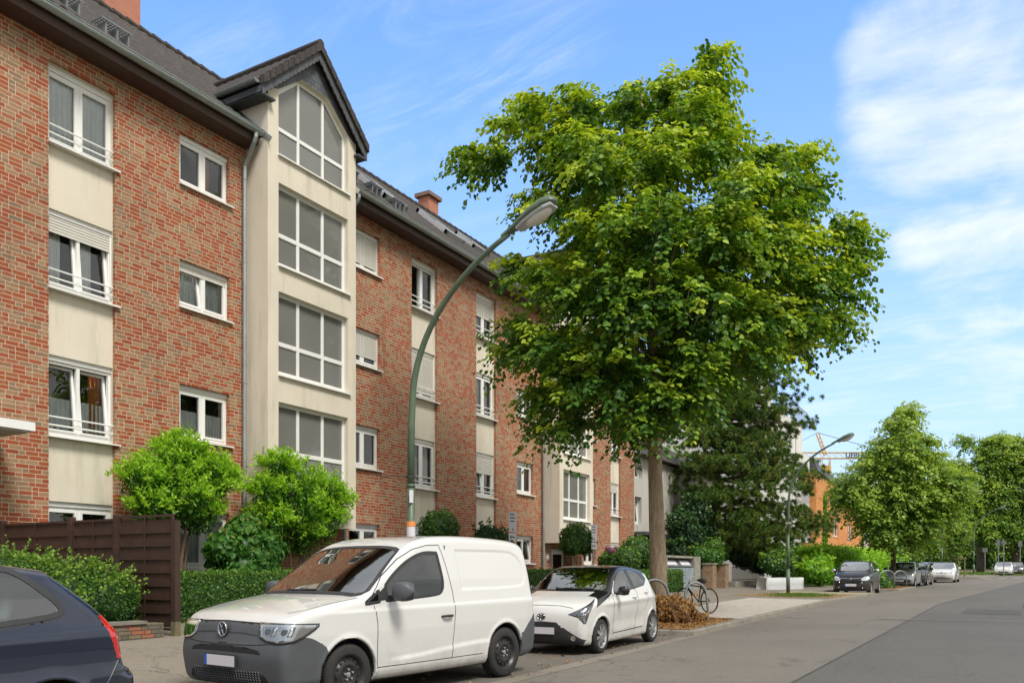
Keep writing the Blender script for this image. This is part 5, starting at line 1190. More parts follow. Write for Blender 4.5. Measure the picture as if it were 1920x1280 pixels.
M_plas = simple('black_plastic', (.035, .036, .038), .55, var=.1, spec=.4); M_plasg = simple('grey_plastic', (.075, .08, .087), .5, var=.06, bump=.15, bs=300); M_rub = simple('tyre_rubber', (.022, .021, .020), .85, var=.2, vs=12); M_shutl = simple('panel_gap', (.01, .01, .01), .8, var=0)
M_cgl = glassmat('car_glass', 1.7, (.42, .48, .45), add=.05); M_cgls = glassmat('windscreen_glass', 1.5, (.72, .78, .75), add=.26); M_cgfar = glassmat('pale_windscreen_glass', 1.5, (.72, .78, .75), add=.42); M_chr = simple('chrome', (.75, .76, .77), .12, 1.0, var=0); M_alloy = simple('alloy', (.45, .46, .47), .3, .8, var=.1)
M_lens = glassmat('lamp_lens', 1.6, (.95, .96, .97), add=.05); M_lampin = simple('lamp_reflector', (.62, .64, .66), .22, .7, var=.1, vs=20); M_red = simple('red_lens', (.55, .012, .01), .12, var=0, spec=.7, coat=1.0); M_amber = simple('amber_lens', (.7, .22, .03), .2, var=0)
M_int = simple('car_interior', (.07, .07, .073), .8, var=.2); M_plate = simple('number_plate_blank', (.62, .60, .63), .5, var=.03); M_eu = simple('plate_blue', (.01, .10, .45), .4, var=0); M_steel = simple('black_steel_wheel', (.018, .018, .019), .4, var=.1, spec=.5); M_seatg = simple('grey_seat', (.20, .22, .22), .85, var=.1)
def wheel(root, x, y, R, w_, kind, sg, name='wheel'):
    """centre x,y ; sg=+1 outer face toward +y"""
    t = MB(); rr = R * .66; pr = [(rr, -w_ / 2 + .01), (R - .03, -w_ / 2), (R - .008, -w_ / 2 + .02), (R, -w_ / 2 + .045), (R, w_ / 2 - .045), (R - .008, w_ / 2 - .02), (R - .03, w_ / 2), (rr + .02, w_ / 2 - .002), (rr, w_ / 2 - .02)]
    t.lathe(pr, 48, 'y', (x, y, R)); o = t.build(name, M_rub, root, True, False); o.data.polygons.foreach_set('use_smooth', [True] * len(o.data.polygons))
    tr = MB()
    for k in range(60):
        a = 2 * PI * k / 60
        for (q0, q1, da) in ((-w_ / 2 + .03, -.012, .0), (.012, w_ / 2 - .03, .05)):
            V = [((R + e) * math.cos(a + dd) + x, y + q, (R + e) * math.sin(a + dd) + R) for e in (-.002, .004) for (q, dd) in ((q0, da), (q1, da), (q1, da + .06), (q0, da + .06))]
            tr.add(V, [(4, 5, 6, 7), (0, 1, 5, 4), (2, 3, 7, 6), (1, 2, 6, 5), (3, 0, 4, 7)])
    tr.build('tread', M_rub, o, False, False)
    f = y + sg * (w_ / 2 - .035); r = MB()
    if kind == 'steel':
        r.lathe([(rr + .012, f + sg * .03), (rr - .005, f + sg * .02), (rr - .02, f - sg * .01), (rr - .035, f - sg * .03), (rr * .80, f - sg * .012), (rr * .62, f + sg * .010), (rr * .50, f + sg * .022), (rr * .42, f + sg * .006), (rr * .18, f + sg * .002), (0.001, f + sg * .004)], 40, 'y', (x, 0, R))
        rm = r.build('rim', M_steel, o, True, False); hd = MB()
        for k in range(14):
            a = 2 * PI * k / 14; hd.lathe([(.0, f - sg * .002), (.017, f - sg * .001), (.019, f - sg * .012)], 10, 'y', (x + rr * .72 * math.cos(a), sg * .010, R + rr * .72 * math.sin(a)))
        hd.build('rim_hole', M_dark, rm, False, False); bt = MB()
        for k in range(5):
            a = 2 * PI * k / 5 + .4; bt.lathe([(.013, f), (.013, f + sg * .026), (0, f + sg * .03)], 8, 'y', (x + .056 * math.cos(a), 0, R + .056 * math.sin(a)))
        bt.lathe([(.03, f), (.03, f + sg * .014), (0, f + sg * .018)], 14, 'y', (x, 0, R)); bt.build('wheel_bolt', M_alloy, rm, False, False)
    else:
        r.lathe([(rr + .012, f + sg * .03), (rr - .006, f + sg * .022), (rr - .02, f - .0), (rr - .03, f - sg * .08), (rr - .03, f - sg * .13)], 40, 'y', (x, 0, R)); rm = r.build('rim', M_alloy, o, True, False)
        bk = MB(); bk.lathe([(0.001, f - sg * .07), (rr - .02, f - sg * .07)], 24, 'y', (x, 0, R)); bk.build('brake_disc', M_int, rm, False, False)
        sp = MB(); n = kind if isinstance(kind, int) else 8
        for k in range(n):
            a = 2 * PI * k / n + .2
            for da in ((-.10, .10) if n <= 6 else (0,)):
                c0, c1 = a + da * .6, a + da; w0, w1 = .020, .028 if n > 6 else .02
                def q(r_, an, t_, dep): return (x + r_ * math.cos(an) - t_ * math.sin(an), f + sg * dep, R + r_ * math.sin(an) + t_ * math.cos(an))
                V = [q(.04, c0, -w0, .022), q(.04, c0, w0, .022), q(rr - .012, c1, w1, .018), q(rr - .012, c1, -w1, .018), q(.04, c0, -w0, -.02), q(.04, c0, w0, -.02), q(rr - .012, c1, w1, -.02), q(rr - .012, c1, -w1, -.02)]
                sp.add(V, [(0, 1, 2, 3), (0, 4, 5, 1), (1, 5, 6, 2), (2, 6, 7, 3), (3, 7, 4, 0)])
        sp.lathe([(.065, f - sg * .02), (.062, f + sg * .024), (.03, f + sg * .03), (.001, f + sg * .03)], 20, 'y', (x, 0, R)); sp.build('spoke', M_alloy, rm, False, False)
    return o
def mirror_cap(root, x, y, z, sg, m, s=1.0):
    b = MB(); pr = [(0, .0), (.055, .01), (.082, .05), (.088, .12), (.075, .19), (.0, .225)]
    V = []; n = 14
    for r, d in pr:
        for k in range(n):
            a = 2 * PI * k / n; cx, cz = math.cos(a), math.sin(a); ex = abs(cx) ** .5 * (1 if cx > 0 else -1); ez = abs(cz) ** .5 * (1 if cz > 0 else -1)
            V.append((x + ex * r * 1.05 * s * (1 if ex < 0 else .45), y + sg * d * s, z + ez * r * s))
    F = [(i * n + k, i * n + (k + 1) % n, (i + 1) * n + (k + 1) % n, (i + 1) * n + k) for i in range(len(pr) - 1) for k in range(n)]
    b.add(V, F); o = b.build('wing_mirror', m, root, True, False)
    a = MB(); a.box(x - .02, x + .03, min(y - sg * .09, y + sg * .03), max(y - sg * .09, y + sg * .03), z - .08 * s, z - .035 * s); a.build('mirror_arm', M_plas, o, False, False); return o
def handle(root, car, x, z, sg, m, w_=.16):
    p = car.cast(np.array([[x, 0, z]]), 1, sg)[0]; b = MB(); y = p[1]
    pts = [(x - w_ / 2, y + sg * .0, z), (x - w_ * .38, y + sg * .032, z + .004), (x, y + sg * .040, z + .006), (x + w_ * .38, y + sg * .032, z + .004), (x + w_ / 2, y, z)]
    b.tube(pts, [.012, .015, .016, .015, .012], 8); b.build('door_handle', m, root, True, False)
def seats(root, W, x1, x2, z, hd=True, m=None):
    for (x, nm) in ((x1, 'front_seat'), (x2, 'rear_seat')):
        if x is None: continue
        for y in (-.36, .36):
            b = MB(); b.box(x - .5, x, y - .24, y + .24, z, z + .14); M_ = Matrix.Translation((x - .05, 0, z)) @ Matrix.Rotation(.25, 4, 'Y')
            b.box(-.06, .06, y - .23, y + .23, .05, .58, M_); b.box(-.04, .05, y - .12, y + .12, .60, .80, M_); o = b.build(nm, m or M_int, root, False, False)
            bv = o.modifiers.new('b', 'BEVEL'); bv.width = .05; bv.segments = 3
def plate(root, x, z, sg=-1, eu=True, w_=.52, tilt=0):
    b = MB(); b.box(x - .012, x, -w_ / 2 - .008, w_ / 2 + .008, z - .065, z + .065); o = b.build('number_plate', M_plas, root, False, False)
    p = MB(); e = .05 if eu else 0
    xx = x + sg * .014 if sg < 0 else x + .002
    if sg < 0: xx = x - .0145
    p.quad((xx, -w_ / 2, z - .055), (xx, w_ / 2 - e, z - .055), (xx, w_ / 2 - e, z + .055), (xx, -w_ / 2, z + .055)); p.build('plate_face', M_plate, o, False, False)
    if eu:
        q = MB(); q.quad((xx, w_ / 2 - e, z - .055), (xx, w_ / 2, z - .055), (xx, w_ / 2, z + .055), (xx, w_ / 2 - e, z + .055)); q.build('plate_band', M_eu, o, False, False)
    return o
def make_car(name, car, regions, label, loc, rz, cat='car', group=None, kinds=8, hubm=None, ww=.20, ty=None, inter=True):
    root = empty(name, (0, 0, 0)); tag(root, label, cat, group); W = car.W
    regs = [('wheel_arch', lambda p: np.maximum.reduce([np.minimum.reduce([np.sqrt((p[:, 0] - xw) ** 2 + (p[:, 2] - car.Rw) ** 2) for xw in car.wh]) - (car.Rw + car.well + .004), np.abs(p[:, 1]) - (car.hw(p[:, 0], p[:, 2]) - .035)]), M_plas)] + regions
    P, Q, lab = car.body(regs); submesh('body', P, Q[lab < 0], car.paint, root)
    done = {}
    for i, r in enumerate(regs):
        if (lab == i).any():
            q = Q[lab == i]; cy = P[q].mean(1)[:, 1]
            if r[0] == 'wheel_arch':
                cx = P[q].mean(1)[:, 0]; mid = sum(car.wh) / 2
                for a in (cy > 0, cy <= 0):
                    for b_ in (cx > mid, cx <= mid):
                        if (a & b_).any(): submesh(r[0], P, q[a & b_], r[2], root)
            elif np.abs(cy).min() > .2:
                for a in (cy > 0, cy <= 0):
                    if a.any(): submesh(r[0], P, q[a], r[2], root)
            else: submesh(r[0], P, q, r[2], root)
    for xw in car.wh:
        for sg in (-1, 1): wheel(root, xw, sg * (W / 2 - ww / 2 - .012), car.Rw, ww, kinds, sg)
    fl = MB(); fl.box(car.wh[0] - .5, car.wh[1] + .5, -W / 2 + .35, W / 2 - .35, .16, .26); fl.build('underbody', M_int, root, False, False)
    place(root, loc, rz); return root
def logo_ring(root, c, r, m, tube=.006, axis='x', n=28, sx=1.0, par=None, name='badge'):
    b = MB(); b.tube([(c[0], c[1] + r * sx * math.cos(2 * PI * k / n), c[2] + r * math.sin(2 * PI * k / n)) for k in range(n + 1)], tube, 6, False); return b.build(name, m, root, True, False)
# ------------------------------------------------------------------ white panel van
def van_extra(x, z):
    e = -.012 * sst(z, .975 + .035 * (x / 4.5), 1.0 + .035 * (x / 4.5)) * sst(x, .5, 1.2)                    # shoulder step
    q = sdpoly(np.asarray(x).ravel(), np.asarray(z).ravel(), VP).reshape(np.shape(x)); e = e - .012 * sst(-q, 0.0, .022)    # sunk load panel
    lw = .40 + .085 * sst(x, 1.5, 3.3); e = e + .016 * sst(z, lw + .06, lw) * sst(x, 1.35, 1.8) * sst(x, 3.55, 3.2)
    return e
VP = resample([(2.83, 1.17, 1), (4.0, 1.17), (4.20, 1.20), (4.25, 1.32), (4.20, 1.52), (4.08, 1.63), (3.9, 1.67), (2.80, 1.675, 1)], True, 2)
van = Car(4.50, 1.855, 1.86,
          [(.30, .24), (.12, .24), (.04, .30), (.02, .42), (0.0, .56), (.01, .66), (.045, .78), (.07, .90), (.16, .99), (.34, 1.045), (.72, 1.115), (1.08, 1.165, 1), (1.38, 1.37), (1.72, 1.58), (1.92, 1.69, 1), (2.10, 1.775), (2.45, 1.845), (3.1, 1.86), (3.9, 1.835), (4.24, 1.80), (4.36, 1.73), (4.40, 1.56), (4.43, 1.2), (4.47, .85), (4.50, .68), (4.50, .40), (4.44, .26), (4.1, .22)],
          [(0, .84), (.22, .86), (.32, .895), (.5, .912), (.75, .925), (.98, .922), (1.1, .902), (1.3, .872), (1.6, .81), (1.75, .77), (2.0, .70)],
          [(-.2, .92), (0, .945), (.15, .97), (.35, .99), (.7, 1.0), (1.0, 1.0), (3.6, 1.0), (4.2, .985), (4.5, .95), (4.8, .93)], (.94, 3.695),   .325, .13, .05, .03, .085, van_extra, .0175, .065)
van.paint = M_pw
ws = [(0, 1.185), (.55, 1.18), (.80, 1.16), (.84, 1.22), (.70, 1.60), (.665, 1.665), (.4, 1.695), (0, 1.70)]
def mir(p): return [q for q in p] + [(-q[0], *q[1:]) for q in p[::-1] if abs(q[0]) > 1e-6]
W_ws = reg_front(mir(ws), 2.3, 1, False)
swm = [(1.53, 1.095, 1), (2.36, 1.13), (2.47, 1.17), (2.505, 1.30), (2.46, 1.62, 1), (2.28, 1.625), (2.10, 1.59), (1.86, 1.49), (1.62, 1.335), (1.53, 1.255, 1)]
sq = [(1.20, 1.065), (1.40, 1.085, 1), (1.40, 1.19, 1), (1.22, 1.08)]
tri = [(1.40, 1.085, 1), (1.53, 1.095, 1), (1.53, 1.26, 1), (1.40, 1.17, 1)]
S_main, S_q, S_t = reg_side(swm, 2, .5), reg_side(sq, 1, .5), reg_side(tri, 0, .5)
bump_ = lambda p: np.maximum(np.where(p[:, 0] < 1.0, p[:, 2] - (.70 - .16 * sst(np.abs(p[:, 1]), .80, .93) * 0 - .62 * sst(p[:, 0], .32, .98) * .5), 1), p[:, 0] - .86)
front_low = reg_side([(-.4, 0, 1), (-.4, .71, 1), (.12, .71), (.32, .765), (.42, .755), (.55, .69), (.66, .62), (.66, 0, 1)], 2, -2)
grille_u = reg_front([(0, .755), (.55, .765), (.56, .895), (0, .905)], .5, 0)
hood_gr = reg_front(mir([(0, .70), (.66, .70, 1), (.60, .765, 1), (.56, .80), (.565, .90, 1), (0, .915)]), .55, 0, False)
slot = reg_front(mir([(0, .61), (.48, .60), (.62, .585), (.5, .66), (0, .675)]), .5, 1, False)
low = reg_front(mir([(0, .235), (.70, .25), (.60, .425), (0, .43)]), .5, 1, False)
lamp = [(.545, .785), (.60, .745), (.72, .725), (.87, .775), (.915, .86), (.83, .893), (.56, .90)]
LPS = resample([(-.2, .60, 1), (.10, .70), (.30, .765), (.52, .86), (.50, .895), (-.2, .93, 1)], True, 1)
L_front = lambda p: np.maximum(sdpoly(np.abs(p[:, 1]), p[:, 2], LP_), sdpoly(p[:, 0], p[:, 2], LPS))
LP_ = resample([(.555, .77, 1), (.65, .725), (.80, .715), (1.1, .70), (1.1, .93), (.80, .895), (.57, .90, 1)], True, 1)
rearb = lambda p: np.maximum(p[:, 2] - (.56 + .35 * np.clip((p[:, 0] - 4.1) / .4, 0, 1)), 4.06 - p[:, 0])
tail = lambda p: np.maximum(np.maximum(4.375 - .05 * (p[:, 2] - 1.2) - p[:, 0], np.abs(p[:, 2] - 1.22) - .36), .74 - np.abs(p[:, 1]))
reg = [('windscreen', W_ws, M_cgls), ('windscreen_seal', grow(W_ws, .022), M_plas), ('side_window', either(S_main, S_q), M_cgl), ('window_seal', either(grow(S_main, .026), grow(S_q, .024), S_t), M_plas),
       ('air_slot', slot, M_shutl), ('lower_grille', low, M_shutl), ('front_grille', hood_gr, M_plasg), ('front_bumper', front_low, M_plasg), ('rear_bumper', rearb, M_plasg), ('tail_light', tail, M_red)]
VAN = make_car('panel_van', van, reg, 'white panel van with dark grey bumpers and black steel wheels parked at the kerb', (0, 0, 0), 0, 'van', kinds='steel', ww=.205)
for sg in (1, -1):
    ribbon(van, [(1.345, .36), (1.345, .85), (1.31, 1.04)], 1, sg, .009, M_shutl, VAN, 'door_gap'); ribbon(van, [(2.60, .36), (2.665, .95), (2.655, 1.15), (2.59, 1.50), (2.53, 1.72)], 1, sg, .009, M_shutl, VAN, 'door_gap')
    ribbon(van, [(1.345, .36), (3.2, .355)], 1, sg, .008, M_shutl, VAN, 'sill_gap'); ribbon(van, [(1.30, 1.15), (1.5, 1.36), (1.8, 1.555), (2.05, 1.665), (2.3, 1.715), (2.53, 1.725)], 1, sg, .008, M_shutl, VAN, 'door_gap')
    handle(VAN, van, 2.50, .865, sg, M_plas, .19)
    ribbon(van, [(2.55, 1.755), (4.2, 1.70)], 1, sg, .006, M_shutl, VAN, 'roof_gap') if False else None
    mirror_cap(VAN, 1.58, sg * .97, 1.19, sg, M_plasg, 1.25)
    dpatch(van, [(.432, .765, 1), (.52, .71), (.66, .695), (.84, .73), (1.02, .85), (1.025, .895, 1), (.85, .905), (.435, .915, 1)], sg, M_plas, VAN, 'headlight_edge', off=.0015)
    bw = dpatch(van, [(.448, .775, 1), (.53, .722), (.66, .708), (.83, .742), (.99, .852), (1.00, .882, 1), (.84, .892), (.45, .90, 1)], sg, M_lampin, VAN, 'headlight', off=.004)
    for (a, b_) in ((.55, .60), (.72, .77)):
        dpatch(van, [(a, .775), (a + .05, .775), (a + .085, .87), (a + .045, .87)], sg, M_chr, bw, 'lamp_reflector', off=.012, it=0)
        dpatch(van, [(a - .06, .79), (a - .005, .79), (a + .02, .85), (a - .045, .85)], sg, M_int, bw, 'lamp_recess', off=.007, it=1)
    dpatch(van, [(.448, .775, 1), (.53, .722), (.66, .708), (.83, .742), (.99, .852), (1.00, .882, 1), (.84, .892), (.45, .90, 1)], sg, M_lens, bw, 'lamp_lens', off=.020)
ribbon(van, [(-.84, 1.10), (-.80, 1.0), (-.76, .93), (-.62, .915), (0, .925), (.62, .915), (.76, .93), (.80, 1.0), (.84, 1.10)], 0, -1, .007, M_shutl, VAN, 'bonnet_gap') if False else None
for sg in (1, -1):
    ribbon(van, [(.30, sg * .70), (.45, sg * .80), (.80, sg * .835), (1.12, sg * .84)], 2, 1, .008, M_shutl, VAN, 'bonnet_gap')
    wp = MB(); P0 = van.cast(np.array([[0, sg * .05 - .25 + .15, 1.215], [0, sg * .05 - .25 + .55, 1.205]]), 0, -1)
    wp.tube([P0[0] + [-.02, 0, 0], P0[1] + [-.02, 0, 0]], .009, 6); wp.build('wiper', M_plas, VAN, False, False)
ribbon(van, [(-.66, .70), (-.45, .685), (0, .68), (.45, .685), (.66, .70)], 0, -1, .008, M_shutl, VAN, 'panel_gap'); ribbon(van, [(-.56, .904), (0, .918), (.56, .904)], 0, -1, .010, M_shutl, VAN, 'bonnet_gap'); ribbon(van, [(-.62, .775), (-.3, .80), (0, .805), (.3, .80), (.62, .775)], 0, -1, .012, M_plas, VAN, 'grille_crease')
lg = MB()
for z_ in np.arange(.26, .42, .026):
    n = 56; rr_ = [(-.56 + 1.12 * k / n, z_ + .009 * (1 if k % 2 else -1)) for k in range(n + 1)]; q = van.cast(np.array([[0, a, b_] for a, b_ in rr_]), 0, -1); lg.tube([v + np.array([-.006, 0, 0]) for v in q], .0045, 4, False)
lg.build('grille_mesh', M_plasg, VAN, False, False)
pc = van.cast(np.array([[0, 0, .52]]), 0, -1)[0]; plate(VAN, pc[0] - .012, .515, eu=True)
bc = van.cast(np.array([[0, 0, .83]]), 0, -1)[0]; x0 = bc[0] - .02
bd = MB(); bd.lathe([(0, .012), (.074, .010), (.080, 0), (.08, -.03)], 28, 'x', (0, 0, 0)); 
for i, v in enumerate(bd.V): bd.V[i] = (x0 - v[0], v[1], .835 + v[2])
bo = bd.build('badge', M_plas, VAN, False, False); logo_ring(bo, (x0 - .012, 0, .835), .072, M_chr, .0065, name='badge_ring')
lt = MB(); X_ = x0 - .016; zc_ = .835
for a, b_ in (((-.030, .058), (0, .008)), ((.030, .058), (0, .008)), ((-.060, .030), (-.028, -.058)), ((-.028, -.058), (0, -.004)), ((0, -.004), (.028, -.058)), ((.028, -.058), (.060, .030))):
    lt.tube([(X_, a[0], zc_ + a[1]), (X_, b_[0], zc_ + b_[1])], .0052, 6)
lt.build('badge_letters', M_chr, bo, False, False)
seats(VAN, 1.8, 2.25, None, .62)
db = MB(); db.box(1.22, 1.55, -.70, .70, .8, 1.08); db.build('dashboard', M_int, VAN, False, False)
bh = MB(); bh.box(2.62, 2.64, -.78, .78, .3, 1.72); bh.build('bulkhead', M_seatg, VAN, False, False)
pp = MB(); pp.quad((1.32, -.50, 1.10), (1.32, -.24, 1.10), (1.47, -.24, 1.17), (1.47, -.50, 1.17)); pp.build('permit_card', M_plate, VAN, False, False)
st = MB(); st.tube([(1.62 + .05 * math.sin(a), -.36 + .17 * math.cos(a), 1.03 + .15 * math.sin(a)) for a in np.linspace(0, 2 * PI, 20)], .013, 6); st.build('steering_wheel', M_int, VAN, True, False)
VANRZ = math.radians(90 - 6.6)
def setcar(root, xr, yr, ang, wheelbase_x, R=0.0):     # world point under the near side rear wheel centre line, heading
    rz = math.radians(ang); root.rotation_euler = (math.atan(-SLOPE) * 0, 0, rz); return rz
def park(root, car, wx, wy, ang):
    """put the car so the ground point under its street side rear wheel is at (wx, wy); ang = degrees the long axis is turned from the street"""
    rz = math.radians(90 + ang); sc = root.scale[0]; lx, ly = car.wh[1] * sc, -(car.W / 2 - .02) * sc
    c_, s_ = math.cos(rz), math.sin(rz); ox, oy = wx - (c_ * lx - s_ * ly), wy - (s_ * lx + c_ * ly)
    root.location = (ox, oy, SLOPE * oy); root.rotation_euler = (0, -math.atan(SLOPE), rz)
def outline(car, poly, ax, root, w_, m=None, mirror=True, sign=-1, name='seal_edge', it=2):
    pl = [tuple(p) for p in resample(poly, True, it)]; ribbon(car, pl + [pl[0]], ax, sign, w_, m or M_plas, root, name, off=.0035, ds=.02, mirror=mirror)
outline(van, swm, 1, VAN, .028); outline(van, sq, 1, VAN, .022, it=1); outline(van, mir(ws), 0, VAN, .024, mirror=False, it=1)
park(VAN, van, -5.62, 9.62, -6.5)

# ------------------------------------------------------------------ white small hatchback with black roof
def ay_extra(x, z):
    return .016 * sst(z, .72, .60) * 0 + .018 * gauss(z, .80 + .02 * x, .05) * sst(x, .6, 1.2) - .022 * gauss(z, .50, .14) * sst(x, .95, 1.3) * sst(x, 2.75, 2.4)
ay = Car(3.455, 1.615, 1.46,
         [(.30, .17), (.10, .18), (.02, .24), (0, .40), (.015, .60), (.06, .74), (.16, .84), (.40, .93), (.72, .995), (.92, 1.045, 1), (1.20, 1.225), (1.52, 1.395), (1.74, 1.445), (2.1, 1.46), (2.5, 1.445), (2.88, 1.395), (3.02, 1.35), (3.12, 1.24), (3.24, 1.06), (3.33, .95), (3.38, .80), (3.45, .66), (3.455, .45), (3.40, .24), (3.1, .18)],
         [(0, .74), (.2, .76), (.35, .785), (.55, .80), (.8, .805), (.95, .785), (1.1, .735), (1.3, .655), (1.42, .60), (1.6, .54)],
         [(-.2, .84), (0, .87), (.2, .945), (.45, .985), (.8, 1.0), (2.6, 1.0), (3.0, .985), (3.3, .93), (3.6, .86)], (.68, 3.02), .285, .16, .13, .05, .085, ay_extra, .0185, .045)
ay.paint = M_pw2
A_ws = reg_front(mir([(0, 1.045), (.45, 1.045), (.70, 1.035), (.665, 1.12), (.56, 1.36), (.50, 1.405), (0, 1.425)]), 1.9, 1, False)
fw_ = reg_side([(1.22, 1.00, 1), (2.10, 1.055, 1), (2.0, 1.375, 1), (1.84, 1.375), (1.60, 1.30), (1.32, 1.13)], 1, .35); rw_ = reg_side([(2.18, 1.06, 1), (2.66, 1.10), (2.80, 1.16, 1), (2.62, 1.30), (2.42, 1.37), (2.08, 1.38, 1)], 1, .35)
roofb = lambda p: np.maximum(1.325 + .00 - p[:, 2] - .0 * p[:, 0], p[:, 0] - 2.98)
roofblk = either(reg_side([(.46, .76, 1), (.80, .87, 1), (1.10, .975, 1), (1.30, 1.14), (1.62, 1.34), (1.90, 1.40), (2.9, 1.34, 1), (3.1, 1.40, 1), (2.6, 1.7, 1), (1.2, 1.7, 1), (.90, 1.2, 1), (.52, .86)], 0, .56), reg_top([(1.52, 0), (1.48, .9), (2.95, .9), (3.02, 0)], 1.30, 0), reg_side([(1.2, .96, 1), (1.4, 1.2), (1.7, 1.42), (2.7, 1.42), (2.9, 1.2, 1), (2.7, 1.08, 1), (2.2, 1.03)], 0, .35))
A_lamp = lambda p: np.maximum(sdpoly(np.abs(p[:, 1]), p[:, 2], ALP), p[:, 0] - .62)
ALP = resample([(.40, .655, 1), (.62, .60, 1), (.70, .62), (.95, .76, 1), (.95, .86, 1), (.72, .80)], True, 0)
A_fin = reg_front([(.52, .62, 1), (.73, .62, 1), (.62, .50, 1)], .5, 0)
A_up = reg_front(mir([(0, .46), (.36, .455, 1), (.28, .535, 1), (0, .55)]), .4, 0, False); A_lo = reg_front(mir([(0, .17), (.68, .17, 1), (.73, .25, 1), (.39, .455, 1), (0, .458)]), .45, 0, False)
rtail = lambda p: np.maximum.reduce([3.20 - p[:, 0], np.abs(p[:, 2] - .92) - .16, .56 - np.abs(p[:, 1])])
reg = [('windscreen', A_ws, M_cgls), ('windscreen_seal', grow(A_ws, .03), M_black), ('front_side_window', fw_, M_cgl), ('rear_side_window', rw_, M_cgl), ('black_roof', roofblk, M_black),
        ('upper_grille', A_up, M_plas), ('lower_grille', A_lo, M_plas), ('tail_light', rtail, M_red)]
AY = make_car('small_car', ay, reg, 'small white hatchback with black roof and black windscreen pillars parked behind the white van', (0, 0, 0), 0, 'car', kinds=8, ww=.17)
for sg in (1, -1):
    ribbon(ay, [(1.15, .30), (1.17, .6), (1.13, .90), (1.16, .98)], 1, sg, .008, M_shutl, AY, 'door_gap'); ribbon(ay, [(2.12, .30), (2.22, .62), (2.24, .95), (2.14, 1.05)], 1, sg, .008, M_shutl, AY, 'door_gap'); ribbon(ay, [(2.55, .62), (2.72, .80), (2.76, 1.02)], 1, sg, .007, M_shutl, AY, 'door_gap'); ribbon(ay, [(1.15, .30), (2.5, .33)], 1, sg, .014, M_shutl, AY, 'sill_gap')
    handle(AY, ay, 2.06, .885, sg, M_pw2, .15); handle(AY, ay, 2.66, .955, sg, M_pw2, .12); mirror_cap(AY, 1.30, sg * .83, 1.02, sg, M_black, .92)
    dpatch(ay, [(.375, .665, 1), (.52, .615, 1), (.70, .66, 1), (.83, .84, 1), (.90, .915, 1), (.74, .835, 1)], sg, M_plas, AY, 'headlight_edge', off=.002, it=0)
    bw = dpatch(ay, [(.40, .672, 1), (.53, .63, 1), (.685, .672, 1), (.80, .835, 1), (.73, .815, 1)], sg, M_grey, AY, 'headlight', off=.005, it=0)
    dpatch(ay, [(.40, .668), (.535, .628), (.54, .642), (.42, .68)], sg, M_chr, bw, 'light_strip', off=.009, it=0); dpatch(ay, [(.535, .628), (.68, .668), (.78, .80), (.76, .80), (.665, .69), (.54, .645)], sg, M_chr, bw, 'light_strip', off=.009, it=0)
    dpatch(ay, [(.53, .672), (.63, .69), (.65, .75), (.56, .73)], sg, M_chr, bw, 'lamp_reflector', off=.010, it=1)
    dpatch(ay, [(.40, .672, 1), (.53, .63, 1), (.685, .672, 1), (.80, .835, 1), (.73, .815, 1)], sg, M_lens, bw, 'lamp_lens', off=.018, it=0)
    fn = dpatch(ay, [(.515, .608, 1), (.705, .655, 1), (.64, .52, 1), (.60, .515, 1)], sg, M_plas, AY, 'fin_grille', off=.003, it=0)
    for k in range(5): dpatch(ay, [(.525 + .017 * k, .603 - .019 * k), (.69 - .014 * k, .640 - .024 * k), (.688 - .014 * k, .632 - .024 * k), (.532 + .017 * k, .595 - .019 * k)], sg, M_grey, fn, 'fin', off=.009, it=0)
    fg = patch(ay, [(sg * (.565 + .042 * math.cos(a)), .29 + .042 * math.sin(a)) for a in np.linspace(0, 2 * PI, 15)[:-1]], 0, -1, M_chr, AY, 'fog_light', .012, 0, .02)
    wp = MB(); q = ay.cast(np.array([[0, sg * .1 - .4, 1.062], [0, sg * .1 - .0, 1.066], [0, sg * .1 + .12, 1.075]]), 0, -1); wp.tube([v + [-.02, 0, 0] for v in q], .008, 6); wp.build('wiper', M_plas, AY, False, False)
ribbon(ay, [(-.52, .765), (-.3, .80), (0, .808), (.3, .80), (.52, .765)], 0, -1, .007, M_shutl, AY, 'bonnet_gap')
for z_ in (.25, .29, .33, .37): ribbon(ay, [(-.5 + (z_ - .25) * 1.2, z_), (0, z_), (.5 - (z_ - .25) * 1.2, z_)], 0, -1, .006, M_grey, AY, 'grille_bar', .006, .05)
for z_ in (.475, .50, .525): ribbon(ay, [(-.26, z_), (0, z_), (.26, z_)], 0, -1, .006, M_grey, AY, 'grille_bar', .006, .05)
pc = ay.cast(np.array([[0, 0, .40]]), 0, -1)[0]; plate(AY, pc[0] - .015, .40, eu=False)
bc = ay.cast(np.array([[0, 0, .62]]), 0, -1)[0]; x0 = bc[0] - .008; q = MB()
q.add([(x0 - .002, .078 * math.cos(a), .625 + .055 * math.sin(a)) for a in np.linspace(0, 2 * PI, 25)[:-1]] + [(x0 + .03, .078 * math.cos(a), .625 + .055 * math.sin(a)) for a in np.linspace(0, 2 * PI, 25)[:-1]], [tuple(range(24))] + [(i, (i + 1) % 24, 24 + (i + 1) % 24, 24 + i) for i in range(24)])
bo = q.build('badge', M_plas, AY, False, False)
for (ry, rz_, cz) in ((.072, .049, .625), (.020, .044, .625), (.048, .014, .643)):
    t = MB(); t.tube([(x0 - .008, ry * math.cos(a), cz + rz_ * math.sin(a)) for a in np.linspace(0, 2 * PI, 26)], .0045, 6, False); t.build('badge_ring', M_chr, bo, True, False)
an = MB(); an.tube([(1.95, 0, 1.45), (2.05, 0, 1.60)], .004, 5); an.build('aerial', M_plas, AY, False, False)
seats(AY, 1.6, 1.85, 2.65, .45); db = MB(); db.box(1.0, 1.3, -.62, .62, .7, .98); db.build('dashboard', M_int, AY, False, False)
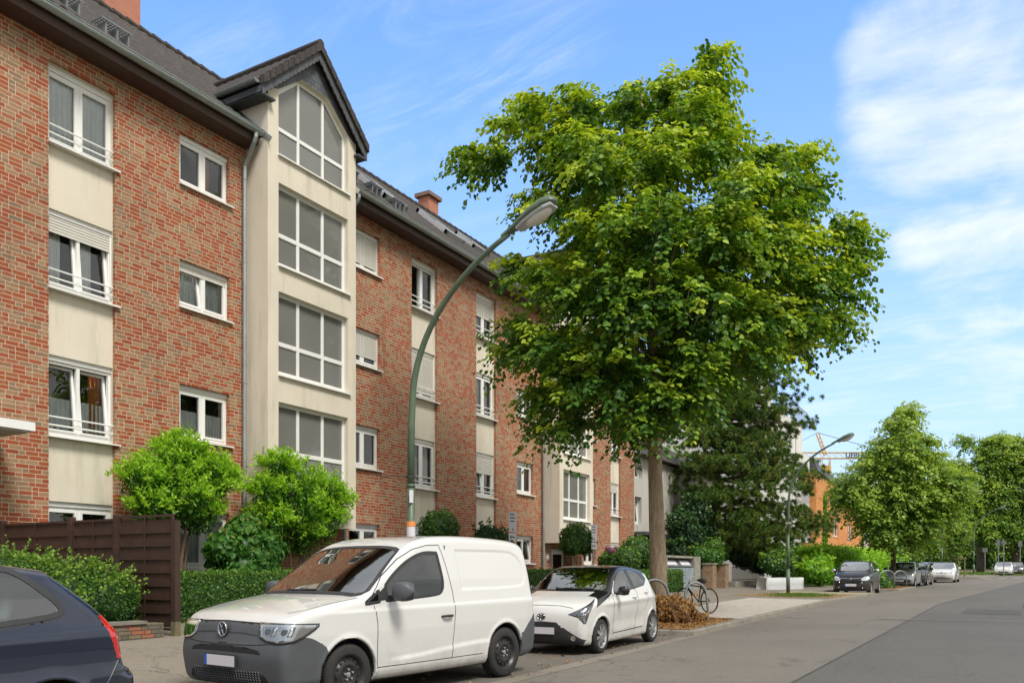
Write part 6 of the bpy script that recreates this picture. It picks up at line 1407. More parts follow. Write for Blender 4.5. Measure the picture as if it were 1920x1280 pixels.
st = MB(); st.tube([(1.42 + .05 * math.sin(a), -.33 + .17 * math.cos(a), .96 + .15 * math.sin(a)) for a in np.linspace(0, 2 * PI, 20)], .012, 6); st.build('steering_wheel', M_int, AY, True, False)
outline(ay, [(1.22, 1.00, 1), (2.10, 1.055, 1), (2.0, 1.375, 1), (1.84, 1.375), (1.60, 1.30), (1.32, 1.13)], 1, AY, .022, M_black, it=1); outline(ay, [(2.18, 1.06, 1), (2.66, 1.10), (2.80, 1.16, 1), (2.62, 1.30), (2.42, 1.37), (2.08, 1.38, 1)], 1, AY, .022, M_black, it=1)
park(AY, ay, -5.66, 15.25, -.6)

M_cgll = glassmat('clear_car_glass', 1.6, (.70, .80, .76), add=.12)
# ------------------------------------------------------------------ dark blue hatchback, only its rear quarter is in the picture
def po_extra(x, z): return .010 * gauss(z, .93, .05) - .012 * sst(z, .97, 1.0) + .012 * gauss(z, .60, .10) - .014 * gauss(z, .45, .08)
po = Car(3.95, 1.65, 1.465,
         [(.3, .18), (.08, .2), (0, .35), (0, .55), (.08, .70), (.35, .82), (.80, .93), (1.02, .98, 1), (1.35, 1.17), (1.75, 1.36), (1.95, 1.43), (2.3, 1.465), (2.8, 1.46), (3.12, 1.425), (3.34, 1.39, 1), (3.46, 1.30), (3.66, 1.14), (3.79, 1.0), (3.83, .88), (3.85, .70), (3.93, .66, 1), (3.95, .60), (3.95, .40), (3.85, .22), (3.4, .2)],
         [(0, .76), (.2, .78), (.4, .81), (.62, .825), (.9, .822), (1.0, .805), (1.2, .735), (1.38, .655), (1.5, .60)],
         [(-.2, .84), (0, .88), (.3, .96), (.8, 1.0), (2.9, 1.0), (3.3, .99), (3.6, .97), (3.8, .945), (3.95, .91)], (.76, 3.21), .30, .14, .10, .05, .09, po_extra, .0175, .06)
po.paint = M_navy
P_ws = reg_front(mir([(0, .99), (.70, .99), (.56, 1.38), (0, 1.41)]), 1.95, 1, False)
P_qw = reg_side([(2.36, 1.00, 1), (3.0, 1.045), (3.29, 1.075), (3.34, 1.11), (3.27, 1.20), (3.08, 1.365), (2.98, 1.395), (2.36, 1.405, 1)], 2, .35); P_fw = reg_side([(1.35, 1.00, 1), (2.26, 1.0, 1), (2.26, 1.405, 1), (2.0, 1.39), (1.6, 1.20)], 1, .35)
P_rw = reg_rear(mir([(0, 1.02), (.58, 1.03), (.54, 1.28), (0, 1.33)]), 3.2, 1); P_rw = lambda p: np.maximum(sdpoly(p[:, 1], p[:, 2], PRW), 3.2 - p[:, 0])
PRW = resample([(-.60, 1.02), (.60, 1.02), (.55, 1.30), (-.55, 1.30)], True, 1)
P_tl = lambda p: np.maximum.reduce([sdpoly(p[:, 0], p[:, 2], PTL), .52 - np.abs(p[:, 1])]); PTL = resample([(3.60, 1.06, 1), (4.2, 1.06, 1), (4.2, .74, 1), (3.72, .75, 1), (3.66, .90)], True, 1)
P_tw = lambda p: np.maximum.reduce([sdpoly(p[:, 0], p[:, 2], PTW), .60 - np.abs(p[:, 1])]); PTW = resample([(3.76, .98), (4.2, .98), (4.2, .88), (3.775, .88)], True, 1)
reg = [('windscreen', P_ws, M_cgls), ('front_side_window', P_fw, M_cgl), ('rear_side_window', P_qw, M_cgll), ('window_seal', either(grow(P_qw, .030), grow(P_fw, .028), grow(P_ws, .02)), M_plas),
       ('reversing_light', P_tw, M_lampin), ('tail_light', P_tl, M_red), ('rear_window', P_rw, M_cgl), ('rear_window_seal', grow(P_rw, .03), M_plas)]
PO = make_car('dark_blue_hatchback', po, reg, 'dark navy blue hatchback with red tail light, parked ahead of the white van', (0, 0, 0), 0, 'car', kinds=6, ww=.19)
for sg in (1, -1):
    ribbon(po, [(3.56, .50), (3.64, .62), (3.72, .74)], 1, sg, .007, M_alloy, PO, 'bumper_gap'); ribbon(po, [(2.30, .33), (2.32, .95)], 1, sg, .008, M_shutl, PO, 'door_gap')
    ribbon(po, [(3.68, .655), (3.8, .655)], 1, sg, .02, M_plas, PO, 'rub_strip')
rs = MB(); q = po.cast(np.array([[3.24, y, 0] for y in np.linspace(-.58, .58, 13)]), 2, 1)
for i in range(12): a, b_ = q[i], q[i + 1]; rs.add([a + [0, 0, -.004], b_ + [0, 0, -.004], b_ + [.10, 0, -.028], a + [.10, 0, -.028], a + [0, 0, -.03], b_ + [0, 0, -.03], b_ + [.10, 0, -.045], a + [.10, 0, -.045]], [(0, 1, 2, 3), (3, 2, 6, 7), (4, 7, 6, 5)])
rs.build('roof_spoiler', M_navy, PO, True, False)
rb_ = MB(); q = po.cast(np.array([[0, y, .655] for y in np.linspace(-.76, .76, 15)]), 0, 1); rb_.tube([v + np.array([.0, 0, 0]) for v in q], .022, 8); rb_.build('bumper_strip', M_plas, PO, True, False)
seats(PO, 1.65, 1.9, 3.0, .45, m=M_seatg); wi = MB(); wi.tube([(3.2, .1, 1.38), (2.7, .1, 1.47), (2.2, .62, 1.78)], .003, 5)
aer = MB(); aer.tube([(1.9, 0, 1.44), (2.28, .0, 1.86)], .003, 5); aer.build('aerial', M_plas, PO, False, False)
outline(po, [(2.36, 1.00, 1), (3.0, 1.045), (3.29, 1.075), (3.34, 1.11), (3.27, 1.20), (3.08, 1.365), (2.98, 1.395), (2.36, 1.405, 1)], 1, PO, .034)
PO.scale = (1.06,) * 3; park(PO, po, -5.72, 3.50, 0.0)
# ------------------------------------------------------------------ the other parked cars
def hatch(L_, W, H, wb, fo, hood=.92, cowlx=.95, cowlz=1.0, rooff=1.65, tail=.22, R=.30, low=.2, h=.032, boxy=0.0, nose=.62, kinds=8):
    s_ = [(.3, low), (.08, low + .02), (.01, .33), (0, .5), (.03, nose), (.14, hood - .12), (.40, hood - .02), (cowlx * .8, cowlz - .04), (cowlx, cowlz, 1), (cowlx + (rooff - cowlx) * .5, cowlz + (H - cowlz) * .56), (rooff - .05, H - .04), (rooff + .3, H), (L_ * .72, H - .005), (L_ - tail - .28, H - .06), (L_ - tail - .12, H - .12), (L_ - tail * .5, 1.02), (L_ - .09, .90), (L_ - .02, .68), (L_, .45), (L_ - .1, low), (L_ - .4, low)]
    hwid = W / 2
    sec = [(0, hwid * .92), (.2, hwid * .94), (.45, hwid * .985), (.75, hwid), (.95, hwid * .975), (1.1, hwid * (.92 + boxy * .03)), (1.3, hwid * (.82 + boxy * .08)), (H, hwid * (.74 + boxy * .1)), (H + .2, hwid * .68)]
    return Car(L_, W, H, s_, sec, [(-.2, .84), (0, .88), (.25, .96), (.6, 1.0), (L_ - .7, 1.0), (L_ - .2, .94), (L_ + .2, .84)], (fo, fo + wb), R, .14, .12, .05, .09, lambda x, z: .012 * gauss(z, .84, .05) - .016 * gauss(z, .5, .12) * sst(x, fo + .3, fo + .6) * sst(x, fo + wb - .3, fo + wb - .6), h, .045)
def simple_car(name, car, pm, label, cowlx, cowlz, rooff, H, W, lamp, grille, wx, wy, ang=0, group=None, badge=None, kinds=8, platez=.42, eu=False, roofm=None, extras=None, rear=False, mm=None):
    car.paint = pm; w2 = W / 2
    ws_ = reg_front(mir([(0, cowlz + .02), (w2 * .84, cowlz + .01), (w2 * .70, H - .09), (w2 * .6, H - .055), (0, H - .04)]), rooff + .15, 1, False)
    Ls = car.L; bx = cowlx + .28
    f_ = reg_side([(bx, cowlz - .02, 1), (Ls * .56, cowlz + .01, 1), (Ls * .55, H - .085, 1), (rooff + .05, H - .10), ((bx + rooff) / 2 - .02, (cowlz + H) / 2 - .06)], 1, w2 * .4); r_ = reg_side([(Ls * .585, cowlz + .01, 1), (Ls * .83, cowlz + .06), (Ls * .82, H - .17), (Ls * .76, H - .10), (Ls * .575, H - .085, 1)], 1, w2 * .4)
    rg = [('windscreen', ws_, M_cgfar), ('windscreen_seal', grow(ws_, .022), M_plas), ('front_side_window', f_, M_cgl), ('rear_side_window', r_, M_cgl), ('window_seal', either(grow(f_, .03), grow(r_, .03)), M_plas)]
    if roofm: rg.append(('roof', reg_top([(rooff - .05, 0), (rooff - .05, 1), (Ls - .45, 1), (Ls - .4, 0)], H - .14, 0), roofm))
    lp = reg_front(lamp, .6, 1); rg += [('headlight', lp, M_lampin), ('headlight_edge', grow(lp, .012), M_plas)]
    for g_, mt in grille: rg.append(('grille', reg_front(mir(g_), .5, 1, False), mt))
    rg += [('rear_window', (lambda p: np.maximum.reduce([np.abs(p[:, 2] - (1.0 + H) / 2) - (H - 1.0) / 2 + .1, np.abs(p[:, 1]) - w2 * .66, Ls - .55 - p[:, 0]])), M_cgl), ('tail_light', (lambda p: np.maximum.reduce([np.abs(p[:, 2] - .88) - .12, w2 * .7 - np.abs(p[:, 1]), Ls - .25 - p[:, 0]])), M_red)]
    o = make_car(name, car, rg, label, (0, 0, 0), 0, 'car', group, kinds, ww=.19)
    for sg in (1, -1):
        mirror_cap(o, cowlx + .42, sg * (w2 + .03), cowlz + .02, sg, mm or pm, .95)
        ribbon(car, [(cowlx + .25, .30), (cowlx + .25, cowlz - .05)], 1, sg, .012, M_shutl, o, 'door_gap', ds=.08); ribbon(car, [(Ls * .57, .30), (Ls * .58, cowlz - .02)], 1, sg, .012, M_shutl, o, 'door_gap', ds=.08)
    pc = car.cast(np.array([[0, 0, platez]]), 0, -1)[0]; plate(o, pc[0] - .02, platez, eu=eu)
    if badge:
        bz, br = badge; bc = car.cast(np.array([[0, 0, bz]]), 0, -1)[0]; b = MB(); b.lathe([(0, bc[0] - .02), (br, bc[0] - .015), (br, bc[0] + .02)], 16, 'x', (0, 0, bz)); b.build('badge', M_chr, o, False, False)
    seats(o, W, 1.95, None, .45)
    if extras: extras(o, car)
    park(o, car, wx, wy, ang); return o
tw = hatch(3.59, 1.65, 1.55, 2.49, .62, 1.0, .85, 1.08, 1.50, .16, .30, .18, .026, .3, .66)
def tw_x(o, c):
    for sg in (1, -1):
        patch(c, [(sg * (.50 + .03 * math.cos(a)), .56 + .03 * math.sin(a)) for a in np.linspace(0, 2 * PI, 11)[:-1]], 0, -1, M_chr, o, 'daytime_light', .012, 0, .03); patch(c, [(sg * (.52 + .028 * math.cos(a)), .33 + .028 * math.sin(a)) for a in np.linspace(0, 2 * PI, 11)[:-1]], 0, -1, M_chr, o, 'fog_light', .012, 0, .03)
    ribbon(c, [(-.45, .755), (-.12, .75), (0, .70), (.12, .75), (.45, .755)], 0, -1, .012, M_chr, o, 'grille_trim', ds=.05); ribbon(c, [(-.60, .245), (.60, .245)], 0, -1, .018, M_silver, o, 'bumper_trim', ds=.06)
    for sg in (1, -1): ribbon(c, [(1.2, .36), (2.6, .42)], 1, sg, .03, M_chr, o, 'side_trim', ds=.1)
simple_car('black_city_car', tw, M_black, 'glossy black city car with bright headlights parked beside the grass island', .85, 1.08, 1.50, 1.55, 1.65, [(.46, .66), (.62, .64), (.80, .70), (.80, .82), (.64, .84), (.48, .78)], [([(0, .27), (.55, .28), (.5, .48), (0, .48)], M_plas)], -4.93, 44.6, -1.5, badge=(.73, .055), platez=.44, eu=True, extras=tw_x, mm=M_chr)
up = hatch(3.54, 1.64, 1.50, 2.42, .60, .98, .88, 1.06, 1.50, .16, .29, .17, .034, .5, .64)
simple_car('silver_city_car', up, M_silver, 'silver city car parked behind the second linden, first of the row of three', .88, 1.06, 1.50, 1.50, 1.64, [(.46, .64), (.60, .60), (.80, .66), (.80, .80), (.60, .80)], [([(0, .26), (.60, .27), (.62, .42), (.5, .47), (0, .47)], M_plas)], -4.0, 57.6, -3, badge=(.70, .05), platez=.38, mm=M_plas)
mi = hatch(3.72, 1.69, 1.41, 2.47, .70, .98, 1.05, 1.02, 1.50, .14, .31, .15, .034, .9, .66)
simple_car('dark_small_car', mi, M_dgreen, 'dark small car with one big round headlight showing, between the silver and white cars', 1.05, 1.02, 1.50, 1.41, 1.69, [(.62 + .12 * math.cos(a), .76 + .12 * math.sin(a)) for a in np.linspace(0, 2 * PI, 11)[:-1]], [([(0, .45), (.42, .46), (.38, .72), (0, .72)], M_plas)], -3.62, 61.9, -3, platez=.33, mm=M_plas)
pv = hatch(4.05, 1.75, 1.45, 2.55, .80, .93, 1.10, 1.00, 1.75, .20, .32, .17, .034, .1, .62)
wp_ = dict(lamp=[(.42, .68), (.60, .64), (.84, .69), (.84, .78), (.6, .77)])
simple_car('white_hatchback', pv, M_pw2, 'white hatchback at the far end of the row, parked before the side street', 1.10, 1.00, 1.75, 1.45, 1.75, wp_['lamp'], [([(0, .30), (.55, .31), (.60, .37), (0, .37)], M_plas), ([(0, .66), (.40, .665), (.40, .70), (0, .70)], M_plas)], -2.35, 71.0, -3, badge=(.70, .06), platez=.50)
ov = hatch(4.37, 1.80, 1.48, 2.66, .90, .93, 1.15, 1.00, 1.85, .25, .33, .17, .045, .1, .62)
simple_car('far_white_car', ov, M_pw2, 'white car standing beyond the side street by the right edge', 1.15, 1.00, 1.85, 1.48, 1.80, wp_['lamp'], [([(0, .30), (.5, .31), (.5, .42), (0, .42)], M_plas)], 1.75, 108.0, -3, badge=(.68, .06), platez=.46)
og = hatch(4.3, 1.78, 1.46, 2.62, .90, .93, 1.15, 1.00, 1.85, .25, .33, .17, .05, .1, .62)
simple_car('far_dark_car', og, M_grey, 'dark grey car half hidden at the right edge behind the far white car', 1.15, 1.00, 1.85, 1.46, 1.78, wp_['lamp'], [([(0, .30), (.5, .31), (.5, .42), (0, .42)], M_plas)], 2.9, 114.5, -3)
# cars behind the hedges and in the side street
sf = hatch(4.3, 1.78, 1.46, 2.62, .90, .93, 1.15, 1.00, 1.85, .25, .33, .17, .05, .1, .62)
B1 = simple_car('white_car_in_yard', sf, M_pw, 'white car in the yard behind the bright hedge and bush', 1.15, 1.0, 1.85, 1.46, 1.78, wp_['lamp'], [([(0, .30), (.5, .31), (.5, .42), (0, .42)], M_plas)], -12.8, 73, -8)
sf2 = hatch(4.3, 1.78, 1.46, 2.62, .90, .93, 1.15, 1.00, 1.85, .25, .33, .17, .05, .1, .62)
simple_car('parked_grey_car', sf2, M_silver, 'pale grey car behind the white hatchback in the side street', 1.15, 1.0, 1.85, 1.46, 1.78, wp_['lamp'], [([(0, .30), (.5, .31), (.5, .42), (0, .42)], M_plas)], -8.2, 99, 20)
sf3 = hatch(4.3, 1.78, 1.46, 2.62, .90, .93, 1.15, 1.00, 1.85, .25, .33, .17, .05, .1, .62)
simple_car('parked_white_car', sf3, M_pw, 'white car in the shade of the avenue trees beyond the wooden tree stand', 1.15, 1.0, 1.85, 1.46, 1.78, wp_['lamp'], [([(0, .30), (.5, .31), (.5, .42), (0, .42)], M_plas)], -7.2, 122, 30)
# ------------------------------------------------------------------ street furniture, fence, neighbours
M_lampg = simple('lamp_post_green', (.085, .125, .075), .45, var=.22, vs=5, bump=.1, bs=30); M_lamph = simple('lamp_housing', (.42, .45, .44), .45, .2, var=.15); M_lglass = simple('lamp_bowl', (.62, .60, .53), .25, var=.15)
def lamp(X, Y, H, L_, label, rz=0.0, s=1.0):
    z0 = pz(X, Y); r = tag(empty('street_lamp', (X, Y, z0), rz), label, 'street lamp', 'street lamps along the kerb')
    p = MB(); p.tube([(0, 0, -.05), (0, 0, 1.05)], [.085 * s, .085 * s], 14); p.tube([(0, 0, 1.05), (0, 0, 1.10)], [.085 * s, .062 * s], 14); p.tube([(0, 0, 1.08), (0, 0, 2.6)], .062 * s, 14)
    for z in (1.0, 2.6): p.tube([(0, 0, z), (0, 0, z + .05)], .07 * s, 14)
    p.build('pole', M_lampg, r, True, False)
    a = MB(); pts = [(0, 0, 2.6), (.01, 0, 3.6), (.03, 0, H * .60)]; R_ = [.060, .057, .054]
    n = 14
    for k in range(1, n + 1):
        t = k / n; ang = t * math.radians(62); pts.append((.03 + (L_ - .75) * (1 - math.cos(ang)) / (1 - math.cos(math.radians(62))), 0, H * .60 + (H * .40 - .30) * math.sin(ang) / math.sin(math.radians(62)))); R_.append(.054 - .016 * t)
    a.tube(pts, [q * s for q in R_], 12); a.build('arm', M_lampg, r, True, False)
    e = Vector(pts[-1]); d = (Vector(pts[-1]) - Vector(pts[-2])).normalized(); ang = math.atan2(d.z, d.x) * .82; M_ = Matrix.Translation(e) @ Matrix.Rotation(-ang, 4, 'Y')
    V = []; secs = [(-.12, .045, .045, .045), (.05, .06, .06, .055), (.22, .10, .09, .07), (.45, .15, .13, .08), (.68, .155, .135, .08), (.80, .12, .11, .07), (.86, .03, .05, .03)]
    for (x, w_, up, dn) in secs:
        for j in range(14):
            th = 2 * PI * j / 14; zz = math.sin(th); V.append(M_ @ Vector((x * s, w_ * math.cos(th) * s, (.02 + (up if zz > 0 else dn * .45) * zz) * s)))
    F = [(i * 14 + j, i * 14 + (j + 1) % 14, (i + 1) * 14 + (j + 1) % 14, (i + 1) * 14 + j) for i in range(len(secs) - 1) for j in range(14)] + [tuple(range(14)), tuple(range((len(secs) - 1) * 14, len(secs) * 14))]
    hd = MB(); hd.add(V, F); ho = hd.build('lamp_head', M_lampg, r, True, False)
    tray = MB(); V = []; sc_ = [(.16, .075), (.30, .12), (.48, .145), (.68, .145), (.80, .10)]
    for (x, w_) in sc_:
        for (yy_, zz) in ((-w_, -.01), (-w_ * .9, -.045), (w_ * .9, -.045), (w_, -.01)): V.append(M_ @ Vector((x * s, yy_ * s, (zz) * s)))
    tray.add(V, [(i * 4 + j, i * 4 + j + 1, (i + 1) * 4 + j + 1, (i + 1) * 4 + j) for i in range(4) for j in range(3)] + [(0, 1, 2, 3), (16, 19, 18, 17)]); tray.build('lamp_tray', M_lamph, ho, False, False)
    gb = MB(); V = []
    for i in range(7):
        th = PI / 2 * i / 6
        for j in range(16):
            ph = 2 * PI * j / 16; V.append(M_ @ Vector(((.52 + .23 * math.cos(th) * math.cos(ph)) * s, .11 * math.cos(th) * math.sin(ph) * s, (-.042 - .085 * math.sin(th)) * s)))
    gb.add(V, [(i * 16 + j, i * 16 + (j + 1) % 16, (i + 1) * 16 + (j + 1) % 16, (i + 1) * 16 + j) for i in range(6) for j in range(16)]); gb.build('lamp_bowl', M_lglass, ho, True, False)
    return r
L1 = lamp(-8.05, 10.8, 6.50, 2.60, 'green curved street lamp standing behind the white van, nearest of all', math.radians(-4), 1.0)
st_ = MB(); st_.tube([(0, 0, 1.98), (0, 0, 2.06)], .072, 14, False); st_.build('orange_band', simple('orange_tape', (.70, .25, .06), .6), L1, False, False)
st2 = MB(); st2.tube([(0, 0, 1.78), (0, 0, 1.975)], .0705, 14, False); st2.build('paper_notice', M_plate, L1, False, False)
tie = MB(); tie.tube([(0, 0, 2.75), (0, 0, 2.79)], .072, 12); tie.tube([(-.05, -.03, 2.77), (-.25, -.18, 2.79), (-.42, -.28, 2.74)], .007, 5); tie.build('cable_tie', M_plas, L1, False, False)
tg = MB(); tg.box(.062, .066, -.11, -.02, 2.35, 2.55); tg.build('paper_tag', M_plate, L1, False, False)
L2 = lamp(-7.9, 38.1, 6.75, 2.65, 'green curved street lamp on the grass island before the pine', math.radians(-2))
bx = MB(); bx.box(-.10, .12, -.07, .07, 3.05, 3.15); bx.build('pole_box', M_alu, L2, False, False)
lamp(xy(1766, 80), 80, 7.2, 2.9, 'green curved street lamp with street name plates behind the white hatchback', math.radians(-2), 1.1)
lamp(xy(1826, 110), 110, 7.6, 3.0, 'green curved street lamp farthest away under the avenue trees', math.radians(0), 1.1)
# ---- brown fence
M_fence = simple('brown_fence_wood', (.048, .024, .016), .65, var=.3, vs=4, bump=.3, bs=30); M_shoe = simple('weathered_post_shoe', (.16, .14, .07), .9, var=.3)
FY = 8.65; fz = pz(-11, FY); FN = tag(empty('wooden_fence', (-10.86, FY, fz)), 'dark brown wooden slat fence with a tall end post beside the loose shrub', 'fence')
xs = [-10.92, -12.33, -13.55, -15.6]; tops = [2.37, 2.34, 2.34]
for i in range(3):
    a, b_ = xs[i + 1] + .05, xs[i] - .05; p = MB(); zt = tops[i]
    p.box(a, b_, FY - .02, FY + .02, zt - .04, zt); p.box(a, b_, FY - .02, FY + .02, fz + .08, fz + .12); p.box(a, a + .035, FY - .019, FY + .019, fz + .12, zt - .04); p.box(b_ - .035, b_, FY - .019, FY + .019, fz + .12, zt - .04)
    p.build('fence_frame', M_fence, FN); z = fz + .13; q = 0; s_ = MB()
    while z < zt - .14:
        o_ = .012 if q % 2 else -.012; s_.box(a + .036, b_ - .036, FY - .006 + o_, FY + .006 + o_, z, z + .116); z += .104; q += 1
    xm = (a + b_) / 2; s_.box(xm - .014, xm + .014, FY - .024, FY - .019, fz + .12, zt - .04)
    s_.build('fence_slat', M_fence, FN)
for i, x in enumerate(xs):
    p = MB(); p.box(x - .048, x + .048, FY - .048, FY + .048, fz + (.22 if i == 0 else 0), (2.27 if i == 0 else 2.40)); po_ = p.build('fence_post', M_fence, FN)
p = MB(); p.box(-10.97, -10.868, FY - .052, FY + .052, fz - .05, fz + .22); p.build('post_shoe', M_shoe, FN)
M_oldbrick = brick('old_wall_brick', [(0, (.10, .085, .07)), (.6, (.16, .12, .09)), (.85, (.20, .13, .09)), (.92, (.38, .12, .07)), (1, (.3, .1, .06))], mortar=(.07, .06, .045), h=.062, u=.11, joint=.012, dirt=.6)
lw = MB(); z1 = pz(-10.9, 8.3); V0 = z1 - .1
lw.box(-11.15, -10.90, 3.0, 8.42, V0 - .3, z1 + .22); lo_ = lw.build('low_brick_wall', M_oldbrick); tag(lo_, 'low crumbling brick edging wall under the loose shrub', 'low wall')
lc = MB(); lc.box(-11.18, -10.87, 3.0, 8.12, z1 + .222, z1 + .265); lc.build('coping', M_kerb, lo_)
# ---- bin store, pillars, iron fence, planter
M_conc = simple('mossy_concrete', (.26, .25, .20), .9, var=.4, vs=3, bump=.4, bs=30); M_bin = simple('bin_shutter', (.30, .35, .38), .5, .2, var=.25, vs=2); M_binlid = simple('bin_lid', (.10, .115, .12), .5, var=.3)
X = -12.4; y0, y1 = yx(1250, X), yx(1302, X); zb = pz(X, y0); BN = tag(empty('bin_store', (X, y0, zb)), 'mossy concrete bin store with two grey metal doors beside the hedge end', 'bin store')
b = MB(); h = 1.62; b.box(X - 1.0, X, y0, y0 + .10, zb - .1, zb + h); b.box(X - 1.0, X, y1, y1 + .95, zb - .1, zb + h); b.box(X - 1.0, X - .04, y0 + .10, y1, zb + h - .10, zb + h - .002); b.box(X - 1.0, X - .9, y0 + .1, y1, zb - .1, zb + h - .1); b.build('concrete_case', M_conc, BN)
n = 2
for i in range(n):
    ya, yb = y0 + .12 + (y1 - y0 - .14) * i / n, y0 + .10 + (y1 - y0 - .14) * (i + 1) / n; d = MB()
    for k in range(8): w_ = (yb - ya) / 8; d.box(X - .06 + .012 * (k % 2), X - .03 + .012 * (k % 2), ya + k * w_, ya + (k + 1) * w_, zb + .02, zb + 1.08)
    do_ = d.build('bin_door', M_bin, BN); l_ = MB(); l_.add([(X - .02, ya, zb + 1.12), (X - .02, yb - .02, zb + 1.12), (X - .30, yb - .02, zb + 1.46), (X - .30, ya, zb + 1.46), (X - .08, ya, zb + 1.10), (X - .08, yb - .02, zb + 1.10), (X - .34, yb - .02, zb + 1.44), (X - .34, ya, zb + 1.44)], [(0, 1, 2, 3), (0, 4, 5, 1), (3, 2, 6, 7)]); l_.build('bin_lid', M_binlid, BN)
    s_ = MB(); s_.add([(X - .075, ya + .25, zb + 1.20), (X - .075, yb - .25, zb + 1.20), (X - .22, yb - .25, zb + 1.39), (X - .22, ya + .25, zb + 1.39)], [(0, 1, 2, 3)]); s_.build('notice', M_plate, BN)
M_pil = brick('pillar_brick', [(0, (.20, .09, .055)), (.5, (.27, .14, .09)), (1, (.24, .18, .12))], mortar=(.30, .26, .2), h=.075, u=.115)
for i, (a, lab) in enumerate(((1333, 'brown brick gate pillar next to the concrete bin store'), (1357, 'brown brick gate pillar beside the low iron fence'))):
    X = -11.9; y = yx(a, X) + .3; zb = pz(X, y); p = MB(); p.box(X - .50, X, y, y + .62, zb - .1, zb + 1.20); o = p.build('gate_pillar', M_pil); tag(o, lab, 'pillar', 'brick gate pillars'); c = MB(); c.box(X - .54, X + .04, y - .04, y + .66, zb + 1.20, zb + 1.27); c.build('pillar_cap', M_conc, o)
X = -11.9; ya, yb = yx(1378, X), yx(1438, X); zb = pz(X, ya); IF = tag(empty('iron_fence', (X, ya, zb)), 'low black iron fence with vertical bars running from the gate pillar to the planter', 'fence')
f = MB(); f.box(X - .3, X, ya, yb, zb - .1, zb + .28); f.build('fence_footing', M_conc, IF); f = MB(); f.box(X - .17, X - .13, ya, yb, zb + .36, zb + .39); f.box(X - .17, X - .13, ya, yb, zb + 1.02, zb + 1.06); f.build('rail', M_plas, IF); f = MB()
yy_ = ya
while yy_ < yb: f.box(X - .16, X - .14, yy_, yy_ + .02, zb + .28, zb + 1.02); yy_ += .16
f.build('bar', M_plas, IF)
M_wrap = simple('white_foil', (.52, .53, .53), .35, var=.12, vs=5, bump=.9, bs=5)
X = -9.2; y = yx(1438, X); PL = MB(); zb = pz(X, y); V = []; q0 = Vector((-9.75, yx(1437, -9.75))); q1 = Vector((-8.35, yx(1508, -8.9)))
qa, qb = (q0.x, q0.y), (-8.55, yx(1507, -8.55)); t_ = Vector((qb[0] - qa[0], qb[1] - qa[1])).normalized(); nn2 = Vector((-t_.y, t_.x)); Lp = math.dist(qa, qb)
for i in range(13):
    for (o_, z_) in ((0, 0), (.02, .3), (-.01, .58), (.05, .62), (.55, .62), (.6, 0)):
        j = .015 * math.sin(i * 2.3 + z_ * 9) ; V.append((qa[0] + t_.x * Lp * i / 12 + nn2.x * (o_ + j), qa[1] + t_.y * Lp * i / 12 + nn2.y * (o_ + j), zb + z_ + .012 * math.sin(i * 1.7)))
PL.add(V, [(i * 6 + j, i * 6 + j + 1, i * 6 + j + 7, i * 6 + j + 6) for i in range(12) for j in range(5)] + [(0, 1, 2, 3, 4, 5), tuple(72 + j for j in range(6))[::-1]]); tag(PL.build('wrapped_planter', M_wrap, None, True), 'long planter box wrapped in crumpled white foil behind the second street lamp', 'planter')
# ---- bike hoops and bicycle
def hoop(x, y, ax, h, w_, lab, lean=0.0, r=.034):
    z0 = pz(x, y); b = MB(); pts = []; d = Vector((math.cos(ax), math.sin(ax), 0)); nrm = Vector((-d.y, d.x, 0))
    for (s_, z) in [(-w_ / 2, -.05), (-w_ / 2, h * .62)] + [(-w_ / 2 * math.cos(PI * k / 10), h * .62 + h * .38 * math.sin(PI * k / 10)) for k in range(1, 10)] + [(w_ / 2, h * .62), (w_ / 2, -.05)]:
        pts.append(Vector((x, y, z0)) + d * s_ + Vector((0, 0, z)) + nrm * lean * z)
    b.tube(pts, r, 10); o = b.build('bike_hoop', M_galv, None, True); tag(o, lab, 'bike rack', 'bicycle hoops at the tree pits'); return o
hoop(-7.22, 19.55, math.radians(42), .98, .72, 'galvanised bicycle hoop in front of the large linden trunk')
hoop(-6.95, 22.1, math.radians(42), .86, .62, 'galvanised bicycle hoop behind the withered heap', .15)
hoop(-5.0, 48.6, math.radians(40), .95, .9, 'bicycle hoop in front of the second linden trunk'); hoop(-4.6, 51.3, math.radians(40), .9, .8, 'bicycle hoop beside the silver city car')
bk = tag(empty('bicycle', (-7.25, 23.0, pz(-7.25, 23.0)), math.radians(150)), 'black bicycle locked to a hoop behind the large linden', 'bicycle')
for sx in (-.5, .5):
    t = MB(); t.tube([(sx + .33 * math.cos(a), 0, .34 + .33 * math.sin(a)) for a in np.linspace(0, 2 * PI, 31)], .02, 6, False); wo_ = t.build('wheel', M_rub, bk, True, False); t = MB()
    for k in range(14): a = 2 * PI * k / 14; t.tube([(sx, 0, .34), (sx + .32 * math.cos(a), 0, .34 + .32 * math.sin(a))], .002, 3)
    t.build('spoke', M_alu, wo_, False, False)
t = MB(); 
for a, b_ in (((-.5, .34), (-.15, .78)), ((-.5, .34), (-.08, .30)), ((-.08, .30), (-.18, .85)), ((-.15, .72), (.32, .76)), ((-.08, .30), (.34, .68)), ((.30, .86), (.5, .34))): t.tube([(a[0], 0, a[1]), (b_[0], 0, b_[1])], .018, 6)
t.build('bike_frame', M_plas, bk, True, False); t = MB(); t.tube([(.30, 0, .84), (.27, 0, 1.0)], .014, 6); t.tube([(.2, -.28, 1.02), (.29, -.1, 1.0), (.29, .1, 1.0), (.2, .28, 1.02)], .013, 6); t.build('handlebar', M_alu, bk, True, False); t = MB(); t.tube([(-.32, 0, .88), (-.18, 0, .90), (-.02, 0, .90)], [.075, .06, .02], 8); t.build('saddle', M_plas, bk, True, False)
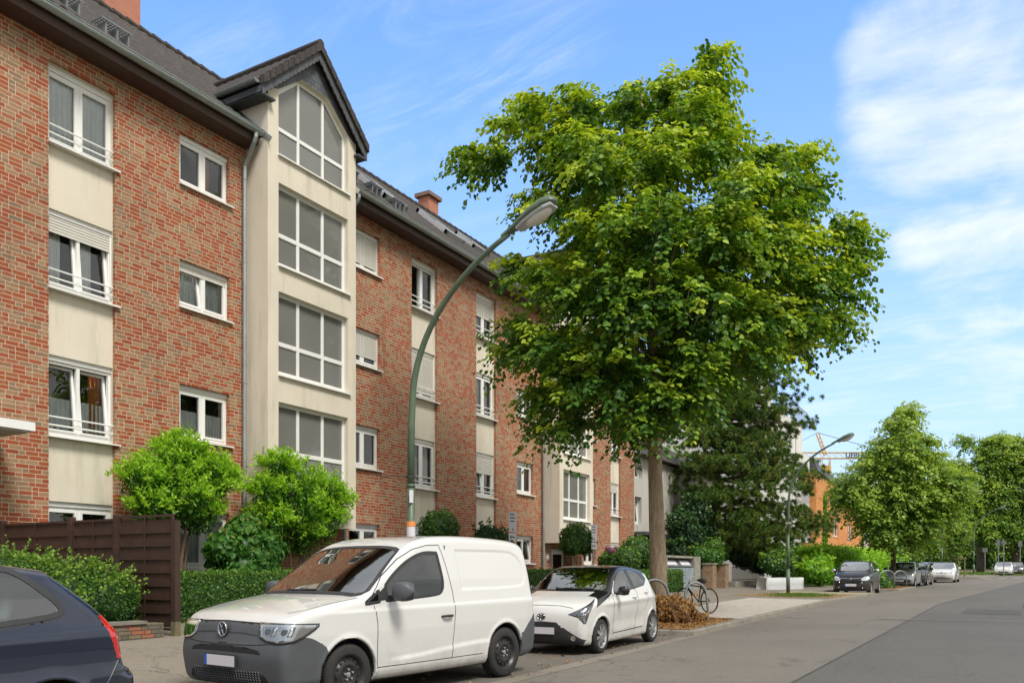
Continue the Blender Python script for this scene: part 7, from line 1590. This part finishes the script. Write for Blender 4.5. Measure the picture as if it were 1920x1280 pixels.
# ---- signs
def panel_sign(x, y, z, w_, h, lab, arrow=True, rz=0.0):
    r = tag(empty('parking_sign', (x, y, pz(x, y)), rz), lab, 'sign'); zz = z - pz(x, y); p = MB(); p.tube([(0, 0, -.05), (0, 0, zz + h)], .03, 8); p.build('pole', M_galv, r, False, False)
    b = MB(); b.box(.032, .045, -w_ / 2, w_ / 2, zz, zz + h); b.box(.032, .045, -w_ / 2, w_ / 2, zz - .27, zz - .03); o = b.build('sign_panel', M_plate, r, False, False); t = MB()
    for k in range(3): t.box(.0455, .047, -w_ * .36, w_ * (.2 + .1 * (k % 2)), zz + h * (.85 - .17 * k), zz + h * (.85 - .17 * k) + .035)
    t.box(.0455, .047, -.02, .02, zz + .05, zz + .13); t.box(.0455, .047, -.02, .10, zz + .04, zz + .06)
    t.box(.0455, .047, -w_ * .3, w_ * .3, zz - .165, zz - .135); t.add([(.047, -w_ * .38, zz - .15), (.047, -w_ * .22, zz - .09), (.047, -w_ * .22, zz - .21)], [(0, 1, 2)]); t.build('lettering', M_plas, o, False, False)
for (a, X, ya_, lab) in ((959, -12.6, 997, 'white private parking sign above the van roof end'), (1112, -12.4, 1015, 'white parking sign with left arrow beside the clipped ball by the entrance')):
    panel_sign(X, yx(a, X), zat(a, ya_, X), .46, .60, lab)
M_signb = simple('sign_back', (.16, .17, .17), .6, .3, var=.2)
def far_sign(a, X, ztop, lab, kind):
    y = X if X > 20 else yx(a, X)
    if X > 20: X = xy(a, y)
    z0 = pz(X, y) if y < 100 else gz(X, y); r = tag(empty('road_sign', (X, y, z0)), lab, 'road sign'); p = MB(); p.tube([(0, 0, -.1), (0, 0, ztop)], .045, 8); p.build('pole', M_galv, r, False, False); b = MB()
    if kind == 'tri': b.prism([(-.33, ztop + .1), (.33, ztop + .1), (0, ztop - .45)], .02, 'y', -.06)
    elif kind == 'box': b.box(-.25, .25, -.07, -.05, ztop - .45, ztop)
    elif kind == 'round': b.prism([(.22 * math.cos(t), ztop - .3 + .22 * math.sin(t)) for t in np.linspace(0, 2 * PI, 17)[:-1]], .02, 'y', -.06)
    else: b.box(-.22, .20, -.07, -.05, ztop - .7, ztop)
    b.build('sign_panel', M_signb, r, False, False)
far_sign(1689, -8.2, 3.0, 'back of a give way sign right of the second linden trunk', 'tri'); far_sign(1847, 108, 3.0, 'square road sign right of the far lamp under the avenue tree', 'box'); far_sign(1872, 112, 4.0, 'grey double panel road sign left of the far white car', 'big'); far_sign(1882, 98, 3.6, 'thin road sign pole in front of the far white car', 'round'); far_sign(1913, 116, 3.9, 'grey road sign near the right edge', 'big')
X = -4.4; y = 82.5; z0 = pz(X, y); ns = tag(empty('street_name_sign', (xy(1766, 80), 79.8, gz(-5.3, 79.8))), 'white street name plates bracketed to the third lamp', 'sign'); b = MB(); b.box(-1.35, -.10, -.02, .02, 4.05, 4.65); b.build('sign_panel', M_plate, ns, False, False); b = MB(); b.box(-1.2, -.25, -.03, -.021, 4.2, 4.5); b.build('sign_field', M_plas, ns, False, False); b = MB(); b.box(-.35, .45, -.13, -.09, 4.8, 5.25); b.build('route_plate', simple('yellow_plate', (.75, .62, .42), .6), ns, False, False)
# wooden stand round the young tree
y = 87.5; X = xy(1796, y); z0 = pz(X, y); ws_t = tag(empty('tree_stand', (X, y, z0)), 'weathered wooden frame holding the young tree', 'tree stand')
for dx in (-.55, .55):
    for dy in (-.5, .5): p = MB(); p.tube([(dx, dy, -.05), (dx, dy, 1.75)], .05, 8); p.build('stake', M_shoe, ws_t, False, False)
p = MB(); p.box(-.7, .7, -.56, -.50, 1.62, 1.76); p.box(-.7, .7, .50, .56, 1.62, 1.76); p.build('cross_rail', M_shoe, ws_t, False, False)
# orange beacon car roof in the row
X = -6.1; y = yx(1728, X); zz = pz(X, y); ob = MB()
for (a, b_, c_) in ((0, .0, .5), (.02, .5, .58)): ob.prism([(.9 * math.cos(t), .35 * math.sin(t)) for t in np.linspace(0, 2 * PI, 13)[:-1]], c_ - b_, 'z', b_)
# ---- grey house next door
GH = tag(empty('grey_house', (-16.0, 40, .5)), 'grey rendered house with brown tiled roof next to the brick block', 'house'); XG = -15.95; hs_ = [(40.35, 41.4, 6.25, 6.95), (40.35, 41.3, 3.9, 5.3), (46.0, 47.8, 4.9, 6.25), (40.6, 44.0, .4, 3.3), (45.5, 48.0, .9, 2.6), (49.5, 51.2, 4.9, 6.25)]
g = MB(); holed_wall(g, XG, 39.98, 55.5, .2, 7.55, hs_, .25); g.quad((XG, 39.98, .2), (XG - 10, 39.98, .2), (XG - 10, 39.98, 7.55), (XG, 39.98, 7.55)); g.add([(XG, 55.5, .2), (XG - 10, 55.5, .2), (XG - 10, 55.5, 7.55), (XG - 5, 55.5, 10.6), (XG, 55.5, 7.55)], [(0, 1, 2, 3, 4)]); g.build('wall', M_render2, GH)
r_ = MB(); r_.quad((XG + .5, 39.98, 7.45), (XG + .5, 56, 7.45), (XG - 5, 56, 10.7), (XG - 5, 39.98, 10.7)); r_.quad((XG + .5, 39.98, 7.40), (XG - .05, 39.98, 7.40), (XG - .05, 56, 7.40), (XG + .5, 56, 7.40)); r_.quad((XG + .5, 39.98, 7.40), (XG + .5, 56, 7.40), (XG + .5, 56, 7.452), (XG + .5, 39.98, 7.452)); r_.build('roof', M_tile, GH)
bw_ = MB(); bw_.box(XG + .02, XG + .9, 42.3, 54.5, 3.0, 6.9)
window(GH, XG - .2, 40.35, 41.4, 6.25, 6.95, lights=1, box=False, tilt=(0,)); window(GH, XG - .2, 40.35, 41.3, 3.9, 5.3, lights=1, box=False, tilt=(0,)); window(GH, XG - .15, 46.0, 47.8, 4.9, 6.25); window(GH, XG - .15, 49.5, 51.2, 4.9, 6.25); window(GH, XG - .15, 45.5, 48.0, .9, 2.6); sd_ = MB(); sd_.box(XG + .003, XG + .16, 42.4, 55.4, 3.5, 7.35); sd_.build('projecting_wall', M_render2, GH)
dk = MB(); dk.quad((XG - .24, 40.6, .4), (XG - .24, 44, .4), (XG - .24, 44, 3.3), (XG - .24, 40.6, 3.3)); dk.build('garage_opening', M_plas, GH); cn = MB(); cn.box(XG + .002, XG + .7, 39.99, 44.6, 3.32, 3.48); cn.build('canopy', M_plasg, GH)  # black sheet fills the dark garage opening
# ---- white apartment building with balconies
WB = tag(empty('white_apartment_building', (-13, 60, .7)), 'tall white apartment building with corner balconies behind the pine', 'apartment building'); XW = -13.6; wins = []
for f_ in range(4):
    for yy0 in (58.5, 61.5, 64.5): wins.append((yy0, yy0 + 1.6, 1.8 + f_ * 2.85, 3.2 + f_ * 2.85))
g = MB(); holed_wall(g, XW, 56.6, 68.2, .2, 13.2, wins, .18); g.quad((XW, 56.6, .2), (XW - 12, 56.6, .2), (XW - 12, 56.6, 13.2), (XW, 56.6, 13.2)); g.quad((XW - 12, 56.6, 13.2), (XW, 56.6, 13.2), (XW, 71, 13.2), (XW - 12, 71, 13.2)); g.box(XW - 4, XW - 1.4, 68.2, 70.9, .2, 13.19); g.build('wall', M_white_r, WB)
for w_ in wins: window(WB, XW - .12, *w_, sill=True)
M_yel = simple('yellow_render', (.62, .52, .20), .85, var=.1); M_slatb = simple('blue_grey_slats', (.42, .46, .50), .6, var=.1)
yl = MB(); yl.quad((XW - 1.38, 68.2, .2), (XW - 1.38, 70.9, .2), (XW - 1.38, 70.9, 12.4), (XW - 1.38, 68.2, 12.4)); yl.build('loggia_wall', M_yel, WB)
for f_ in range(4):
    z = 1.1 + f_ * 2.85; b = MB(); b.box(XW - 1.3, XW + .55, 68.2, 71.0, z - .2, z); so_ = b.build('balcony', M_white_r, WB); b = MB()
    if f_ == 3: b.box(XW + .45, XW + .55, 68.2, 71.0, z, z + 1.05); b.box(XW - 1.3, XW + .44, 70.9, 71.0, z, z + 1.05); b.build('balcony_parapet', M_white_r, so_)
    else:
        for q in range(9): b.box(XW + .50, XW + .55, 68.2, 71.0, z + .02 + q * .115, z + .10 + q * .115)
        b.build('balcony_slats', M_slatb, so_)
b = MB(); b.box(XW - .2, XW, 68.6, 70.9, .2, 13.19); b.build('corner_pier', M_white_r, WB); b = MB(); 
for q in range(7): b.tube([(XW - 1.5 + q * .3, 68.0, 13.2), (XW - 1.5 + q * .3, 68.0, 14.2)], .02, 5)
b.tube([(XW - 1.6, 68, 14.2), (XW + .4, 68, 14.2)], .025, 5); b.tube([(XW + .4, 62, 14.2), (XW + .4, 71, 14.2)], .025, 5)
for q in range(24): b.tube([(XW + .4, 62 + q * .39, 13.2), (XW + .4, 62 + q * .39, 14.2)], .018, 4)
b.build('roof_railing', M_galv, WB); b = MB(); b.box(XW - 6, XW - 1.6, 58, 67.5, 13.2, 15.9); b.build('penthouse', M_white_r, WB)
# ---- orange brick building
M_obrick = brick('orange_brick', [(0, (.56, .17, .045)), (.5, (.66, .24, .075)), (1, (.58, .27, .11))], mortar=(.45, .22, .10), h=.16, u=.25, joint=.02)
OB = tag(empty('orange_brick_building', (-12.6, 74, .8)), 'orange brick building with dark metal roof edge behind the bright hedge', 'building'); XO = -12.6
wn = [(79.5, 82.5, 4.6, 6.2), (88, 91, 4.6, 6.2), (78.0, 80.2, .9, 2.9), (88, 91, 1.2, 2.9)]
g = MB(); holed_wall(g, XO, 71.4, 98, .3, 9.6, wn, .2); g.quad((XO, 71.4, .3), (XO - 10, 71.4, .3), (XO - 10, 71.4, 9.6), (XO, 71.4, 9.6)); g.build('wall', M_obrick, OB)
for w_ in wn: window(OB, XO - .12, *w_, box=False, sill=True)
rf = MB(); rf.add([(XO + .15, 71.3, 9.6), (XO + .15, 98.1, 8.6), (XO - .2, 98.1, 9.6), (XO - .2, 74.5, 10.3), (XO - .2, 71.3, 10.75), (XO - 9, 71.3, 10.75), (XO - 9, 98.1, 9.6)], [(0, 1, 2, 3, 4), (4, 3, 2, 6, 5)]); rf.add([(XO + .15, 71.3, 9.6), (XO - .2, 71.3, 10.75), (XO - 9, 71.3, 10.75), (XO - 9, 71.3, 9.6)], [(0, 1, 2, 3)]); rf.build('roof', M_slate, OB)
iv = bush('ivy', 'yellow green creeper climbing the orange brick wall', 'climber', (XO + .1, yx(1545, XO)), [(0, 0, 3.0 + 1.4 * i, .12, 1.0 - .15 * i, .9) for i in range(4)], 1500, .22, M_laurel, core=False, outw=.4)
bxs = MB(); bxs.box(-12.4, -11.9, 98.3, 98.5, 3.9, 4.8); bxs.box(-12.4, -11.9, 98.3, 98.5, 4.9, 5.8); bxs.tube([(-12.15, 98.6, .8), (-12.15, 98.6, 5.8)], .06, 8); tag(bxs.build('advertising_sign', M_plate), 'pale double sign at the far corner of the orange building', 'sign')
# ---- crane
M_crane = simple('crane_yellow', (.62, .36, .05), .5, var=.1); yc = 170; xc = yc * (CS * 588 - SN * FPX) / (SN * 588 + CS * FPX); CR = tag(empty('tower_crane', (xc, yc, 0)), 'yellow tower crane rising behind the orange building', 'crane')
def lattice(a, b_, w_, seg, nm, r=.07):
    m_ = MB(); a, b_ = Vector(a), Vector(b_); d = (b_ - a); L_ = d.length; d /= L_; up = Vector((0, 0, 1)) if abs(d.z) < .9 else Vector((1, 0, 0)); s1 = d.cross(up).normalized(); s2 = d.cross(s1)
    cs = [s1 * w_ / 2 + s2 * w_ / 2, s1 * w_ / 2 - s2 * w_ / 2, -s1 * w_ / 2 - s2 * w_ / 2, -s1 * w_ / 2 + s2 * w_ / 2]
    for c in cs: m_.tube([a + c, b_ + c], r, 4)
    n = int(L_ / seg)
    for i in range(n):
        for j in range(4): m_.tube([a + d * seg * i + cs[j], a + d * seg * (i + 1) + cs[(j + 1) % 4]], r * .6, 3)
    return m_.build(nm, M_crane, CR, False, False)
lattice((0, 0, 0), (0, 0, 23), 1.5, 1.5, 'mast'); hx = Vector((CS, SN, 0)); lattice(hx * -9 + Vector((0, 0, 23.6)), hx * 22 + Vector((0, 0, 23.6)), 1.1, 1.3, 'jib'); lattice((0, 0, 23.6), hx * -1.6 + Vector((0, 0, 28)), .5, .8, 'crane_peak', .08)
m_ = MB(); m_.box(-.9, .9, -.9, .9, 19.5, 21.6); m_.build('crane_cab', M_crane, CR, False, False); m_ = MB(); m_.tube([hx * -1.6 + Vector((0, 0, 28)), hx * 12 + Vector((0, 0, 24.2))], .05, 4); m_.tube([hx * -1.6 + Vector((0, 0, 28)), hx * -8.6 + Vector((0, 0, 24.2))], .05, 4); m_.build('stay_rope', M_plas, CR, False, False); m_ = MB(); m_.box(-9.6, -7.5, -.6, .6, 21.6, 23.4, Matrix.Rotation(math.atan2(SN, CS), 4, 'Z')); m_.build('counterweight', M_conc, CR, False, False)
cu = bpy.data.curves.new('jib_lettering', 'FONT'); cu.body = 'LIEBHERR'; cu.size = 1.3; cu.extrude = .02; cu.offset = .03; co_ = bpy.data.objects.new('jib_lettering', cu); COL.objects.link(co_); co_.parent = CR; cu.materials.append(M_plas); me_ = bpy.data.meshes.new_from_object(co_); bpy.data.objects.remove(co_); co_ = bpy.data.objects.new('jib_lettering', me_); COL.objects.link(co_); co_.parent = CR
q = hx * 3.5 + Vector((SN, -CS, 0)) * .75 + Vector((0, 0, 23.15)); co_.matrix_local = Matrix(((CS, 0, SN, q.x), (SN, 0, -CS, q.y), (0, 1, 0, q.z), (0, 0, 0, 1)))
